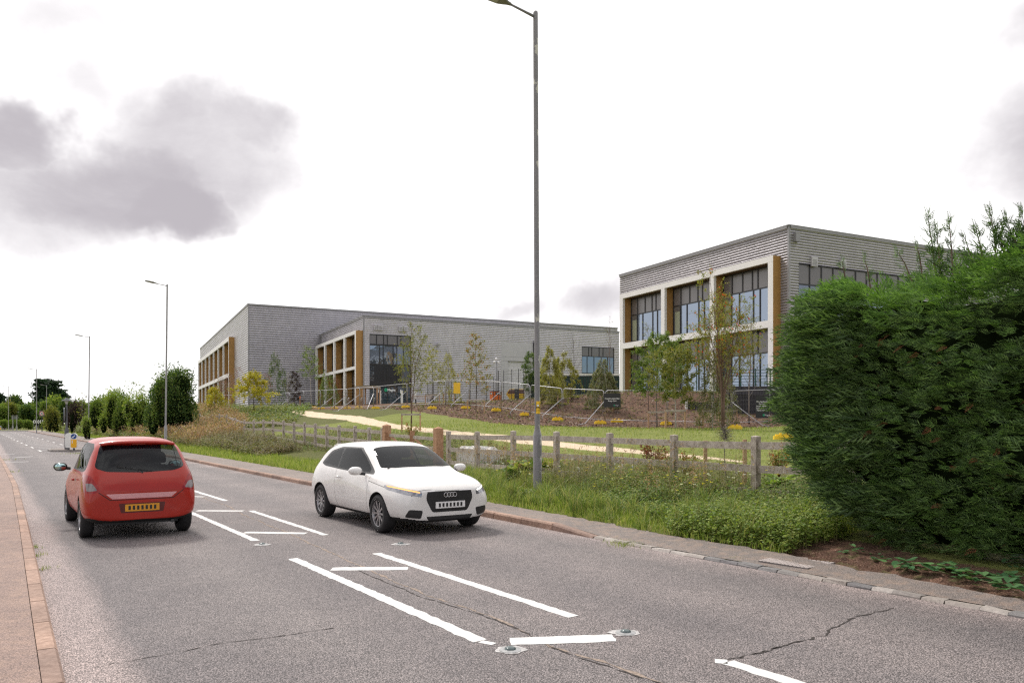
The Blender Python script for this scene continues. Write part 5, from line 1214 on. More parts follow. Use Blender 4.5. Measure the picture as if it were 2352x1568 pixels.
# ------------------------------------------------------------------ trees
def young(name, lab, u, v, vtop, cw, mat, n=1800, ls=.10, style='up', bark='bark_grey', c0=.3, D=None, trunks=1, r0=.035, lean=0., bare=0., berries=0, seed=None, stakes=0, group=None, leaf_top=1.0, cat='tree'):
    if D is None: x, y, z = pix(u, v); D = y
    else: x, y = ud(u, D); z = gpt(x, y)
    Hh = H + (V0 - vtop) / F * D - z; W2 = cw / 2 / F * D * (1.25 if style in ('round', 'weep') else 1.1); n = int(n * 1.7)
    t = thing(name, lab, cat, (x, y, z), 0, group)
    tr = MB(); fl = MB(); LP = []; LD = []
    for q in range(trunks):
        a0 = rng.uniform(0, 6.28); sp_ = .0 if trunks == 1 else .28 * W2
        top = np.array((lean * Hh + sp_ * math.cos(a0) * 2, sp_ * math.sin(a0) * 2, Hh * (1 if q == 0 else rng.uniform(.7, .95))))
        k = 7; ts = np.linspace(0, 1, k); pts = np.outer(ts, top)
        if trunks > 1: pts[:, :2] *= (ts ** .9 * sstep(ts, .12, .6))[:, None]
        pts[:, 0] += np.sin(ts * 5 + a0) * .02 * Hh * .3 + (ts ** 2 - ts) * lean * Hh; pts[:, :2] += rng.normal(0, .008 * Hh, (k, 2)) * ts[:, None]
        if trunks > 1: fork = .12; pts[1:, :2] += 0
        rr = r0 * (1 - ts * .88); tr.tube(pts - np.array((0, 0, .1)) * (ts[:, None] == 0), rr, 6)
        nb = int((26 if style != 'bare' else 34) / (1 if trunks == 1 else 1.6))
        for j in range(nb):
            f = c0 + (1 - c0) * (j + rng.uniform(0, 1)) / nb; f = min(f, .985)
            p0 = np.array([np.interp(f, ts, pts[:, c]) for c in range(3)]); az = j * 2.4 + rng.uniform(-.4, .4)
            g = (f - c0) / (1 - c0); env = {'up': (1 - g) ** .75 * .85 + .12, 'weep': .3 + .7 * min(1, (1 - g) * 2.4), 'col': .22 + .75 * (1 - g), 'bare': (1 - g) ** .8 * .9 + .08, 'round': math.sqrt(max(0, 1 - (2 * g - .8) ** 2 * .7))}[style]
            Lb = W2 * env * rng.uniform(.65, 1.12); o = np.array((math.cos(az), math.sin(az), 0.))
            kk = 5; q_ = np.linspace(0, 1, kk)[:, None]
            if style == 'weep': zc_ = .55 * q_ * Lb - (q_ ** 2.2) * Lb * 1.3 - (q_ ** 3) * .25 * Hh * (.4 + .6 * (1 - abs(g - .5)))
            elif style == 'bare' or style == 'col': zc_ = q_ * Lb * 1.5
            else: zc_ = q_ * Lb * .75 - q_ ** 2 * .2 * Lb
            bp = p0 + o * q_ * Lb + np.array((0, 0, 1.)) * zc_ + rng.normal(0, .03 * Lb, (kk, 3)) * q_
            tr.tube(bp, np.linspace(max(.006, r0 * .33 * (1 - f * .6)), .0035, kk), 4, cap=False)
            if f > leaf_top or rng.random() < bare: continue
            nl = int(n / nb / trunks * (.5 + env)); kt = 7; w = rng.uniform(.2, 1, kt) ** .8
            ip = np.stack([np.interp(w, q_[:, 0], bp[:, c]) for c in range(3)], 1); sc_ = .16 * Lb + .09
            te = ip + (o * .6 + rng.normal(0, .75, (kt, 3)) + np.array((0, 0, .1))) * sc_ * 1.3
            if style == 'weep': te = ip + np.stack([rng.normal(0, .5, kt) * sc_, rng.normal(0, .5, kt) * sc_, -np.abs(rng.normal(.35, .25, kt)) * W2], 1)
            for a_, b_ in zip(ip, te): tr.tube([a_, b_], .003, 3, cap=False)
            pick = rng.integers(0, kt, nl); qq = rng.uniform(.1, 1.05, (nl, 1)); LP.append(ip[pick] + (te - ip)[pick] * qq + rng.normal(0, ls * .55, (nl, 3))); d_ = o + rng.normal(0, .7, (nl, 3)); d_[:, 2] -= .9 if style == 'weep' else .15; LD.append(d_)
    tr.build('trunk', MATS[bark], t, smooth=True)
    if LP:
        LP = np.concatenate(LP); LD = np.concatenate(LD); LP[:, 2] = np.maximum(LP[:, 2], .25); leaves(fl, LP, LD, ls * rng.uniform(.7, 1.25, len(LP)), .5)
        if berries:
            k_ = rng.integers(0, len(LP), berries)
            for d3 in ((1, 0, 0), (0, 1, 0), (0, 0, 1)): leaves(fl, LP[k_], np.tile(d3, (berries, 1)), .07, .9, mi=1)
        fl.build('crown', [MATS[mat], MATS['berry']], t)
    if stakes: stake_frame(x, y, z, stakes, lab)
    return t
def stake_frame(x, y, z, w, lab, h=1.0, wood='stake_wood'):
    dx, dy = np.array((.94, -.34)) * w / 2
    t = thing('tree_stake', 'two stakes and a crossbar round the ' + ' '.join(lab.replace(',', '').split()[:9]), 'tree stake', (x, y, z), 0, 'timber stakes round the young trees')
    for s_ in (-1, 1): m = MB(); px, py = x + s_ * dx, y + s_ * dy; zz = gpt(px, py); m.box((px, py, zz + h / 2 - .1), (.075, .075, h + .2)); m.build('stake', MATS[wood], t, w=True)
    m = MB(); m.bar((x - dx * 1.08, y - dy * 1.08 - .05, z + h - .08), (x + dx * 1.08, y + dy * 1.08 - .05, z + h - .08), .03, .1); m.build('crossbar', MATS['wood_grey'], t, w=True)
YG = 'young trees planted around the site'
young('young_tree', 'sparse upright young tree growing just behind the timber gate', 944, 985, 747, 92, 'leaf_olive', 1500, .085, 'col', 'bark_brown', .36, D=42, trunks=3, r0=.035, group=YG, stakes=1.1)
young('young_tree', 'thin pale young tree right of the entrance, staked beside the bench', 993, 937, 797, 52, 'leaf_weep', 650, .12, 'up', 'bark_dark', .3, D=66, group=YG, stakes=1.3)
young('birch_tree', 'weeping young birch with pale leaves left of the yellow notice', 1031, 934, 803, 56, 'leaf_weep', 1300, .10, 'weep', 'bark_grey', .25, D=66, group=YG, stakes=1.0)
young('maple_tree', 'young maple with red and green autumn leaves left of the camera tower', 1093, 948, 770, 72, 'leaf_autumn', 900, .13, 'up', 'bark_dark', .25, D=56.5, group=YG, stakes=1.3)
young('birch_tree', 'weeping birch hanging just right of the lamp column, yellow green', 1263, 930, 790, 62, 'leaf_weep', 5200, .105, 'weep', 'bark_birch', .12, D=57, r0=.045, group=YG, stakes=1.2)
young('birch_tree', 'taller weeping birch in front of the green screen, second right of the lamp', 1293, 925, 775, 62, 'leaf_weep', 5200, .105, 'weep', 'bark_birch', .12, D=60, r0=.045, group=YG, stakes=1.2, leaf_top=.8)
young('bare_tree', 'thin bare sapling rising above the weeping birches by the lamp', 1316, 915, 768, 58, 'leaf_olive', 60, .08, 'bare', 'bark_dark', .2, D=64, r0=.03, bare=.9, group=YG)
young('weeping_tree', 'round headed weeping tree with bent pale branch left of the office', 1385, 957, 820, 76, 'leaf_grey', 5000, .10, 'weep', 'bark_birch', .28, D=54, r0=.045, group=YG, stakes=1.4)
young('bare_tree', 'tall bare sapling against the sky left of the office building', 1400, 930, 726, 62, 'leaf_olive', 120, .08, 'bare', 'bark_brown', .25, D=58, r0=.035, bare=.75, group=YG)
young('evergreen_tree', 'dark evergreen shrub tree half hidden behind the lamp column', 1219, 900, 812, 34, 'leaf_dark', 1500, .14, 'round', 'bark_dark', .1, D=77, group=YG)
young('pear_tree', 'bushy green tree before the first office bay with bare twigs on top', 1509, 985, 778, 104, 'leaf_green', 5200, .105, 'round', 'bark_grey', .28, D=44, r0=.045, group=YG, stakes=.95)
young('pear_tree', 'green tree before the second office bay, right of the bushiest tree', 1551, 1002, 806, 92, 'leaf_olive', 3600, .10, 'round', 'bark_birch', .3, D=39, r0=.045, group=YG, stakes=.95)
young('bare_tree', 'bare twiggy sapling standing tall before the first office bay', 1488, 960, 745, 62, 'leaf_olive', 500, .08, 'bare', 'bark_brown', .35, D=50, r0=.035, bare=.5, group=YG)
young('rowan_tree', 'tall many stemmed rowan with red berries before the office', 1660, 1004, 640, 150, 'leaf_rowan', 4600, .085, 'col', 'bark_brown', .30, D=37, trunks=6, r0=.05, berries=120, group=YG)
young('birch_tree', 'pale stemmed weeping birch just left of the rowan trunk', 1637, 1002, 800, 70, 'leaf_grey', 1900, .09, 'weep', 'bark_birch', .25, D=38.5, r0=.035, group=YG, stakes=.95)
young('bare_tree', 'bare branched tree in front of the third office bay', 1722, 975, 702, 96, 'leaf_olive', 600, .08, 'bare', 'bark_grey', .22, D=47, r0=.05, bare=.3, group=YG)
young('birch_tree', 'small weeping birch with white trunk behind the rowan', 1672, 965, 850, 44, 'leaf_grey', 900, .09, 'weep', 'bark_birch', .2, D=46, group=YG, stakes=1.0)
young('young_tree', 'young sapling beyond the fence beside the two bare stakes near the hedge', 1665, 1110, 985, 10, 'leaf_olive', 30, .05, 'up', 'bark_grey', .8, D=17.5, r0=.022, group=YG, stakes=.85)
young('bare_tree', 'thin bare sapling left of the tree stakes near the office wall', 1567, 945, 800, 40, 'leaf_olive', 160, .09, 'bare', 'bark_dark', .3, D=56, bare=.6, group=YG)
# trees at the left before the warehouse
young('yellow_tree', 'bright yellow autumn tree in front of the warehouse corner', 583, 950, 858, 84, 'leaf_yellow', 3400, .15, 'up', 'bark_dark', .2, D=80, r0=.05, group=YG)
young('yellow_tree', 'smaller yellow green tree left of the bright yellow one', 493, 948, 892, 46, 'leaf_yellow', 1500, .13, 'up', 'bark_dark', .2, D=78, group=YG)
young('drooping_tree', 'gangly dark tree with hanging leaf clumps against the warehouse', 632, 938, 805, 62, 'leaf_dark', 1300, .17, 'weep', 'bark_birch', .35, D=104, r0=.05, group=YG)
young('birch_tree', 'thin almost bare birch against the warehouse wall', 661, 938, 858, 30, 'leaf_olive', 120, .12, 'bare', 'bark_birch', .4, D=102, group=YG, bare=.5)
young('shrub_tree', 'dark conical little tree with purple leaves before the warehouse', 677, 932, 855, 42, 'leaf_purple', 1500, .15, 'up', 'bark_brown', .1, D=106, group=YG)
young('birch_tree', 'leaning birch with leaves at its top beside the entrance building', 716, 938, 799, 54, 'leaf_green', 700, .17, 'up', 'bark_birch', .45, D=97, lean=-.08, r0=.05, group=YG)
young('weeping_tree', 'small weeping tree before the entrance building gold bays', 752, 925, 845, 46, 'leaf_green', 1100, .14, 'weep', 'bark_birch', .3, D=98, group=YG)
young('red_tree', 'red twiggy small tree before the entrance building bays', 772, 925, 868, 36, 'leaf_red', 500, .11, 'up', 'bark_brown', .2, D=99, group=YG)
for u, vt, w_, lab in ((507, 868, 34, 'leftmost of the reddish twiggy birches by the long gold bays'), (527, 858, 40, 'second reddish twiggy birch by the long gold bays'), (549, 845, 44, 'tallest reddish twiggy birch before the warehouse corner'), (612, 858, 36, 'reddish twiggy birch right of the bright yellow tree')):
    young('bare_tree', lab, u, 945, vt, w_, 'leaf_red', 260, .10, 'bare', 'bark_birch', .3, D=88, r0=.035, group=YG)
# small stakes
for u, D, lab in ((1606, 40.5, 'single short pale stake between the two staked trees'), (1910 - 24, 41, 'short pale stake in the bare soil by the hedge')):
    x, y = ud(u, D); z = gpt(x, y); t = thing('marker_stake', lab, 'stake', (x, y, z)); m = MB(); m.box((0, 0, .4), (.07, .05, 1.0)); m.build('shaft', MATS['stake_wood'], t); m = MB(); m.add([(-.035, -.025, .9), (.035, -.025, .9), (.035, .025, .9), (-.035, .025, .9), (0, 0, .96)], [(0, 1, 4, 4)]) if False else m.box((0, 0, .905), (.055, .04, .02)); m.build('tip', MATS['sign_white'], t)
x, y = ud(689, 90); z = gpt(x, y); t = thing('marker_stake', 'thin stake with an orange top standing in front of the site barriers', 'stake', (x, y, z)); m = MB(); m.box((0, 0, .6), (.08, .08, 1.5)); m.build('shaft', MATS['stake_wood'], t); m = MB(); m.box((0, 0, 1.4), (.1, .1, .25)); m.build('tip', MATS['orange_paint'], t)
# ------------------------------------------------------------------ bushes, far trees
def bush(name, lab, u, v0, v1, wpx, D, mat, n, ls, nsub=7, depth=None, group=None, cat='bush', twigs=0, core=True, flat=.5, topy=0, dens=1.):
    # survey columns/rows: centre u, top v0, foot v1, width wpx
    x, y = ud(u, D); zt = H + (V0 - v0) / F * D; zb = H + (V0 - v1) / F * D; g = gpt(x, y); zb = g
    W2 = wpx / 2 / F * D; Hh = zt - g; dp = depth or W2 * .8
    t = thing(name, lab, cat, (x, y, g), 0, group); m = MB(); cm = MB(); LP = []; LD = []
    z0 = max(0, zb - g); subs = []
    for k in range(nsub):
        if k == 0: c = np.array((0, 0, z0 + (Hh - z0) * .5)); r = np.array((W2 * .72, dp * .72, (Hh - z0) * .5))
        else:
            a = k * 2.4; q = rng.uniform(.35, .75); h_ = rng.uniform(.2, .8); c = np.array((math.cos(a) * W2 * q, math.sin(a) * dp * q, z0 + (Hh - z0) * h_)); s_ = rng.uniform(.32, .5); r = np.array((W2 * s_, dp * s_, (Hh - z0) * s_ * .8)); r[2] = min(r[2], Hh - c[2])
        subs.append((c, r))
    n = int(n * 1.3)
    wt = np.array([r[0] * r[2] for c, r in subs]); wt /= wt.sum()
    for (c, r), w in zip(subs, wt):
        k = int(n * w); d_ = runit(k); d_[:, 2] = np.where(d_[:, 2] < -.5, -d_[:, 2], d_[:, 2]); rad = np.where(rng.random(k) < .2, rng.uniform(.9, 1.32, k), rng.uniform(.70, 1.08, k))[:, None]
        LP.append(c + d_ * r * rad); LD.append(d_ + rng.normal(0, .6, (k, 3)) + np.array((0, 0, .25)))
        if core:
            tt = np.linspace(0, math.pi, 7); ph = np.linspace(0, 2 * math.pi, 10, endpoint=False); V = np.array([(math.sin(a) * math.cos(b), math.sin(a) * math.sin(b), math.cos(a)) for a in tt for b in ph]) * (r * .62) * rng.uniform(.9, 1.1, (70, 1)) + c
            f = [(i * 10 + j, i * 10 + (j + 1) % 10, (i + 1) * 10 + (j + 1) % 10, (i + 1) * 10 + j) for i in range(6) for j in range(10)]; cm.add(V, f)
    leaves(m, np.concatenate(LP), np.concatenate(LD), ls * rng.uniform(.6, 1.3, sum(map(len, LP))), .55)
    m.build('foliage', MATS[mat], t)
    st = MB(); st.tube([(0, 0, -.3), (0.05, 0, Hh * .3), (-.05, 0, Hh * .6)], [max(.03, W2 * .05), max(.025, W2 * .04), .02], 6)
    for k in range(5 + twigs):
        a = rng.uniform(0, 6.28); e = np.array((math.cos(a) * W2 * .8, math.sin(a) * dp * .8, Hh * rng.uniform(.75, 1.12 if k >= 5 else .85))); st.tube([(0, 0, Hh * .2), e * .6 + np.array((0, 0, .05)), e], [.03, .02, .008], 4)
        if k >= 5: leaves(m2_ := MB(), e + rng.normal(0, ls * 1.2, (14, 3)), runit(14), ls * .8, .5); m2_.build('twig_leaves', MATS[mat], t)
    st.build('stems', MATS['bark_brown'], t)
    if core: cm.build('bush_core', MATS['core_shade'], t, smooth=True)  # solid core added against see-through, inner shade put into its colour
    return t
plain('core_shade', (.010, .016, .006), 1.0, .5, 6, coord='World', spec=.0)  # near-black, stands for the shade inside hedge and bushes
bush('round_bush', 'big round dark green bush behind the second street lamp', 397, 850, 966, 116, 62, 'leaf_dark', 15000, .15, 14, twigs=5)
bush('round_bush', 'lighter green upper shoots growing out of the left side of the big round bush', 372, 866, 925, 50, 61, 'leaf_green', 1600, .14, 5)
G1 = 'bushes on the slope beside the road'
for a in [('light_shrub', 'light green loose shrub nearest left of the big round bush', 316, 905, 955, 60, 74, 'leaf_light', 2400, .16), ('light_shrub', 'pale green tall shrub standing behind the third lamp column, right side', 262, 896, 972, 70, 82, 'leaf_light', 3600, .17),
          ('light_shrub', 'pointed mid green shrub right of the tall pale one', 284, 900, 965, 44, 80, 'leaf_green', 2000, .17), ('hill_shrub', 'mid green shrub on the slope just left of the third lamp', 222, 915, 968, 60, 95, 'leaf_green', 2200, .2),
          ('dark_shrub', 'purple brown shrub on the crest of the slope', 170, 921, 948, 40, 112, 'leaf_purple', 1500, .2), ('light_shrub', 'small bright green bush at the foot of the third lamp', 198, 955, 983, 24, 80, 'leaf_light', 900, .13),
          ('hill_shrub', 'olive bush low on the slope near the speed limit sign', 120, 934, 982, 40, 140, 'leaf_olive', 2200, .28), ('hill_shrub', 'yellow green bush beneath the speed limit sign', 110, 965, 987, 26, 150, 'leaf_light', 900, .22),
          ('hill_shrub', 'broad olive scrub on top of the slope behind the island', 245, 915, 950, 80, 105, 'leaf_olive', 2400, .22), ('hill_shrub', 'green scrub at the crest left of the big round bush', 335, 925, 965, 50, 78, 'leaf_green', 1500, .17)]:
    bush(*a, group=G1)
young('young_tree', 'thin sparse sapling left of the big round bush against the sky', 312, 945, 880, 40, 'leaf_green', 260, .15, 'round', 'bark_brown', .35, D=76, group=YG)
young('young_tree', 'very thin sapling by the third street lamp against the sky', 195, 955, 908, 30, 'leaf_olive', 120, .17, 'round', 'bark_brown', .35, D=98, group=YG)
G2 = 'trees and bushes beyond the roundabout'
def cedar(lab, u, D, vtop, w):
    x, y = ud(u, D); z = gpt(x, y); Hh = H + (V0 - vtop) / F * D - z; W2 = w / 2 / F * D; t = thing('cedar_tree', lab, 'tree', (x, y, z), 0, G2); tr = MB(); fl = MB()
    tr.tube([(0, 0, -.5), (.2, 0, Hh * .5), (0, 0, Hh * .97)], [.6, .4, .08], 7); LP = []; LD = []
    for k in range(34):
        f = .25 + .75 * k / 34; L_ = W2 * (1.15 - f) ** .6 * rng.uniform(.5, 1.1); az = k * 2.4 + rng.uniform(-.3, .3); o = np.array((math.cos(az), math.sin(az), 0.)); p = np.array((0, 0, Hh * f)); e = p + o * L_ + np.array((0, 0, .12 * L_)); tr.tube([p, e], [.1, .03], 4)
        nl = 130; q = rng.uniform(.25, 1.05, nl)[:, None]; P = p + (e - p) * q + rng.normal(0, 1, (nl, 3)) * np.array((.22 * L_ + .3, .22 * L_ + .3, .22)); LP.append(P); LD.append(o + rng.normal(0, .8, (nl, 3)) * np.array((1, 1, .5)))
    leaves(fl, np.concatenate(LP), np.concatenate(LD), rng.uniform(.5, 1.0, sum(map(len, LP))), .5); tr.build('trunk', MATS['bark_dark'], t); fl.build('crown', MATS['needle'], t)
cedar('dark layered cedar behind the hedges, left of the taller pair', 97, 236, 872, 52); cedar('dark layered cedar behind the hedges, right of the taller pair', 120, 240, 873, 66)
cedar('dark cedar cut off by the left edge of the picture', -2, 240, 905, 34); cedar('lower dark cedar right of the tall pair', 142, 250, 898, 40)
bush('far_tree', 'grey green round tree far behind the left lamps', 36, 912, 960, 42, 270, 'leaf_dark', 2500, .8, 8, cat='tree', group=G2)
FTL = ['left end of the far tall hedge row', 'second far hedge bush from the left, yellowish', 'third far hedge bush, behind the direction sign', 'fourth far hedge bush, dark', 'far hedge bush left of the speed sign', 'far hedge bush behind the speed sign', 'far hedge bush right of the speed sign', 'tall light far bush before the cedars', 'far hedge bush near the slope foot', 'dark far hedge bush behind the slope', 'far bush filling behind the beacon post']
for k, (u, vt, w_, mt_) in enumerate([(4, 930, 34, 'leaf_green'), (22, 928, 36, 'leaf_olive'), (42, 932, 34, 'leaf_green'), (60, 934, 34, 'leaf_dark'), (72, 930, 34, 'leaf_green'), (90, 926, 34, 'leaf_dark'), (106, 926, 34, 'leaf_green'), (120, 912, 34, 'leaf_light'), (132, 925, 36, 'leaf_green'), (152, 920, 40, 'leaf_dark'), (185, 925, 40, 'leaf_green')]):
    bush('far_bush', FTL[k], u, vt, 975, w_, 222 + (k % 3) * 4, mt_, 2600, .55, 7, group=G2, depth=3)
for k, (u, w_) in enumerate([(10, 26), (28, 26), (46, 26), (64, 26)]):
    bush('low_hedge', '%s clipped section of the low hedge on the roundabout' % ['first', 'second', 'third', 'fourth'][k], u, 966, 984, w_, 203, 'leaf_green', 2200, .32, 5, group=G2, depth=1.5)
# more distance trees so the horizon is closed from other positions too
for k in range(16):
    s_ = 235 + rng.uniform(0, 60); d_ = -110 + k * 14; x, y = xy(s_, d_); u = U0 + x / y * F
    if -30 < u < 200: continue
    bush('far_tree', '%s tree of the distant belt, %s' % (['tall', 'broad'][k % 2], ['far left', 'left', 'near the junction', 'behind the slope'][min(3, k // 4)] + ', place %s' % 'abcdefghijklmnop'[k]), u, V0 - rng.uniform(5, 8) / y * F, V0, rng.uniform(9, 14) / y * F, y, ['leaf_dark', 'leaf_green', 'leaf_olive'][k % 3], 900, .9, 6, cat='tree', group=G2)
# ------------------------------------------------------------------ the conifer hedge
def spray_template():
    P = []; Dd = []; S = []; Wd = []
    def twig(p, d, l, w): P.append(p); Dd.append(d); S.append(l); Wd.append(w)
    ax = lambda t: np.array((t, .06 * math.sin(t * 3), -.10 * t * t))
    for k in range(5): a = ax(k / 5); b = ax((k + 1.3) / 5); twig(a, b - a, np.linalg.norm(b - a), .16)
    for k in range(10):
        t = .06 + .9 * k / 10; L_ = .42 * (1 - t) ** .8 + .09; s_ = 1 if k % 2 else -1; p = ax(t); d = np.array((math.cos(R(36)), s_ * math.sin(R(36)), .10)); twig(p, d, L_, .17)
        if L_ > .2:
            twig(p + d * L_ * .5, np.array((.95, s_ * .05, .15)), L_ * .5, .24)
    out = []
    for p, d, l, w in zip(P, Dd, S, Wd):
        d = d / np.linalg.norm(d); sdv = np.cross(d, (0, 0, 1)); sdv /= np.linalg.norm(sdv); m_ = p + d * l * .45
        out += [p, m_ + sdv * l * w / 2 + (0, 0, .012), p + d * l, m_ - sdv * l * w / 2 + (0, 0, .012)]
    return np.array(out)
TPL = spray_template()
def sprays(m, P, Dr, size, roll, mi=0, droop=0.):
    P = np.asarray(P); Dr = nrm(Dr); n = len(P); up = np.tile((0, 0, 1.), (n, 1)); sx = nrm(np.cross(up, Dr)); uz = np.cross(Dr, sx)
    c, s_ = np.cos(roll)[:, None], np.sin(roll)[:, None]; y_ = sx * c + uz * s_; z_ = -sx * s_ + uz * c
    T = TPL[None]; V = P[:, None] + size[:, None, None] * (T[..., 0:1] * Dr[:, None] + T[..., 1:2] * y_[:, None] + T[..., 2:3] * z_[:, None])
    k = len(TPL); m.add(V.reshape(-1, 3), (np.arange(n * k).reshape(-1, 4)), mi)
def hedge():
    x0, y0 = xy(2, 10); t = thing('conifer_hedge', 'huge clipped dark green conifer hedge filling the right side', 'hedge', (x0, y0, 0))
    e3 = np.array((*ES, 0)); d3 = np.array((*ED, 0))
    # contour in (s, d): front face, rounded end, end face. param c = length
    DF = 9.05; 
    def surf(c, z):
        # returns s, d, normal_s, normal_d for contour coordinate c (0 = far right, growing leftwards)
        bul = np.interp(z, [0, .25, .7, 1.4, 2.4, 3.2, 3.7, 4.1], [-.9, -.36, -.10, .03, .07, .07, .0, -.4])
        endc = np.interp(z, [0, .3, .8, 1.3, 2.2, 3.0, 3.6, 4.0], [5.9, 6.05, 6.35, 6.75, 7.0, 6.95, 6.5, 5.6])
        Ls = endc - .9 + 6.0; r = .9; A = r * math.pi / 2
        s = np.where(c < Ls, -6 + c, 0.); d = np.full(c.shape, DF); ns = np.zeros(c.shape); nd = np.full(c.shape, -1.)
        th = np.clip((c - Ls) / r, 0, math.pi / 2); arc = c >= Ls
        s = np.where(arc, endc - .9 + r * np.sin(th), s); d = np.where(arc, DF + r - r * np.cos(th), d)
        ns = np.where(arc, np.sin(th), ns); nd = np.where(arc, -np.cos(th), nd)
        rest = np.maximum(c - Ls - A, 0); d = d + rest
        lump = .11 * np.sin(c * 2.3 + z * 1.1) * np.sin(z * 2.9 + c * .7) + .07 * np.sin(c * 5.1 - z * 3.3) + .05 * np.sin(z * 7 + c * 3)
        return s + ns * (bul * .3 + lump), d + nd * (bul + lump), ns, nd
    ztop = lambda c: 3.52 + .18 * np.sin(c * .9 + 1) + .10 * np.sin(c * 2.7) + .07 * np.sin(c * 6)
    # solid near-black mass added to block light, inner shade in its colour
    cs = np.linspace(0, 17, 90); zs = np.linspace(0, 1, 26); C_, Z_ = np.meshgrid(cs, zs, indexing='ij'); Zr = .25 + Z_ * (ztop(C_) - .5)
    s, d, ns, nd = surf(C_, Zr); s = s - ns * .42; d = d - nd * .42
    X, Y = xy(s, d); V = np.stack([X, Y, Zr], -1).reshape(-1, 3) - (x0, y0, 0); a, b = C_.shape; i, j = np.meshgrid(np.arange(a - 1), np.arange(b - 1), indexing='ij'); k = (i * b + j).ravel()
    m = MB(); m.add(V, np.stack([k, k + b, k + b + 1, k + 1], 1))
    top = V.reshape(a, b, 3)[:, -1]; back = top + d3 * 2.6 + np.array((0, 0, -.1)); o = m.n; m.add(np.concatenate([top, back]), np.stack([np.arange(a - 1), np.arange(1, a), np.arange(1, a) + a, np.arange(a - 1) + a], 1)); m.build('hedge_shade_core', MATS['core_shade'], t, smooth=True)
    # sprays over the faces
    def put(m, c, z, smin, smax, out=.62, left=.62, upk=.18, deep=.16, mi=0):
        s, d, ns, nd = surf(c, z); n = len(c); dep = rng.uniform(-.02, deep, n); s = s - ns * dep; d = d - nd * dep; X, Y = xy(s, d)
        P = np.stack([X - x0, Y - y0, z], 1); N_ = ns[:, None] * e3 + nd[:, None] * d3; D_ = N_ * out + e3 * left + np.array((0, 0, 1.)) * upk + rng.normal(0, .26, (n, 3))
        sprays(m, P, D_, rng.uniform(smin, smax, n), rng.normal(.15, .75, n), mi)
    m = MB(); nc = 2300; c0 = rng.uniform(.8, 15.6, nc); z0 = .30 + rng.uniform(0, 1, nc) ** .95 * (ztop(c0) - .40)
    k = 6; c = (c0[:, None] + rng.normal(0, .055, (nc, k))).ravel(); z = (z0[:, None] + rng.normal(0, .035, (nc, k))).ravel(); put(m, c, z, .13, .25, .55, .75, .2, .22)
    n = 1800; c = rng.uniform(.8, 15.6, n); z = .32 + rng.uniform(0, 1, n) * (ztop(c) - .42); put(m, c, z, .12, .22, .5, .7, .15, .05)
    n = 500; c = rng.uniform(9, 15, n); z = rng.uniform(.15, .8, n); put(m, c, z, .18, .3)
    # shaggy left end and top edge
    n = 700; z = rng.uniform(.6, 3.4, n); c = 12.2 + rng.uniform(-.9, 1.2, n) + np.interp(z, [.3, 2], [-.5, .3]); put(m, c, z, .3, .52, .5, 1.0, .12, .05)
    m.build('foliage', MATS['leylandii'], t)
    m = MB(); n = 800; c = rng.uniform(.8, 15.2, n); z = ztop(c) - np.abs(rng.normal(0, .16, n)); put(m, c, z, .18, .4, .55, .7, .35, .05)
    n = 3400; c = rng.uniform(1, 15, n); z = rng.uniform(.4, 3.4, n); put(m, c, z, .08, .16, .6, .75, .22, .0)
    s_ = rng.uniform(-5, 6.3, 1000); d_ = DF + rng.uniform(.1, 2.4, 1000) ; X, Y = xy(s_, d_); Pz = 3.42 + .12 * np.sin(s_ * 2) + rng.normal(0, .06, 1000); sprays(m, np.stack([X - x0, Y - y0, Pz], 1), e3 * .6 + np.array((0, 0, .75)) - d3 * .3 + rng.normal(0, .35, (1000, 3)), rng.uniform(.22, .4, 1000), rng.normal(0, .8, 1000))
    m.build('bright_tips', MATS['leylandii_tip'], t)  # paler tips: fresh growth, with top light and highlights painted in
    # long unclipped shoots at the top
    m = MB(); w = MB()
    for u, v, sp_ in [(2130, 492, .5), (2150, 520, .4), (2180, 502, .5), (2105, 560, .25), (2240, 520, .5), (2275, 488, .8), (2310, 500, .7), (2345, 484, .8), (2290, 530, .6), (1985, 590, .3), (2060, 575, .3), (2340, 520, .8), (2215, 545, .4), (1935, 600, .2), (2325, 540, .6)]:
        D = np.interp(u, [1900, 2352], [10.4, 8.9]); X, Y = ud(u, D); Zt = H + (V0 - v) / F * D; base = np.array((X + rng.uniform(.05, .25), Y, 3.45)); tip = np.array((X, Y, Zt)); L_ = np.linalg.norm(tip - base)
        k = max(3, int(L_ / .07)); q = np.linspace(.05, 1, k)[:, None]; pts = base + (tip - base) * q + np.array((0, 0, 0)) ; w.tube([base - (x0, y0, 0), (base + tip) / 2 + (0, 0, .05) - np.array((x0, y0, 0)), tip - (x0, y0, 0)], [.012, .008, .003], 4)
        for r_ in range(3 if sp_ > .3 else 2): sprays(m, pts - (x0, y0, 0), (tip - base)[None] / L_ * .8 + rng.normal(0, .55, (k, 3)), (.08 + .34 * sp_ * (1.15 - q[:, 0])) * rng.uniform(.7, 1.2, k), rng.uniform(0, 6.28, k))
        sprays(m, (tip - (x0, y0, .1))[None], np.array([[(tip - base)[0], (tip - base)[1], 1.]]), np.array([.2]), np.array([0.]))
    m.build('long_shoots', MATS['leylandii'], t); w.build('shoot_stems', MATS['bark_brown'], t)
    m = MB(); n = 150; c = rng.uniform(1, 12, n); z = rng.uniform(.3, 2.9, n) ** 1.0; put(m, c, z, .08, .17, .7, .4, -.3, .0)
    n = 130; c = rng.uniform(4, 9, n); z = rng.uniform(.28, .6, n); put(m, c, z, .15, .25, .7, .3, -.3, .05); m.build('dead_sprays', MATS['leylandii_dead'], t)
hedge()
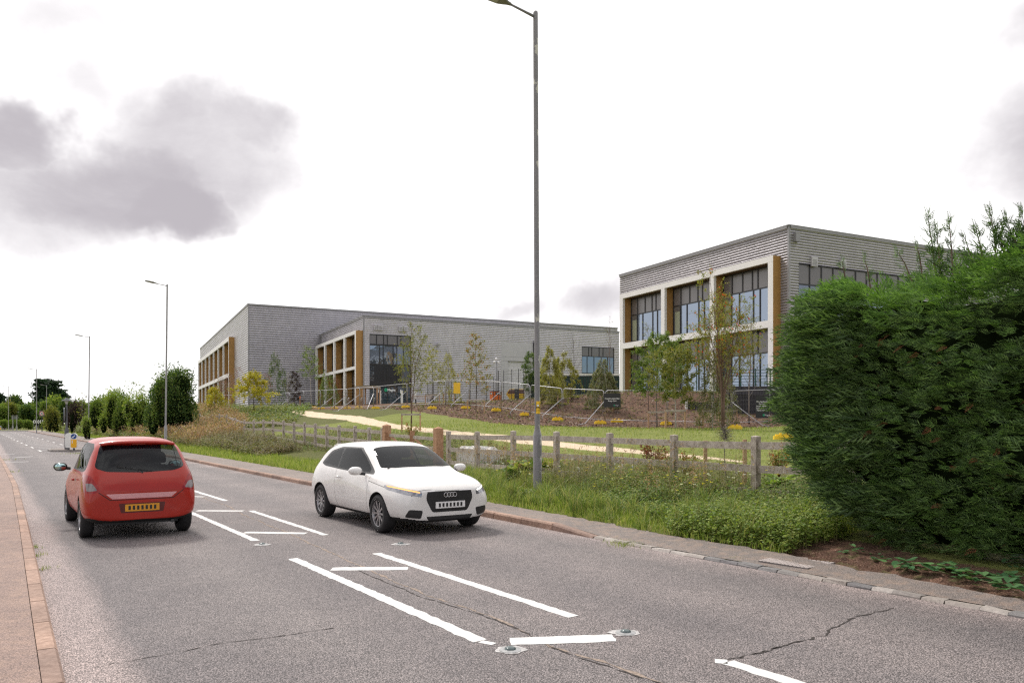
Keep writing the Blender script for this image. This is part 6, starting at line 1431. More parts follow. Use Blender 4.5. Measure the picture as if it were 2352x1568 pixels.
# heart shaped bindweed leaves creeping out at the hedge foot
def creeper(name, lab, spots, size, mat, nper, spread):
    x0, y0, z0 = pix(*spots[0]); t = thing(name, lab, 'plant', (x0, y0, z0)); m = MB(); st = MB(); last = None
    for u, v in spots:
        X, Y, Z = road_pt(u, v, .12)[0], road_pt(u, v, .12)[1], .13
        n = nper; P = np.stack([X + rng.normal(0, spread, n), Y + rng.normal(0, spread, n), Z + np.abs(rng.normal(.03, .05, n))], 1) - (x0, y0, z0)
        a = rng.uniform(0, 6.28, n); d_ = np.stack([np.cos(a), np.sin(a), rng.uniform(-.35, .35, n)], 1)
        for p, dd_, s_ in zip(P, nrm(d_), size * rng.uniform(.6, 1.25, n)):
            sv = np.cross(dd_, (0, 0, 1)) ; sv /= np.linalg.norm(sv); o = [(0, 0), (-.18, .3), (.12, .5), (.55, .36), (1, 0), (.55, -.36), (.12, -.5), (-.18, -.3)]
            m.add([p + dd_ * a_ * s_ + sv * b_ * s_ + np.array((0, 0, .25 * abs(b_) * s_)) for a_, b_ in o], [(0, 1, 2, 3, 4, 5, 6, 7)])
        if last is not None and np.linalg.norm(np.array((X, Y, Z)) - last) < 1.2: st.tube([last - (x0, y0, z0), np.array((X, Y, Z)) - (x0, y0, z0)], .004, 4)
        last = np.array((X, Y, Z))
    m.build('leaves', MATS[mat], t); 
    if st.n: st.build('runner', MATS['weed_stem'], t)
creeper('bindweed', 'heart leaved bindweed trailing along the soil under the hedge, right part', [(2070, 1300), (2095, 1306), (2120, 1312), (2150, 1310), (2180, 1320), (2200, 1316), (2230, 1328), (2255, 1335), (2285, 1340), (2310, 1352), (2340, 1362), (2325, 1300), (2300, 1278), (2345, 1310), (2330, 1335)], .105, 'bindweed', 9, .09)
creeper('bindweed', 'small patch of heart shaped leaves alone on the red soil', [(1945, 1272), (1956, 1280), (1988, 1276), (2010, 1290), (2025, 1288)], .085, 'bindweed', 3, .05)
# ------------------------------------------------------------------ verge: grass, nettles, weeds
def stuff(o, label=None): o['kind'] = 'stuff'; o['label'] = label; o['category'] = 'ground cover'; return o
m = MB()
n = 70000; s = 3.5 + rng.uniform(0, 1, n) ** 1.25 * 22; e = edge_d(s); d = e + .0 + rng.uniform(0, 1, n) ** .8 * 3.2; keep = (s > 6.4); s, d, e = s[keep], d[keep], e[keep]; x, y = xy(s, d)
clump = .5 + .5 * np.sin(x * 4.1 + np.sin(y * 3.2) * 2) * np.sin(y * 3.7 + 1.3 * np.sin(x * 2.9)); hh = (.10 + .26 * clump * sstep(d - e, 0, .8)) * rng.uniform(.5, 1.3, len(x)); P = onground(x, y, -.02); P[:, 2] = np.maximum(P[:, 2], .09)
blades(m, P, hh, .45, rng.uniform(.006, .013, len(x)), 2)
n = 36000; s = 25 + rng.uniform(0, 1, n) ** 1.4 * 130; e = edge_d(s); d = e + rng.uniform(0, 1, n) * np.interp(s, [25, 60, 160], [2.2, 2.0, 3]); x, y = xy(s, d); P = onground(x, y, -.02); P[:, 2] = np.maximum(P[:, 2], .09)
blades(m, P, rng.uniform(.08, .26, n), .4, np.interp(s, [25, 60, 160], [.02, .04, .09]), 1)
stuff(m.build('verge_grass', MATS['grass_blade']), 'long bright green grass along the pavement edge')
m = MB()
n = 46000; x = rng.uniform(-32, 22, n); y = rng.uniform(17, 52, n); s, d = sd(x, y); k = (d > 12.6) & (path_dist(x, y) > .12) & ~poly_mask(x, y, np.array(MULCH)) & (d < 40); x, y = x[k], y[k]
blades(m, onground(x, y, -.01), rng.uniform(.05, .13, len(x)) * np.interp(y, [17, 50], [1, 1.3]), .5, np.interp(y, [17, 50], [.014, .035]), 1)
stuff(m.build('lawn_grass', MATS['grass_blade']), 'short lawn grass on the rising ground between timber fence and site barriers')
def stems_with_leaves(P, h, nl, ls, lm, sm=None, droop=.1, spread=.08, top=.25, wid=.45, mi0=0):
    n = len(P); m = MB(); tip = P + np.stack([rng.normal(0, .12, n) * h, rng.normal(0, .12, n) * h, h], 1)
    f = rng.uniform(top, 1.0, (n, nl)); Q = P[:, None] + (tip - P)[:, None] * f[..., None]; a = rng.uniform(0, 6.28, (n, nl)); Dd = np.stack([np.cos(a), np.sin(a), rng.normal(-droop, .3, (n, nl))], -1)
    Q = Q + Dd * .01; leaves(m, Q.reshape(-1, 3), Dd.reshape(-1, 3), (ls * (1.25 - .5 * f) * rng.uniform(.6, 1.3, (n, nl))).ravel(), wid, side=np.tile((0, 0, 1.), (n * nl, 1)) + rng.normal(0, .35, (n * nl, 3)))
    blades(m, P, h, .05, .008, 1, mi=1); return m
def patch(name, lab, n, s0, s1, d0f, d1f, hf, nl, ls, mat, cat='weeds', droop=.1, top=.25, wid=.45, keep=None, stem='weed_stem', kind=None):
    s = rng.uniform(s0, s1, n); a, b = d0f(s), d1f(s); d = a + (b - a) * rng.uniform(0, 1, n); x, y = xy(s, d)
    if keep is not None: k = keep(x, y, s, d); x, y, s, d = x[k], y[k], s[k], d[k]
    h = hf(s, d) * rng.uniform(.55, 1.15, len(s)); P = onground(x, y, -.02); m = stems_with_leaves(P, h, nl, ls, mat, droop=droop, top=top, wid=wid)
    o = m.build(name, [MATS[mat], MATS[stem]]); stuff(o, lab); o['category'] = cat; return o
wave = lambda s, d: .75 + .35 * np.sin(s * 1.9 + d * 1.3) * np.sin(d * 2.7 + s * .6)
patch('nettle_bed', 'dense dark green nettles filling the verge below the timber fence', 3000, 6.9, 14.2, lambda s: edge_d(s) + .75, lambda s: np.full(s.shape, 12.0), lambda s, d: np.interp(d - edge_d(s), [.7, 1.6, 3], [.30, .52, .64]) * wave(s, d) * np.interp(s, [6.9, 12, 14.2], [1, 1, .75]), 16, .075, 'nettle')
patch('weed_bed', 'yellow green leafy weeds at the foot of the hedge', 1100, 6.3, 8.6, lambda s: edge_d(s) + .12, lambda s: edge_d(s) + 1.5, lambda s, d: np.full(s.shape, .42), 13, .06, 'leaf_light', wid=.7)
patch('weed_bed', 'taller scruffy flowering weeds right of the near lamp base', 650, 10.0, 15.0, lambda s: edge_d(s) + 1.5, lambda s: np.full(s.shape, 12.2), lambda s, d: np.full(s.shape, .8), 18, .05, 'leaf_olive', stem='weed_stem')
patch('weed_bed', 'brown seeding weed tops mixed with the tall weeds by the fence', 420, 9.0, 15.0, lambda s: edge_d(s) + 1.3, lambda s: np.full(s.shape, 12.2), lambda s, d: np.full(s.shape, .85), 18, .04, 'scrub', top=.5)
patch('tall_weeds', 'tall leafy weed stems rising above the top fence rail', 75, 9.6, 12.4, lambda s: np.full(s.shape, 11.3), lambda s: np.full(s.shape, 12.2), lambda s, d: np.full(s.shape, 1.25), 40, .05, 'leaf_olive', top=.1)
m = MB(); x, y = [], []
for mt_, n, lab in (('flower_yellow', 70, 'scattered small yellow flowers among the nettles'), ('flower_white', 40, 'scattered small white flower heads among the weeds')):
    m = MB(); s = rng.uniform(8, 16, n); d = edge_d(s) + rng.uniform(.8, 3.2, n); x, y = xy(s, d); P = onground(x, y) + np.stack([np.zeros(n), np.zeros(n), rng.uniform(.45, .8, n)], 1)
    for k in range(4): leaves(m, P, np.stack([np.cos(np.full(n, k * 1.57)), np.sin(np.full(n, k * 1.57)), np.full(n, .15)], 1), .028, .8)
    stuff(m.build('wild_flowers', MATS[mt_]), lab)
def dock(u, v, lab, n=16, size=.34, mat='leaf_green', D=None, up=.9):
    x, y, z = pix(u, v); t = thing('dock_plant', lab, 'plant', (x, y, z)); m = MB()
    for k in range(n):
        a = k * 2.4; o = np.array((math.cos(a), math.sin(a), 0)); L_ = size * rng.uniform(.7, 1.2); rise = rng.uniform(.5, 1.3) * up; sv = np.cross(o, (0, 0, 1)); prev = None; V = []
        for q in np.linspace(0, 1, 6): p = o * (q * L_) + np.array((0, 0, rise * L_ * (q * 1.25 - .75 * q * q))); w = .26 * L_ * math.sin(math.pi * min(1, q * .9 + .06)) ** .7; V += [p - sv * w + (0, 0, w * .4), p, p + sv * w + (0, 0, w * .4)]
        f = []
        for i in range(5): f += [(3 * i, 3 * i + 1, 3 * i + 4, 3 * i + 3), (3 * i + 1, 3 * i + 2, 3 * i + 5, 3 * i + 4)]
        m.add(V, f)
    m.build('broad_leaves', MATS[mat], t, smooth=True)
dock(1206, 1100, 'dark broad leaved dock plant left of the lamp base', 34, .58, up=1.2); dock(1180, 1104, 'broad leaved dock plant farthest left by the lamp base', 22, .46, up=1.1); dock(1262, 1092, 'broad leaved dock plant just right of the lamp column', 22, .5, up=1.4)
dock(1772, 1118, 'yellow green dock plant by the rightmost fence post, left of it', 14, .3, 'leaf_light'); dock(1795, 1112, 'broad leaved plant right of the rightmost fence post', 18, .34, 'leaf_light')
m = MB(); P = []; HH = []
for k in range(150):
    s_ = rng.uniform(6.8, 20); d_ = edge_d(s_) + rng.uniform(.15, 2.6); x, y = xy(s_, d_); n = 60; q = rng.normal(0, .045, (n, 2)); P.append(np.stack([x + q[:, 0], y + q[:, 1], np.full(n, gpt(x, y) - .02)], 1)); HH.append(rng.uniform(.3, .62) * rng.uniform(.6, 1.1, n))
P = np.concatenate(P); HH = np.concatenate(HH); blades(m, P, HH, .5, rng.uniform(.007, .014, len(P)), 2); leafmat('tuft_blade', [(.10, .17, .05), (.16, .24, .06), (.30, .34, .10), (.45, .40, .20), (.20, .28, .07)], trans=.35)
stuff(m.build('grass_tufts', MATS['tuft_blade']), 'long arching grass tufts standing out of the verge')
m = MB(); n = 130; s_ = rng.uniform(8, 19, n); d_ = edge_d(s_) + rng.uniform(.9, 3.3, n); x, y = xy(s_, d_); P = onground(x, y); h_ = rng.uniform(.7, 1.25, n); blades(m, P, h_, .12, .008, 2, mi=1)
for k in range(26): f_ = rng.uniform(.7, 1.0, n); leaves(m, P + np.stack([rng.normal(0, .03, n), rng.normal(0, .03, n), h_ * f_], 1), runit(n) + (0, 0, .8), .035, .5)
stuff(m.build('seed_stalks', [MATS['dry_grass'], MATS['weed_stem']]), 'dry brown seed stalks sticking up from the verge weeds')
# rough planting between the timber fence and the path
K1 = lambda x, y, s, d: (path_dist(x, y) > .35)
patch('shrub_planting', 'low mixed red and green shrub planting behind the timber fence near the gate', 1500, 19, 46, lambda s: np.full(s.shape, 12.9), lambda s: np.interp(s, [19, 26, 46], [14.4, 16.5, 18.5]), lambda s, d: .55 * wave(s, d), 14, .075, 'scrub', keep=K1)
patch('shrub_planting', 'green leafy planting between the gate and the gravel path', 1100, 18, 44, lambda s: np.full(s.shape, 12.9), lambda s: np.interp(s, [18, 26, 44], [14.0, 16.8, 18.5]), lambda s, d: .42 * wave(s, d), 13, .08, 'leaf_green', keep=K1)
patch('ground_cover', 'low green cover plants scattered over the bark mulch mound', 3600, 30, 75, lambda s: np.full(s.shape, 24.), lambda s: np.full(s.shape, 70.), lambda s, d: np.full(s.shape, .16), 9, .13, 'leaf_olive', keep=lambda x, y, s, d: poly_mask(x, y, np.array(MULCH)) & (y > 50), top=.0)
m = MB(); n = 34000; x = rng.uniform(-22, 26, n); y = rng.uniform(42, 76, n); k = poly_mask(x, y, np.array(MULCH)); x, y = x[k], y[k]; leaves(m, onground(x, y, .015), np.stack([rng.normal(0, 1, len(x)), rng.normal(0, 1, len(x)), rng.normal(0, .25, len(x))], 1), rng.uniform(.06, .22, len(x)), .4)
leafmat('bark_chip', [(.05, .03, .02), (.13, .07, .05), (.24, .15, .11), (.50, .40, .34), (.09, .05, .035), (.17, .09, .06)], trans=0)
stuff(m.build('bark_chips', MATS['bark_chip']), 'loose brown bark chips spread over the planted mound')
# left slope: brush, dry grass, ivy
patch('brush', 'tangled dark brown green brush below the climbing timber fence', 4600, 37, 66, lambda s: edge_d(s) + 1.5, lambda s: np.interp(s, [37, 66], [12.6, 14.0]), lambda s, d: np.interp(s, [36, 42, 66], [.5, .95, .95]) * np.interp(d, [10.3, 11.5, 13], [.6, .95, 1.05]) * wave(s, d), 14, .10, 'scrub')
patch('brush', 'dark green low brush patches mixed into the brown scrub', 1500, 38, 70, lambda s: edge_d(s) + 1.3, lambda s: np.interp(s, [37, 66], [12.8, 14.5]), lambda s, d: .75 * wave(s + 2, d), 12, .11, 'leaf_olive')
m = MB(); n = 26000; s = rng.uniform(52, 118, n); a = edge_d(s) + 1.6; b = np.interp(s, [52, 70, 118], [13.5, 19, 24]); d = a + (b - a) * rng.uniform(0, 1, n); x, y = xy(s, d); kk = rng.random(n) < sstep(wave(s, d * 1.7), .55, .95); x, y, s = x[kk], y[kk], s[kk]
blades(m, onground(x, y, -.03), rng.uniform(.5, 1.15, len(x)), .3, np.interp(s, [52, 118], [.05, .09]), 1); n2 = 16000; i = rng.integers(0, len(x), n2); P = onground(x[i], y[i]) + np.stack([rng.normal(0, .15, n2), rng.normal(0, .15, n2), rng.uniform(.4, 1.15, n2)], 1); leaves(m, P, runit(n2) + (0, 0, .6), .16, .5)
stuff(m.build('dry_grass', MATS['dry_grass']), 'pinkish brown dead willowherb and grass on the roadside slope')
patch('slope_scrub', 'green and brown bramble scrub over the far roadside slope', 8500, 60, 175, lambda s: edge_d(s) + 1.1, lambda s: np.interp(s, [66, 90, 175], [20, 30, 28]), lambda s, d: np.interp(s, [66, 175], [.8, 1.2]) * wave(s * .5, d * .5), 9, .26, 'leaf_olive')
patch('slope_scrub', 'darker green bramble patches on the far roadside slope', 5000, 66, 180, lambda s: edge_d(s) + 1.3, lambda s: np.interp(s, [66, 90, 175], [22, 32, 28]), lambda s, d: np.interp(s, [66, 175], [.8, 1.3]) * wave(s * .6 + 3, d * .4), 9, .26, 'leaf_green')
# red leaved dogwoods and seedlings behind the fence
def dogwood(u, v, lab, h=.8, mat='leaf_red', n=260, w=.35):
    x, y, z = pix(u, v); t = thing('red_shrub', lab, 'shrub', (x, y, z)); m = MB(); st = MB(); P = []
    for k in range(12):
        a = rng.uniform(0, 6.28); e = np.array((math.cos(a) * w * rng.uniform(.3, 1), math.sin(a) * w * rng.uniform(.3, 1), h * rng.uniform(.7, 1.1))); st.tube([(0, 0, 0), e * .5 + (0, 0, .05), e], [.01, .007, .004], 4, cap=False); q = rng.uniform(.3, 1, n // 12)[:, None]; P.append(e * q + rng.normal(0, .04, (len(q), 3)))
    P = np.concatenate(P); d_ = runit(len(P)); d_[:, 2] -= .5; leaves(m, P, d_, .085, .6); m.build('leaves', MATS[mat], t); st.build('stems', MATS['leaf_red'], t)
dogwood(1498, 1092, 'red leaved shrub in front of the path, left of the twin stakes'); dogwood(1525, 1098, 'second red leaved shrub nearer the twin stakes', .65)
dogwood(1790, 1098, 'small shrub with red tips behind the fence beside the hedge', .7, 'leaf_autumn'); dogwood(1580, 1100, 'green and red shrub behind the fence at the twin stakes', .6, 'leaf_autumn'); dogwood(944, 1012, 'reddish shrub at the foot of the tree behind the gate', .8, 'leaf_autumn', 300, .5)
for k in range(34):
    u = rng.uniform(1105, 1190) if k < 18 else rng.uniform(1230, 1700); v = rng.uniform(1058, 1078) if u < 1200 else rng.uniform(1068, 1095)
    x, y, z = pix(u, v); 
    if k == 0:
        cane0 = thing('seedling_cane', 'short pale cane beside a seedling planted behind the timber fence', 'cane', (x, y, z), 0, 'pale canes beside the seedlings'); m = MB(); m.tube([(0, 0, -.05), (.01, 0, .5)], .009, 5); m.build('cane', MATS['stake_wood'], cane0); m = MB(); m.rev([(.02, .0), (.03, .2), (.03, .2)], 7); m.build('guard', MATS['sign_white'], cane0)
    else: dup(cane0, (x, y, z), rng.uniform(0, 3))
# small growth on the carriageway edges
m = MB(); 
for (u, v, n, w) in [(68, 1255, 60, .06), (70, 1275, 60, .06), (92, 1305, 40, .05), (1440, 1247, 220, .12), (12, 1083, 80, .25), (8, 1055, 60, .3), (1700, 1283, 60, .08), (183, 1040, 160, .35)]:
    X, Y = road_pt(u, v, .03); P = np.stack([X + rng.normal(0, w, n), Y + rng.normal(0, w * 1.6, n), np.full(n, .01)], 1); blades(m, P, rng.uniform(.03, .07, n), .8, .008 if v > 1100 else .02, 1)
stuff(m.build('kerb_weeds', MATS['grass_blade']), 'tiny tufts of grass growing along the kerb joints')
# ------------------------------------------------------------------ cars
def m_carpaint(name, c, rough=.22):
    m, nt, N, L, b = new_mat(name)
    f = nz(N, L, 2.2, 4, .6); L.new(ramp(N, L, f, [(.3, sc3(c, .93)), (.7, sc3(c, 1.05))]), b.inputs['Base Color'])
    b.inputs['Roughness'].default_value = rough; b.inputs['Coat Weight'].default_value = .4; b.inputs['Coat Roughness'].default_value = .08; b.inputs['Specular IOR Level'].default_value = .35
    return m
m_carpaint('paint_red', (.36, .016, .006), .4); m_carpaint('paint_white', (.74, .72, .70), .35)
plain('car_black', (.018, .018, .019), .5, .2, 10); plain('tyre', (.022, .021, .022), .85, .3, 12); plain('arch_dark', (.012, .012, .012), .95, .2, 5)
plain('alloy', (.42, .41, .42), .3, .1, 8, metal=.8); plain('chrome', (.75, .73, .74), .12, .05, 8, metal=1.0); plain('disc_dark', (.06, .06, .06), .6, .2, 10, metal=.5)
plain('lamp_red', (.30, .012, .012), .12, .2, 20); plain('lamp_smoke', (.20, .17, .17), .1, .2, 20, spec=.9); plain('lamp_clear', (.34, .34, .36), .08, .3, 20, metal=.5)
plain('plate_yellow', (.70, .30, .02), .4, .08, 14); plain('seam_dark', (.03, .008, .008), .7, .1, 5); plain('seam_grey', (.14, .135, .13), .7, .1, 5); plain('mirror_glass', (.45, .62, .62), .05, .1, 5, metal=1.0)
def m_emit(name, c, s):
    m, nt, N, L, b = new_mat(name); b.inputs['Base Color'].default_value = (*c, 1); b.inputs['Emission Color'].default_value = (*c, 1); b.inputs['Emission Strength'].default_value = s
m_emit('indicator_lit', (1.0, .42, .12), 1.1); m_emit('drl_lit', (1, .95, .85), 1.6)
def m_carglass():
    m, nt, N, L, b = new_mat('car_glass'); b.inputs['Base Color'].default_value = (.012, .014, .018, 1); b.inputs['Roughness'].default_value = .03; b.inputs['Specular IOR Level'].default_value = .8
    t = N.new('ShaderNodeBsdfTransparent'); t.inputs[0].default_value = (.62, .68, .68, 1); ms = N.new('ShaderNodeMixShader'); ms.inputs[0].default_value = .62
    L.new(b.outputs[0], ms.inputs[1]); L.new(t.outputs[0], ms.inputs[2]); L.new(ms.outputs[0], nt.nodes['Material Output'].inputs[0])
def cabin(root, front=.45, back=-.75):
    for x, h in ((front - .35, .95), (back, .9)):
        for sg in (-1, 1):
            m = MB(); m.box((x, sg * .36, .50), (.46, .46, .18)); s_ = m.build('seat', MATS['seat_cloth'], root)
            m = MB(); m.prism(rpoly([(-.23, 0), (.23, 0), (.20, .52), (-.20, .52)], .08), -.06, .06, Matrix.Translation((x - .24, sg * .36, .56)) @ Matrix.Rotation(R(-14), 4, 'Y') @ Matrix.Rotation(R(90), 4, 'Z') @ Matrix.Rotation(R(90), 4, 'X')); m.build('backrest', MATS['seat_cloth'], s_)
            m = MB(); m.prism(rpoly([(-.12, 0), (.12, 0), (.10, .17), (-.10, .17)], .05), -.045, .045, Matrix.Translation((x - .40, sg * .36, 1.11)) @ Matrix.Rotation(R(-10), 4, 'Y') @ Matrix.Rotation(R(90), 4, 'Z') @ Matrix.Rotation(R(90), 4, 'X')); m.build('headrest', MATS['seat_cloth'], s_)
    m = MB(); m.box((front + .42, 0, .80), (.36, 1.36, .22)); m.build('dashboard', MATS['car_black'], root)
    m = MB(); m.box((-.3, 0, .36), (2.6, 1.3, .04)); m.build('cabin_floor', MATS['car_black'], root)
    t_ = np.linspace(0, 2 * math.pi, 17); m = MB(); m.tube([(front + .12 + .07 * math.sin(a), -.36 + .18 * math.cos(a), .88 + .17 * math.sin(a)) for a in t_], .014, 6, cap=False); m.build('steering_wheel', MATS['car_black'], root)
plain('seat_cloth', (.035, .035, .04), .9, .2, 20)
m_carglass()
def rpoly(P, r, n=3):
    out = []; k = len(P)
    for i in range(k):
        p0, p, p1 = (np.array(P[(i - 1) % k], float), np.array(P[i], float), np.array(P[(i + 1) % k], float)); a = (p0 - p); b = (p1 - p); la, lb = np.linalg.norm(a), np.linalg.norm(b); rr = min(r, la * .45, lb * .45); A = p + a / la * rr; B = p + b / lb * rr
        for t in np.linspace(0, 1, n): out.append(tuple((1 - t) ** 2 * A + 2 * t * (1 - t) * p + t * t * B))
    return out
def inpoly(x, y, P):
    c = False; n = len(P)
    for i in range(n):
        x1, y1 = P[i]; x2, y2 = P[(i + 1) % n]
        if (y1 > y) != (y2 > y) and x < (x2 - x1) * (y - y1) / (y2 - y1) + x1: c = not c
    return c
def carve(bm, P, ax, filt, mi, only=None):
    i0, i1 = ax; xs = [p[0] for p in P]; ys = [p[1] for p in P]; bb = (min(xs) - .08, max(xs) + .08, min(ys) - .08, max(ys) + .08)
    for k in range(len(P)):
        a, b = P[k], P[(k + 1) % len(P)]
        if math.hypot(a[0] - b[0], a[1] - b[1]) < 1e-5: continue
        e = (min(a[0], b[0]) - .11, max(a[0], b[0]) + .11, min(a[1], b[1]) - .11, max(a[1], b[1]) + .11)
        fs = []
        for f in bm.faces:
            c = f.calc_center_median()
            if e[0] < c[i0] < e[1] and e[2] < c[i1] < e[3] and filt(c, f.normal): fs.append(f)
        if not fs: continue
        co = [0, 0, 0]; co[i0], co[i1] = a; no = [0, 0, 0]; no[i0], no[i1] = b[1] - a[1], -(b[0] - a[0])
        geom = list(set(fs) | {ed for f in fs for ed in f.edges} | {v for f in fs for v in f.verts})
        bmesh.ops.bisect_plane(bm, geom=geom, plane_co=co, plane_no=Vector(no).normalized(), dist=1e-5)
    for f in bm.faces:
        if only is not None and f.material_index not in only: continue
        c = f.calc_center_median()
        if bb[0] < c[i0] < bb[1] and bb[2] < c[i1] < bb[3] and filt(c, f.normal) and inpoly(c[i0], c[i1], P): f.material_index = mi
def car_shell(stations, wheels, wr, lvl=3):
    bm = bmesh.new(); rows = []
    for x, pts in stations:
        row = []; n = len(pts)
        for j, (y, z) in enumerate(pts): row.append(bm.verts.new((x if not isinstance(x, (list, tuple)) else x[j], y, z)))
        r2 = [row[0]] + [bm.verts.new((row[j].co.x, -row[j].co.y, row[j].co.z)) for j in range(1, n - 1)] + [row[-1]]
        rows.append((row, r2))
    n = len(stations[0][1])
    for (a, a2), (b, b2) in zip(rows[:-1], rows[1:]):
        for j in range(n - 1): bm.faces.new((a[j], a[j + 1], b[j + 1], b[j])); bm.faces.new((a2[j + 1], a2[j], b2[j], b2[j + 1]))
    for (a, a2), fl in ((rows[0], 1), (rows[-1], -1)):
        F_ = [(a[0], a2[1], a[1])] + [(a[j], a2[j], a2[j + 1], a[j + 1]) for j in range(1, n - 2)] + [(a[n - 2], a2[n - 2], a[n - 1])]
        for f in F_: bm.faces.new(f if fl > 0 else f[::-1])
    bmesh.ops.recalc_face_normals(bm, faces=bm.faces)
    me = bpy.data.meshes.new('tmp'); bm.to_mesh(me); bm.free(); ob = bpy.data.objects.new('tmp', me); COL.objects.link(ob)
    me.materials.append(MATS['car_black']); ss = ob.modifiers.new('s', 'SUBSURF'); ss.levels = lvl; ss.render_levels = lvl
    cut = []
    for wx in wheels:
        for sg in (-1, 1):
            m = MB(); k = 40; V = [(wx + wr * math.cos(2 * math.pi * i / k), sg * y, wr * .02 + .30 + wr * math.sin(2 * math.pi * i / k)) for y in (.56, 1.2) for i in range(k)]
            m.add(V, [(i, (i + 1) % k, k + (i + 1) % k, k + i) for i in range(k)]); m.f.append(np.array([list(range(k))[::-1]])); m.mi.append(np.array([0])); m.f.append(np.array([[k + i for i in range(k)]])); m.mi.append(np.array([0]))
            c = m.build('cutter', MATS['arch_dark']); b2 = bmesh.new(); b2.from_mesh(c.data); bmesh.ops.recalc_face_normals(b2, faces=b2.faces); b2.to_mesh(c.data); b2.free()
            md = ob.modifiers.new('b', 'BOOLEAN'); md.operation = 'DIFFERENCE'; md.object = c; md.solver = 'EXACT'; md.material_mode = 'TRANSFER'; cut.append(c)
    dg = bpy.context.evaluated_depsgraph_get(); dg.update(); ev = ob.evaluated_get(dg); me2 = bpy.data.meshes.new_from_object(ev)
    out = bmesh.new(); out.from_mesh(me2); arch = [i for i, m_ in enumerate(me2.materials) if m_ and m_.name == 'arch_dark']
    for f in out.faces: f.material_index = 1 if f.material_index in arch else 0
    bpy.data.objects.remove(ob)
    for c in cut: bpy.data.objects.remove(c)
    return out
def split_parts(bm, root, table, sharp=35):
    # table: material index -> (part name, material). each becomes its own mesh part
    for mi, (nm, mt_, par) in table.items():
        b = bm.copy(); bmesh.ops.delete(b, geom=[f for f in b.faces if f.material_index != mi], context='FACES')
        if not b.faces: b.free(); continue
        # separate islands become separate parts
        b.faces.ensure_lookup_table(); seen = set(); groups = []
        for f in b.faces:
            if f in seen: continue
            st = [f]; seen.add(f); g = []
            while st:
                q = st.pop(); g.append(q)
                for e in q.edges:
                    for w in e.link_faces:
                        if w not in seen: seen.add(w); st.append(w)
            groups.append([tuple(tuple(v.co) for v in q.verts) for q in g])
        b.free()
        if nm.startswith('body') or nm in ('wheel_arch', 'underbody', 'panel_gap'): groups = [sum(groups, [])]
        for g in groups:
            if len(g) < 3: continue
            idx = {}; vs = []; fs = []
            for q in g:
                r_ = []
                for p in q:
                    kx = (round(p[0], 5), round(p[1], 5), round(p[2], 5))
                    if kx not in idx: idx[kx] = len(vs); vs.append(p)
                    if idx[kx] not in r_: r_.append(idx[kx])
                if len(r_) > 2: fs.append(r_)
            me = bpy.data.meshes.new(nm); me.from_pydata(vs, [], fs); me.materials.append(MATS[mt_]); me.update(); me.validate()
            me.polygons.foreach_set('use_smooth', [True] * len(me.polygons)); me.update()
            o = bpy.data.objects.new(nm, me); COL.objects.link(o); o.parent = root; WLOC[o.name] = WLOC[root.name]
def wheel(root, x, y, r, w, spokes, sg, steer=0., mat='alloy'):
    M_ = Matrix.Translation((x, y, r)) @ Matrix.Rotation(R(steer), 4, 'Z') @ Matrix.Rotation(R(-90) * sg, 4, 'X')
    # local z points outward from the car side
    t = MB(); t.rev([(r * .66, -w / 2), (r * .9, -w / 2), (r * .985, -w * .38), (r, -w * .2), (r, w * .2), (r * .985, w * .38), (r * .9, w / 2), (r * .68, w * .5), (r * .66, w * .42)], 36, M=M_); wh = t.build('wheel', MATS['tyre'], root, smooth=True)
    t = MB(); t.rev([(r * .68, w * .46), (r * .655, w * .44), (r * .62, w * .25), (r * .60, -w * .3)], 30, M=M_)
    for k in range(spokes):
        a = 2 * math.pi * k / spokes; c, s_ = math.cos(a), math.sin(a); V = []
        for rr, hw, z in ((r * .12, r * .05, w * .34), (r * .40, r * .045, w * .40), (r * .65, r * .065, w * .42)):
            for q, dz in ((-hw, 0), (hw, 0), (hw, -.03), (-hw, -.03)): V.append((rr * c - q * s_, rr * s_ + q * c, z + dz))
        V = np.array(V) @ np.array(M_.to_3x3()).T + np.array(M_.translation); t.add(V, [(i * 4 + j, i * 4 + (j + 1) % 4, i * 4 + 4 + (j + 1) % 4, i * 4 + 4 + j) for i in range(2) for j in range(4)])
    t.rev([(0, w * .40), (r * .14, w * .38), (r * .16, w * .28), (r * .16, -.02)], 16, M=M_); t.build('alloy_rim', MATS[mat], wh)
    t = MB(); t.rev([(0, w * .12), (r * .48, w * .12), (r * .48, w * .02)], 20, M=M_); t.build('brake_disc', MATS['disc_dark'], wh)
    t = MB(); t.rev([(0, -w * .05), (r * .62, -w * .05)], 20, M=M_); t.build('wheel_well', MATS['arch_dark'], wh)
def ellip(root, nm, mat, c, r, rot=(0, 0, 0), n=14, par=None, ring=False):
    t = MB(); th = np.linspace(0, math.pi, 9); M_ = Matrix.Translation(c) @ Matrix.Rotation(rot[2], 4, 'Z') @ Matrix.Rotation(rot[1], 4, 'Y') @ Matrix.Diagonal((*r, 1)); t.rev([(abs(math.sin(a)) ** .8, -math.cos(a)) for a in th], n, M=M_); return t.build(nm, MATS[mat], par or root, smooth=True)
side = lambda c, n: abs(n.y) > .42
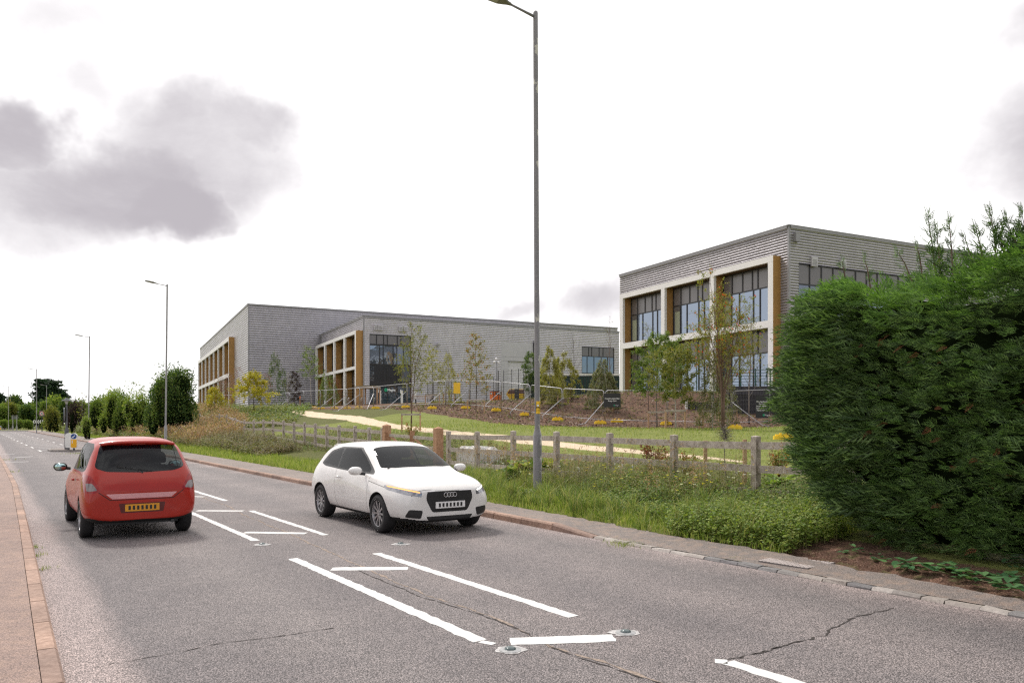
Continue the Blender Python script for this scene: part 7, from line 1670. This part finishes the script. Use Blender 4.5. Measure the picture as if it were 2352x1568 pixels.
def red_car(loc, rz):
    root = thing('red_car', 'small red hatchback driving away in the near lane, seen from behind', 'car', loc, rz)
    W_ = .845
    def sec(zb, ws, wm, ww, wb, zbelt, y6, z6, y7, z7, y8, z8, y9, z9, z10, zm=.40, zw=.66): return [(0, zb), (ws * .7, zb), (ws, zb + .04), (wm, zm), (ww, zw), (wb, zbelt), (y6, z6), (y7, z7), (y8, z8), (y9, z9), (0, z10)]
    st = [
        (-1.875, sec(.30, .60, .66, .70, .60, .66, .52, .69, .42, .70, .30, .705, .15, .71, .712, .38, .55)),
        (-1.85, sec(.27, .68, .75, .775, .70, .74, .62, .80, .50, .84, .36, .86, .18, .87, .872, .38, .58)),
        (-1.79, sec(.25, .72, .80, .815, .775, .84, .715, .93, .62, .97, .42, .985, .20, .995, 1.0, .39, .62)),
        (-1.70, sec(.24, .745, .825, .835, .80, .90, .74, 1.01, .66, 1.10, .50, 1.13, .25, 1.14, 1.145, .39, .64)),
        (-1.58, sec(.22, .76, .84, .845, .815, .93, .755, 1.03, .685, 1.20, .57, 1.30, .30, 1.315, 1.32, .39, .66)),
        (-1.44, sec(.21, .77, .845, W_, .82, .945, .765, 1.03, .69, 1.26, .585, 1.43, .34, 1.465, 1.472)),
        (-1.30, sec(.20, .77, .845, W_, .82, .95, .77, 1.02, .70, 1.27, .60, 1.455, .36, 1.495, 1.502)),
        (-.95, sec(.19, .77, .82, .83, .815, .945, .775, 1.01, .71, 1.28, .61, 1.475, .37, 1.515, 1.522)),
        (-.45, sec(.19, .77, .815, .825, .81, .935, .775, .99, .72, 1.28, .615, 1.485, .38, 1.522, 1.53)),
        (.0, sec(.19, .77, .815, .825, .805, .92, .77, .97, .71, 1.26, .61, 1.475, .37, 1.512, 1.52)),
        (.42, sec(.19, .77, .815, .825, .80, .905, .765, .95, .70, 1.16, .60, 1.38, .37, 1.42, 1.43)),
        (.85, sec(.19, .77, .82, .83, .80, .89, .755, .925, .69, 1.02, .60, 1.12, .37, 1.16, 1.17)),
        (1.12, sec(.19, .77, .84, .84, .79, .87, .74, .91, .65, .95, .52, .98, .30, 1.0, 1.005)),
        (1.40, sec(.20, .76, .83, .835, .76, .84, .70, .87, .60, .90, .45, .92, .25, .93, .935)),
        (1.68, sec(.21, .70, .77, .78, .70, .76, .64, .80, .52, .82, .38, .84, .2, .85, .855)),
        (1.83, sec(.24, .58, .64, .65, .58, .64, .52, .70, .42, .72, .3, .73, .15, .735, .735, .4, .55)),
        (1.87, sec(.28, .46, .5, .5, .46, .60, .42, .64, .34, .66, .24, .67, .12, .67, .672, .4, .53))]
    bm = car_shell(st, (-1.21, 1.25), .335)
    for f in bm.faces:
        if f.material_index == 0 and f.normal.z < -.6 and f.calc_center_median().z < .45: f.material_index = 2
    P0 = {0}
    # side glass: trim then panes
    w_out = rpoly([(-1.50, 1.03), (-1.40, 1.36), (-1.15, 1.425), (.12, 1.44), (.80, 1.02), (.86, .965), (-1.3, 1.0)], .06)
    carve(bm, w_out, (0, 2), lambda c, n: abs(n.y) > .42 and abs(c.y) > .55, 3, P0)
    for g in ([(-1.36, 1.045), (-1.27, 1.30), (-.98, 1.39), (-.72, 1.395), (-.62, 1.02)], [(-.56, 1.015), (-.64, 1.395), (.08, 1.405), (.60, 1.06), (.70, .99)]):
        carve(bm, rpoly(g, .05), (0, 2), lambda c, n: abs(n.y) > .4 and abs(c.y) > .55, 4, {3})
    # rear window, seen from behind
    back = lambda c, n: n.x < -.25 and c.x < -1.2
    rw = rpoly([(-.56, 1.405), (.56, 1.405), (.665, 1.075), (.50, 1.015), (0, .995), (-.50, 1.015), (-.665, 1.075)], .05)
    carve(bm, rw, (1, 2), back, 4, P0)
    for sg in (-1, 1):
        lamp_ = [(sg * .83, .985), (sg * .72, .97), (sg * .645, .84), (sg * .585, .735), (sg * .72, .70), (sg * .84, .73)]
        carve(bm, rpoly(lamp_ if sg > 0 else lamp_[::-1], .03), (1, 2), lambda c, n: c.x < -1.5 and abs(c.y) > .5 and (n.x < -.12 or abs(n.y) > .5), 5, P0)
        l2 = [(sg * .79, .86), (sg * .70, .85), (sg * .635, .75), (sg * .78, .735)]
        carve(bm, rpoly(l2 if sg > 0 else l2[::-1], .02), (1, 2), lambda c, n: c.x < -1.5 and abs(c.y) > .5 and (n.x < -.12 or abs(n.y) > .5), 6, {5})
    # hatch shut line, painted reflection on bumper ledge, painted shade of plate recess, seams
    def line(pts, w, ax, filt, mi=7):
        for a, b in zip(pts[:-1], pts[1:]):
            a = np.array(a); b = np.array(b); d = (b - a) / np.linalg.norm(b - a); n = np.array((-d[1], d[0])) * w / 2; carve(bm, [tuple(a - n), tuple(b - n), tuple(b + n), tuple(a + n)], ax, filt, mi, P0)
    rear = lambda c, n: n.x < -.2 and c.x < -1.3
    line([(-.62, .72), (-.46, .60), (.46, .60), (.62, .72)], .012, (1, 2), rear)
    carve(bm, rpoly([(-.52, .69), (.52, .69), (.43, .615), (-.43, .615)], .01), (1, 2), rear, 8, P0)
    carve(bm, rpoly([(-.34, .545), (.34, .545), (.31, .40), (-.31, .40)], .02), (1, 2), rear, 9, P0)
    for pl in ([(-.55, 1.0), (-.60, .80), (-.60, .55), (-.72, .42)], [(.72, .93), (.70, .35), (.62, .24)], [(-.60, .22), (.6, .22)]): line(pl, .010, (0, 2), side)
    carve(bm, rpoly([(-.50, .86), (-.36, .86), (-.36, .82), (-.50, .82)], .012), (0, 2), side, 9, P0); 
    split_parts(bm, root, {0: ('body', 'paint_red', 0), 1: ('wheel_arch', 'arch_dark', 0), 2: ('underbody', 'arch_dark', 0), 3: ('window_trim', 'car_black', 0), 4: ('window', 'car_glass', 0), 5: ('tail_lamp', 'lamp_red', 0), 6: ('tail_lamp_lens', 'lamp_smoke', 0), 7: ('panel_gap', 'seam_dark', 0), 8: ('bumper_ledge', 'ledge_reflection_pink', 0), 9: ('recess', 'recess_shade_red', 0)})
    bm.free()
    for x, sx in ((-1.21, 0), (1.25, 0)):
        for sg in (-1, 1): wheel(root, x, sg * .735, .295, .19, 8, sg)
    # plate, badge, wiper, handle, spoiler, mirrors
    pl = MB(); pl.box((-1.872, 0, .475), (.012, .50, .105)); p_ = pl.build('number_plate', MATS['plate_yellow'], root)
    pl = MB()
    for k in range(7): pl.box((-1.8795, .186 - k * .062, .475), (.003, .032, .062))
    pl.build('plate_characters', MATS['car_black'], p_)
    b_ = MB(); b_.rev([(.045, -.008), (.056, 0), (.045, .008)], 20, M=Matrix.Translation((-1.79, 0, .90)) @ Matrix.Rotation(R(-68), 4, 'Y') @ Matrix.Diagonal((.72, 1.25, 1, 1))); b_.rev([(.0, -.002), (.047, 0)], 20, M=Matrix.Translation((-1.79, 0, .90)) @ Matrix.Rotation(R(-68), 4, 'Y') @ Matrix.Diagonal((.72, 1.25, 1, 1))); b_.build('badge', MATS['chrome'], root, smooth=True)
    w_ = MB(); w_.tube([(-1.79, -.02, .985), (-1.755, .10, 1.045), (-1.735, .20, 1.075)], .011, 6); w_.bar((-1.785, -.16, 1.01), (-1.735, .36, 1.09), .012, .018); w_.build('rear_wiper', MATS['car_black'], root)
    h_ = MB(); h_.box((-1.842, 0, .735), (.03, .26, .045), ry=R(-15)); h_.build('hatch_handle', MATS['recess_shade_red'], root)
    sp = MB(); V = []
    for y in np.linspace(-.56, .56, 9):
        k = 1 - (abs(y) / .56) ** 3 * .35; V += [(-1.30, y, 1.485 - abs(y) ** 3 * .22), (-1.53 - .03 * k, y * .97, 1.462 - abs(y) ** 3 * .2), (-1.53 - .03 * k, y * .97, 1.432 - abs(y) ** 3 * .2), (-1.36, y, 1.40)]
    sp.add(V, [(i * 4 + j, i * 4 + j + 1, i * 4 + 5 + j, i * 4 + 4 + j) for i in range(8) for j in range(3)]); sp.build('spoiler', MATS['paint_red'], root, smooth=True)
    b2 = MB(); b2.box((-1.535, 0, 1.425), (.02, .2, .016)); b2.build('high_brake_lamp', MATS['lamp_red'], root)
    for sg in (-1, 1):
        mm = ellip(root, 'door_mirror', 'car_black', (.60, sg * .96, 1.0), (.07, .115, .075)); ellip(root, 'mirror_glass', 'mirror_glass', (.548, sg * .965, 1.0), (.025, .09, .055), par=mm)
        q = MB(); q.tube([(.62, sg * .80, .965), (.61, sg * .9, .975)], .028, 6); q.build('mirror_arm', MATS['car_black'], mm)
        h = MB(); h.tube([(-.52, sg * .845, .84), (-.44, sg * .868, .845), (-.34, sg * .845, .84)], .016, 6); h.build('door_handle', MATS['paint_red'], root, smooth=True)
    cabin(root)
    ex = MB(); ex.tube([(-1.6, -.45, .24), (-1.86, -.45, .24)], .028, 10); ex.build('exhaust', MATS['disc_dark'], root)
    rr = MB(); rr.box((-1.60, 0, .27), (.3, 1.1, .1)); rr.build('rear_valance', MATS['car_black'], root)
    return root
def white_car(loc, rz):
    root = thing('white_car', 'white three door hatchback coming nearer in the far lane', 'car', loc, rz)
    W_ = .87
    def sec(zb, ws, wm, ww, wb, zbelt, y6, z6, y7, z7, y8, z8, y9, z9, z10, zm=.40, zw=.64): return [(0, zb), (ws * .7, zb), (ws, zb + .04), (wm, zm), (ww, zw), (wb, zbelt), (y6, z6), (y7, z7), (y8, z8), (y9, z9), (0, z10)]
    st = [
        (-1.97, sec(.30, .52, .58, .60, .52, .62, .46, .66, .38, .68, .28, .69, .14, .695, .70, .38, .54)),
        (-1.93, sec(.26, .64, .72, .74, .66, .74, .60, .79, .50, .82, .36, .84, .18, .85, .852, .38, .58)),
        (-1.84, sec(.23, .72, .81, .82, .76, .83, .70, .92, .60, .97, .42, .985, .2, .99, .995)),
        (-1.68, sec(.21, .76, .85, .86, .80, .87, .74, .97, .66, 1.09, .5, 1.14, .25, 1.15, 1.155)),
        (-1.48, sec(.19, .77, .865, W_, .815, .895, .76, .975, .68, 1.19, .56, 1.29, .3, 1.315, 1.32)),
        (-1.27, sec(.18, .78, .87, W_, .82, .905, .765, .97, .68, 1.20, .565, 1.35, .33, 1.375, 1.38)),
        (-.85, sec(.17, .78, .84, .85, .82, .905, .775, .955, .69, 1.21, .565, 1.375, .34, 1.402, 1.408)),
        (-.35, sec(.17, .78, .835, .845, .82, .90, .78, .945, .695, 1.21, .57, 1.385, .35, 1.415, 1.42)),
        (.05, sec(.17, .78, .835, .845, .815, .89, .775, .93, .69, 1.18, .565, 1.37, .35, 1.405, 1.412)),
        (.45, sec(.17, .78, .84, .85, .81, .875, .77, .91, .68, 1.09, .565, 1.255, .35, 1.30, 1.31)),
        (.85, sec(.17, .78, .85, .86, .80, .86, .755, .885, .68, .96, .58, 1.04, .36, 1.085, 1.095)),
        (1.02, sec(.17, .78, .86, W_, .80, .85, .75, .875, .66, .915, .55, .945, .34, .975, .985)),
        (1.25, sec(.17, .78, .87, W_, .79, .83, .735, .86, .64, .885, .50, .905, .3, .925, .93)),
        (1.52, sec(.18, .77, .85, .855, .765, .79, .71, .82, .61, .845, .46, .865, .26, .88, .885, .38, .60)),
        (1.76, sec(.19, .72, .79, .80, .71, .72, .66, .76, .56, .785, .42, .80, .22, .81, .812, .38, .56)),
        (1.90, sec(.20, .62, .69, .70, .63, .64, .58, .70, .49, .725, .37, .74, .2, .75, .752, .38, .53)),
        (1.965, sec(.24, .50, .55, .56, .50, .60, .46, .645, .40, .665, .3, .68, .16, .69, .692, .38, .50))]
    bm = car_shell(st, (-1.27, 1.20), .345)
    P0 = {0}
    for f in bm.faces:
        if f.material_index == 0 and f.normal.z < -.6 and f.calc_center_median().z < .45: f.material_index = 2
    # side windows: long arch shape with door pane and rear quarter pane
    wo = rpoly([(-1.42, 1.0), (-1.18, 1.235), (-.80, 1.315), (.02, 1.325), (.34, 1.185), (.80, .945), (.84, .90), (-.4, .925), (-1.2, .955)], .05)
    carve(bm, wo, (0, 2), lambda c, n: abs(n.y) > .42 and abs(c.y) > .55, 3, P0)
    for g in ([(-1.28, 1.005), (-1.10, 1.20), (-.78, 1.285), (-.66, 1.29), (-.60, .965)], [(-.54, .955), (-.60, 1.295), (.0, 1.30), (.30, 1.175), (.66, .985), (.68, .93)]):
        carve(bm, rpoly(g, .04), (0, 2), lambda c, n: abs(n.y) > .4 and abs(c.y) > .55, 4, {3})
    # windscreen from above/front: polygon in (y, x) plan on the sloping surface
    ws = rpoly([(-.52, .27), (.52, .27), (.63, .86), (.43, .96), (0, .985), (-.43, .96), (-.63, .86)], .06)
    for f in list(bm.faces): pass
    carve(bm, [(b, a) for a, b in ws], (0, 1), lambda c, n: n.z > .12 and c.z > .9 and c.x > .1, 4, {0})
    front = lambda c, n: n.x > .22 and c.x > 1.1
    fr2 = lambda c, n: c.x > 1.05 and (n.x > .08 or abs(n.y) > .3) and c.z > .5
    for sg in (-1, 1):
        hl = [(sg * .46, .690), (sg * .66, .735), (sg * .80, .775), (sg * .815, .70), (sg * .70, .645), (sg * .47, .60)]
        if sg < 0: hl = hl[::-1]
        carve(bm, rpoly(hl, .02), (1, 2), lambda c, n: c.x > 1.25 and (n.x > .08 or abs(n.y) > .3), 5, P0)
        dl = [(sg * .49, .685), (sg * .66, .728), (sg * .79, .765), (sg * .79, .748), (sg * .66, .708), (sg * .49, .664)]
        if sg < 0: dl = dl[::-1]
        carve(bm, dl, (1, 2), lambda c, n: c.x > 1.25 and (n.x > .08 or abs(n.y) > .3), 6 if sg > 0 else 10, {5})
        ik = [(sg * .45, .40), (sg * .66, .42), (sg * .70, .30), (sg * .48, .27)]
        if sg < 0: ik = ik[::-1]
        carve(bm, rpoly(ik, .03), (1, 2), front, 3, P0)
    carve(bm, rpoly([(-.38, .685), (.38, .685), (.40, .56), (.30, .36), (-.30, .36), (-.40, .56)], .04), (1, 2), front, 8, P0)
    carve(bm, rpoly([(-.40, .30), (.40, .30), (.36, .235), (-.36, .235)], .02), (1, 2), front, 3, P0)
    def line(pts, w, ax, filt, mi=7):
        for a, b in zip(pts[:-1], pts[1:]):
            a = np.array(a); b = np.array(b); d = (b - a) / np.linalg.norm(b - a); n = np.array((-d[1], d[0])) * w / 2; carve(bm, [tuple(a - n), tuple(b - n), tuple(b + n), tuple(a + n)], ax, filt, mi, P0)
    for pl in ([(-.58, .93), (-.62, .7), (-.55, .28), (-.45, .22)], [(.80, .88), (.78, .35), (.70, .22)], [(-.45, .215), (.70, .215)], [(.80, .80), (1.3, .745), (1.6, .70)]): line(pl, .009, (0, 2), side)
    line([(-.62, 1.9), (-.3, 1.93)], .008, (1, 0), lambda c, n: n.z > .3)
    split_parts(bm, root, {0: ('body', 'paint_white', 0), 1: ('wheel_arch', 'arch_dark', 0), 2: ('underbody', 'arch_dark', 0), 3: ('window_trim', 'car_black', 0), 4: ('window', 'car_glass', 0), 5: ('headlamp', 'lamp_clear', 0), 6: ('running_light', 'drl_lit', 0), 7: ('panel_gap', 'seam_grey', 0), 8: ('grille', 'car_black', 0), 10: ('indicator', 'indicator_lit', 0)})
    bm.free()
    for x in (-1.27, 1.20):
        for sg in (-1, 1): wheel(root, x, sg * .75, .305, .205, 10, sg)
    for k in range(6): g = MB(); g.bar((1.955 - k * .002, -.33, .42 + k * .045), (1.955 - k * .002, .33, .42 + k * .045), .012, .010); g.build('grille_bar', MATS['disc_dark'], root)
    fr = MB(); fr.tube([(1.945, -.38, .685), (1.955, .38, .685)], .007, 5); fr.build('grille_trim', MATS['chrome'], root)
    for k in range(4): b_ = MB(); t_ = np.linspace(0, 2 * math.pi, 17); b_.tube([(1.972, -.075 + k * .05 + .034 * math.cos(a), .625 + .034 * math.sin(a)) for a in t_], .005, 5, cap=False); b_.build('badge_ring', MATS['chrome'], root, smooth=True)
    pl = MB(); pl.box((1.975, 0, .47), (.012, .50, .10)); p_ = pl.build('number_plate', MATS['sign_white'], root); pl = MB()
    for k in range(7): pl.box((1.983, .186 - k * .062, .47), (.003, .032, .06))
    pl.build('plate_characters', MATS['car_black'], p_)
    for sg in (-1, 1):
        mm = ellip(root, 'door_mirror', 'paint_white', (.60, sg * .955, .955), (.085, .115, .07)); ellip(root, 'mirror_glass', 'mirror_glass', (.535, sg * .96, .955), (.025, .09, .05), par=mm)
        q = MB(); q.tube([(.62, sg * .80, .90), (.61, sg * .9, .915)], .028, 6); q.build('mirror_arm', MATS['car_black'], mm)
        h = MB(); h.tube([(-.52, sg * .855, .80), (-.42, sg * .885, .805), (-.30, sg * .857, .80)], .014, 6); h.build('door_handle', MATS['paint_white'], root, smooth=True)
    cabin(root, .40, -.72)
    for a, b in (((.93, -.55, 1.0), (.80, .02, 1.07)), ((.95, .0, 1.02), (.80, .5, 1.06))): w_ = MB(); w_.bar(a, b, .012, .014); w_.build('windscreen_wiper', MATS['car_black'], root)
    sp = MB(); sp.box((-1.45, 0, 1.325), (.16, .98, .025), ry=R(-14)); sp.build('roof_spoiler', MATS['paint_white'], root)
    return root
plain('ledge_reflection_pink', (.75, .38, .40), .25, .1, 8, metal=.6); m_carpaint('recess_shade_red', (.10, .012, .010), .5)  # pink reflection and recess shade, both painted as flat colour
DRV = math.atan2(ES[1], ES[0])       # direction of travel away from the camera
def place_red():
    hx, hy = ES; lx, ly = -ED[0], -ED[1]          # forward, left
    c = np.array((-6.60, 11.98)) + 1.21 * ES + .77 * ED
    r = red_car((c[0], c[1], .004), DRV); r.scale = (1, .95, 1)
def place_white():
    c = np.array((-2.13, 12.55)) + 1.20 * ES + .83 * ED
    w = white_car((c[0], c[1], .004), DRV + math.pi); w.scale = (1.04, 1.04, 1.0)
if not globals().get('CARTEST'): place_red(); place_white()
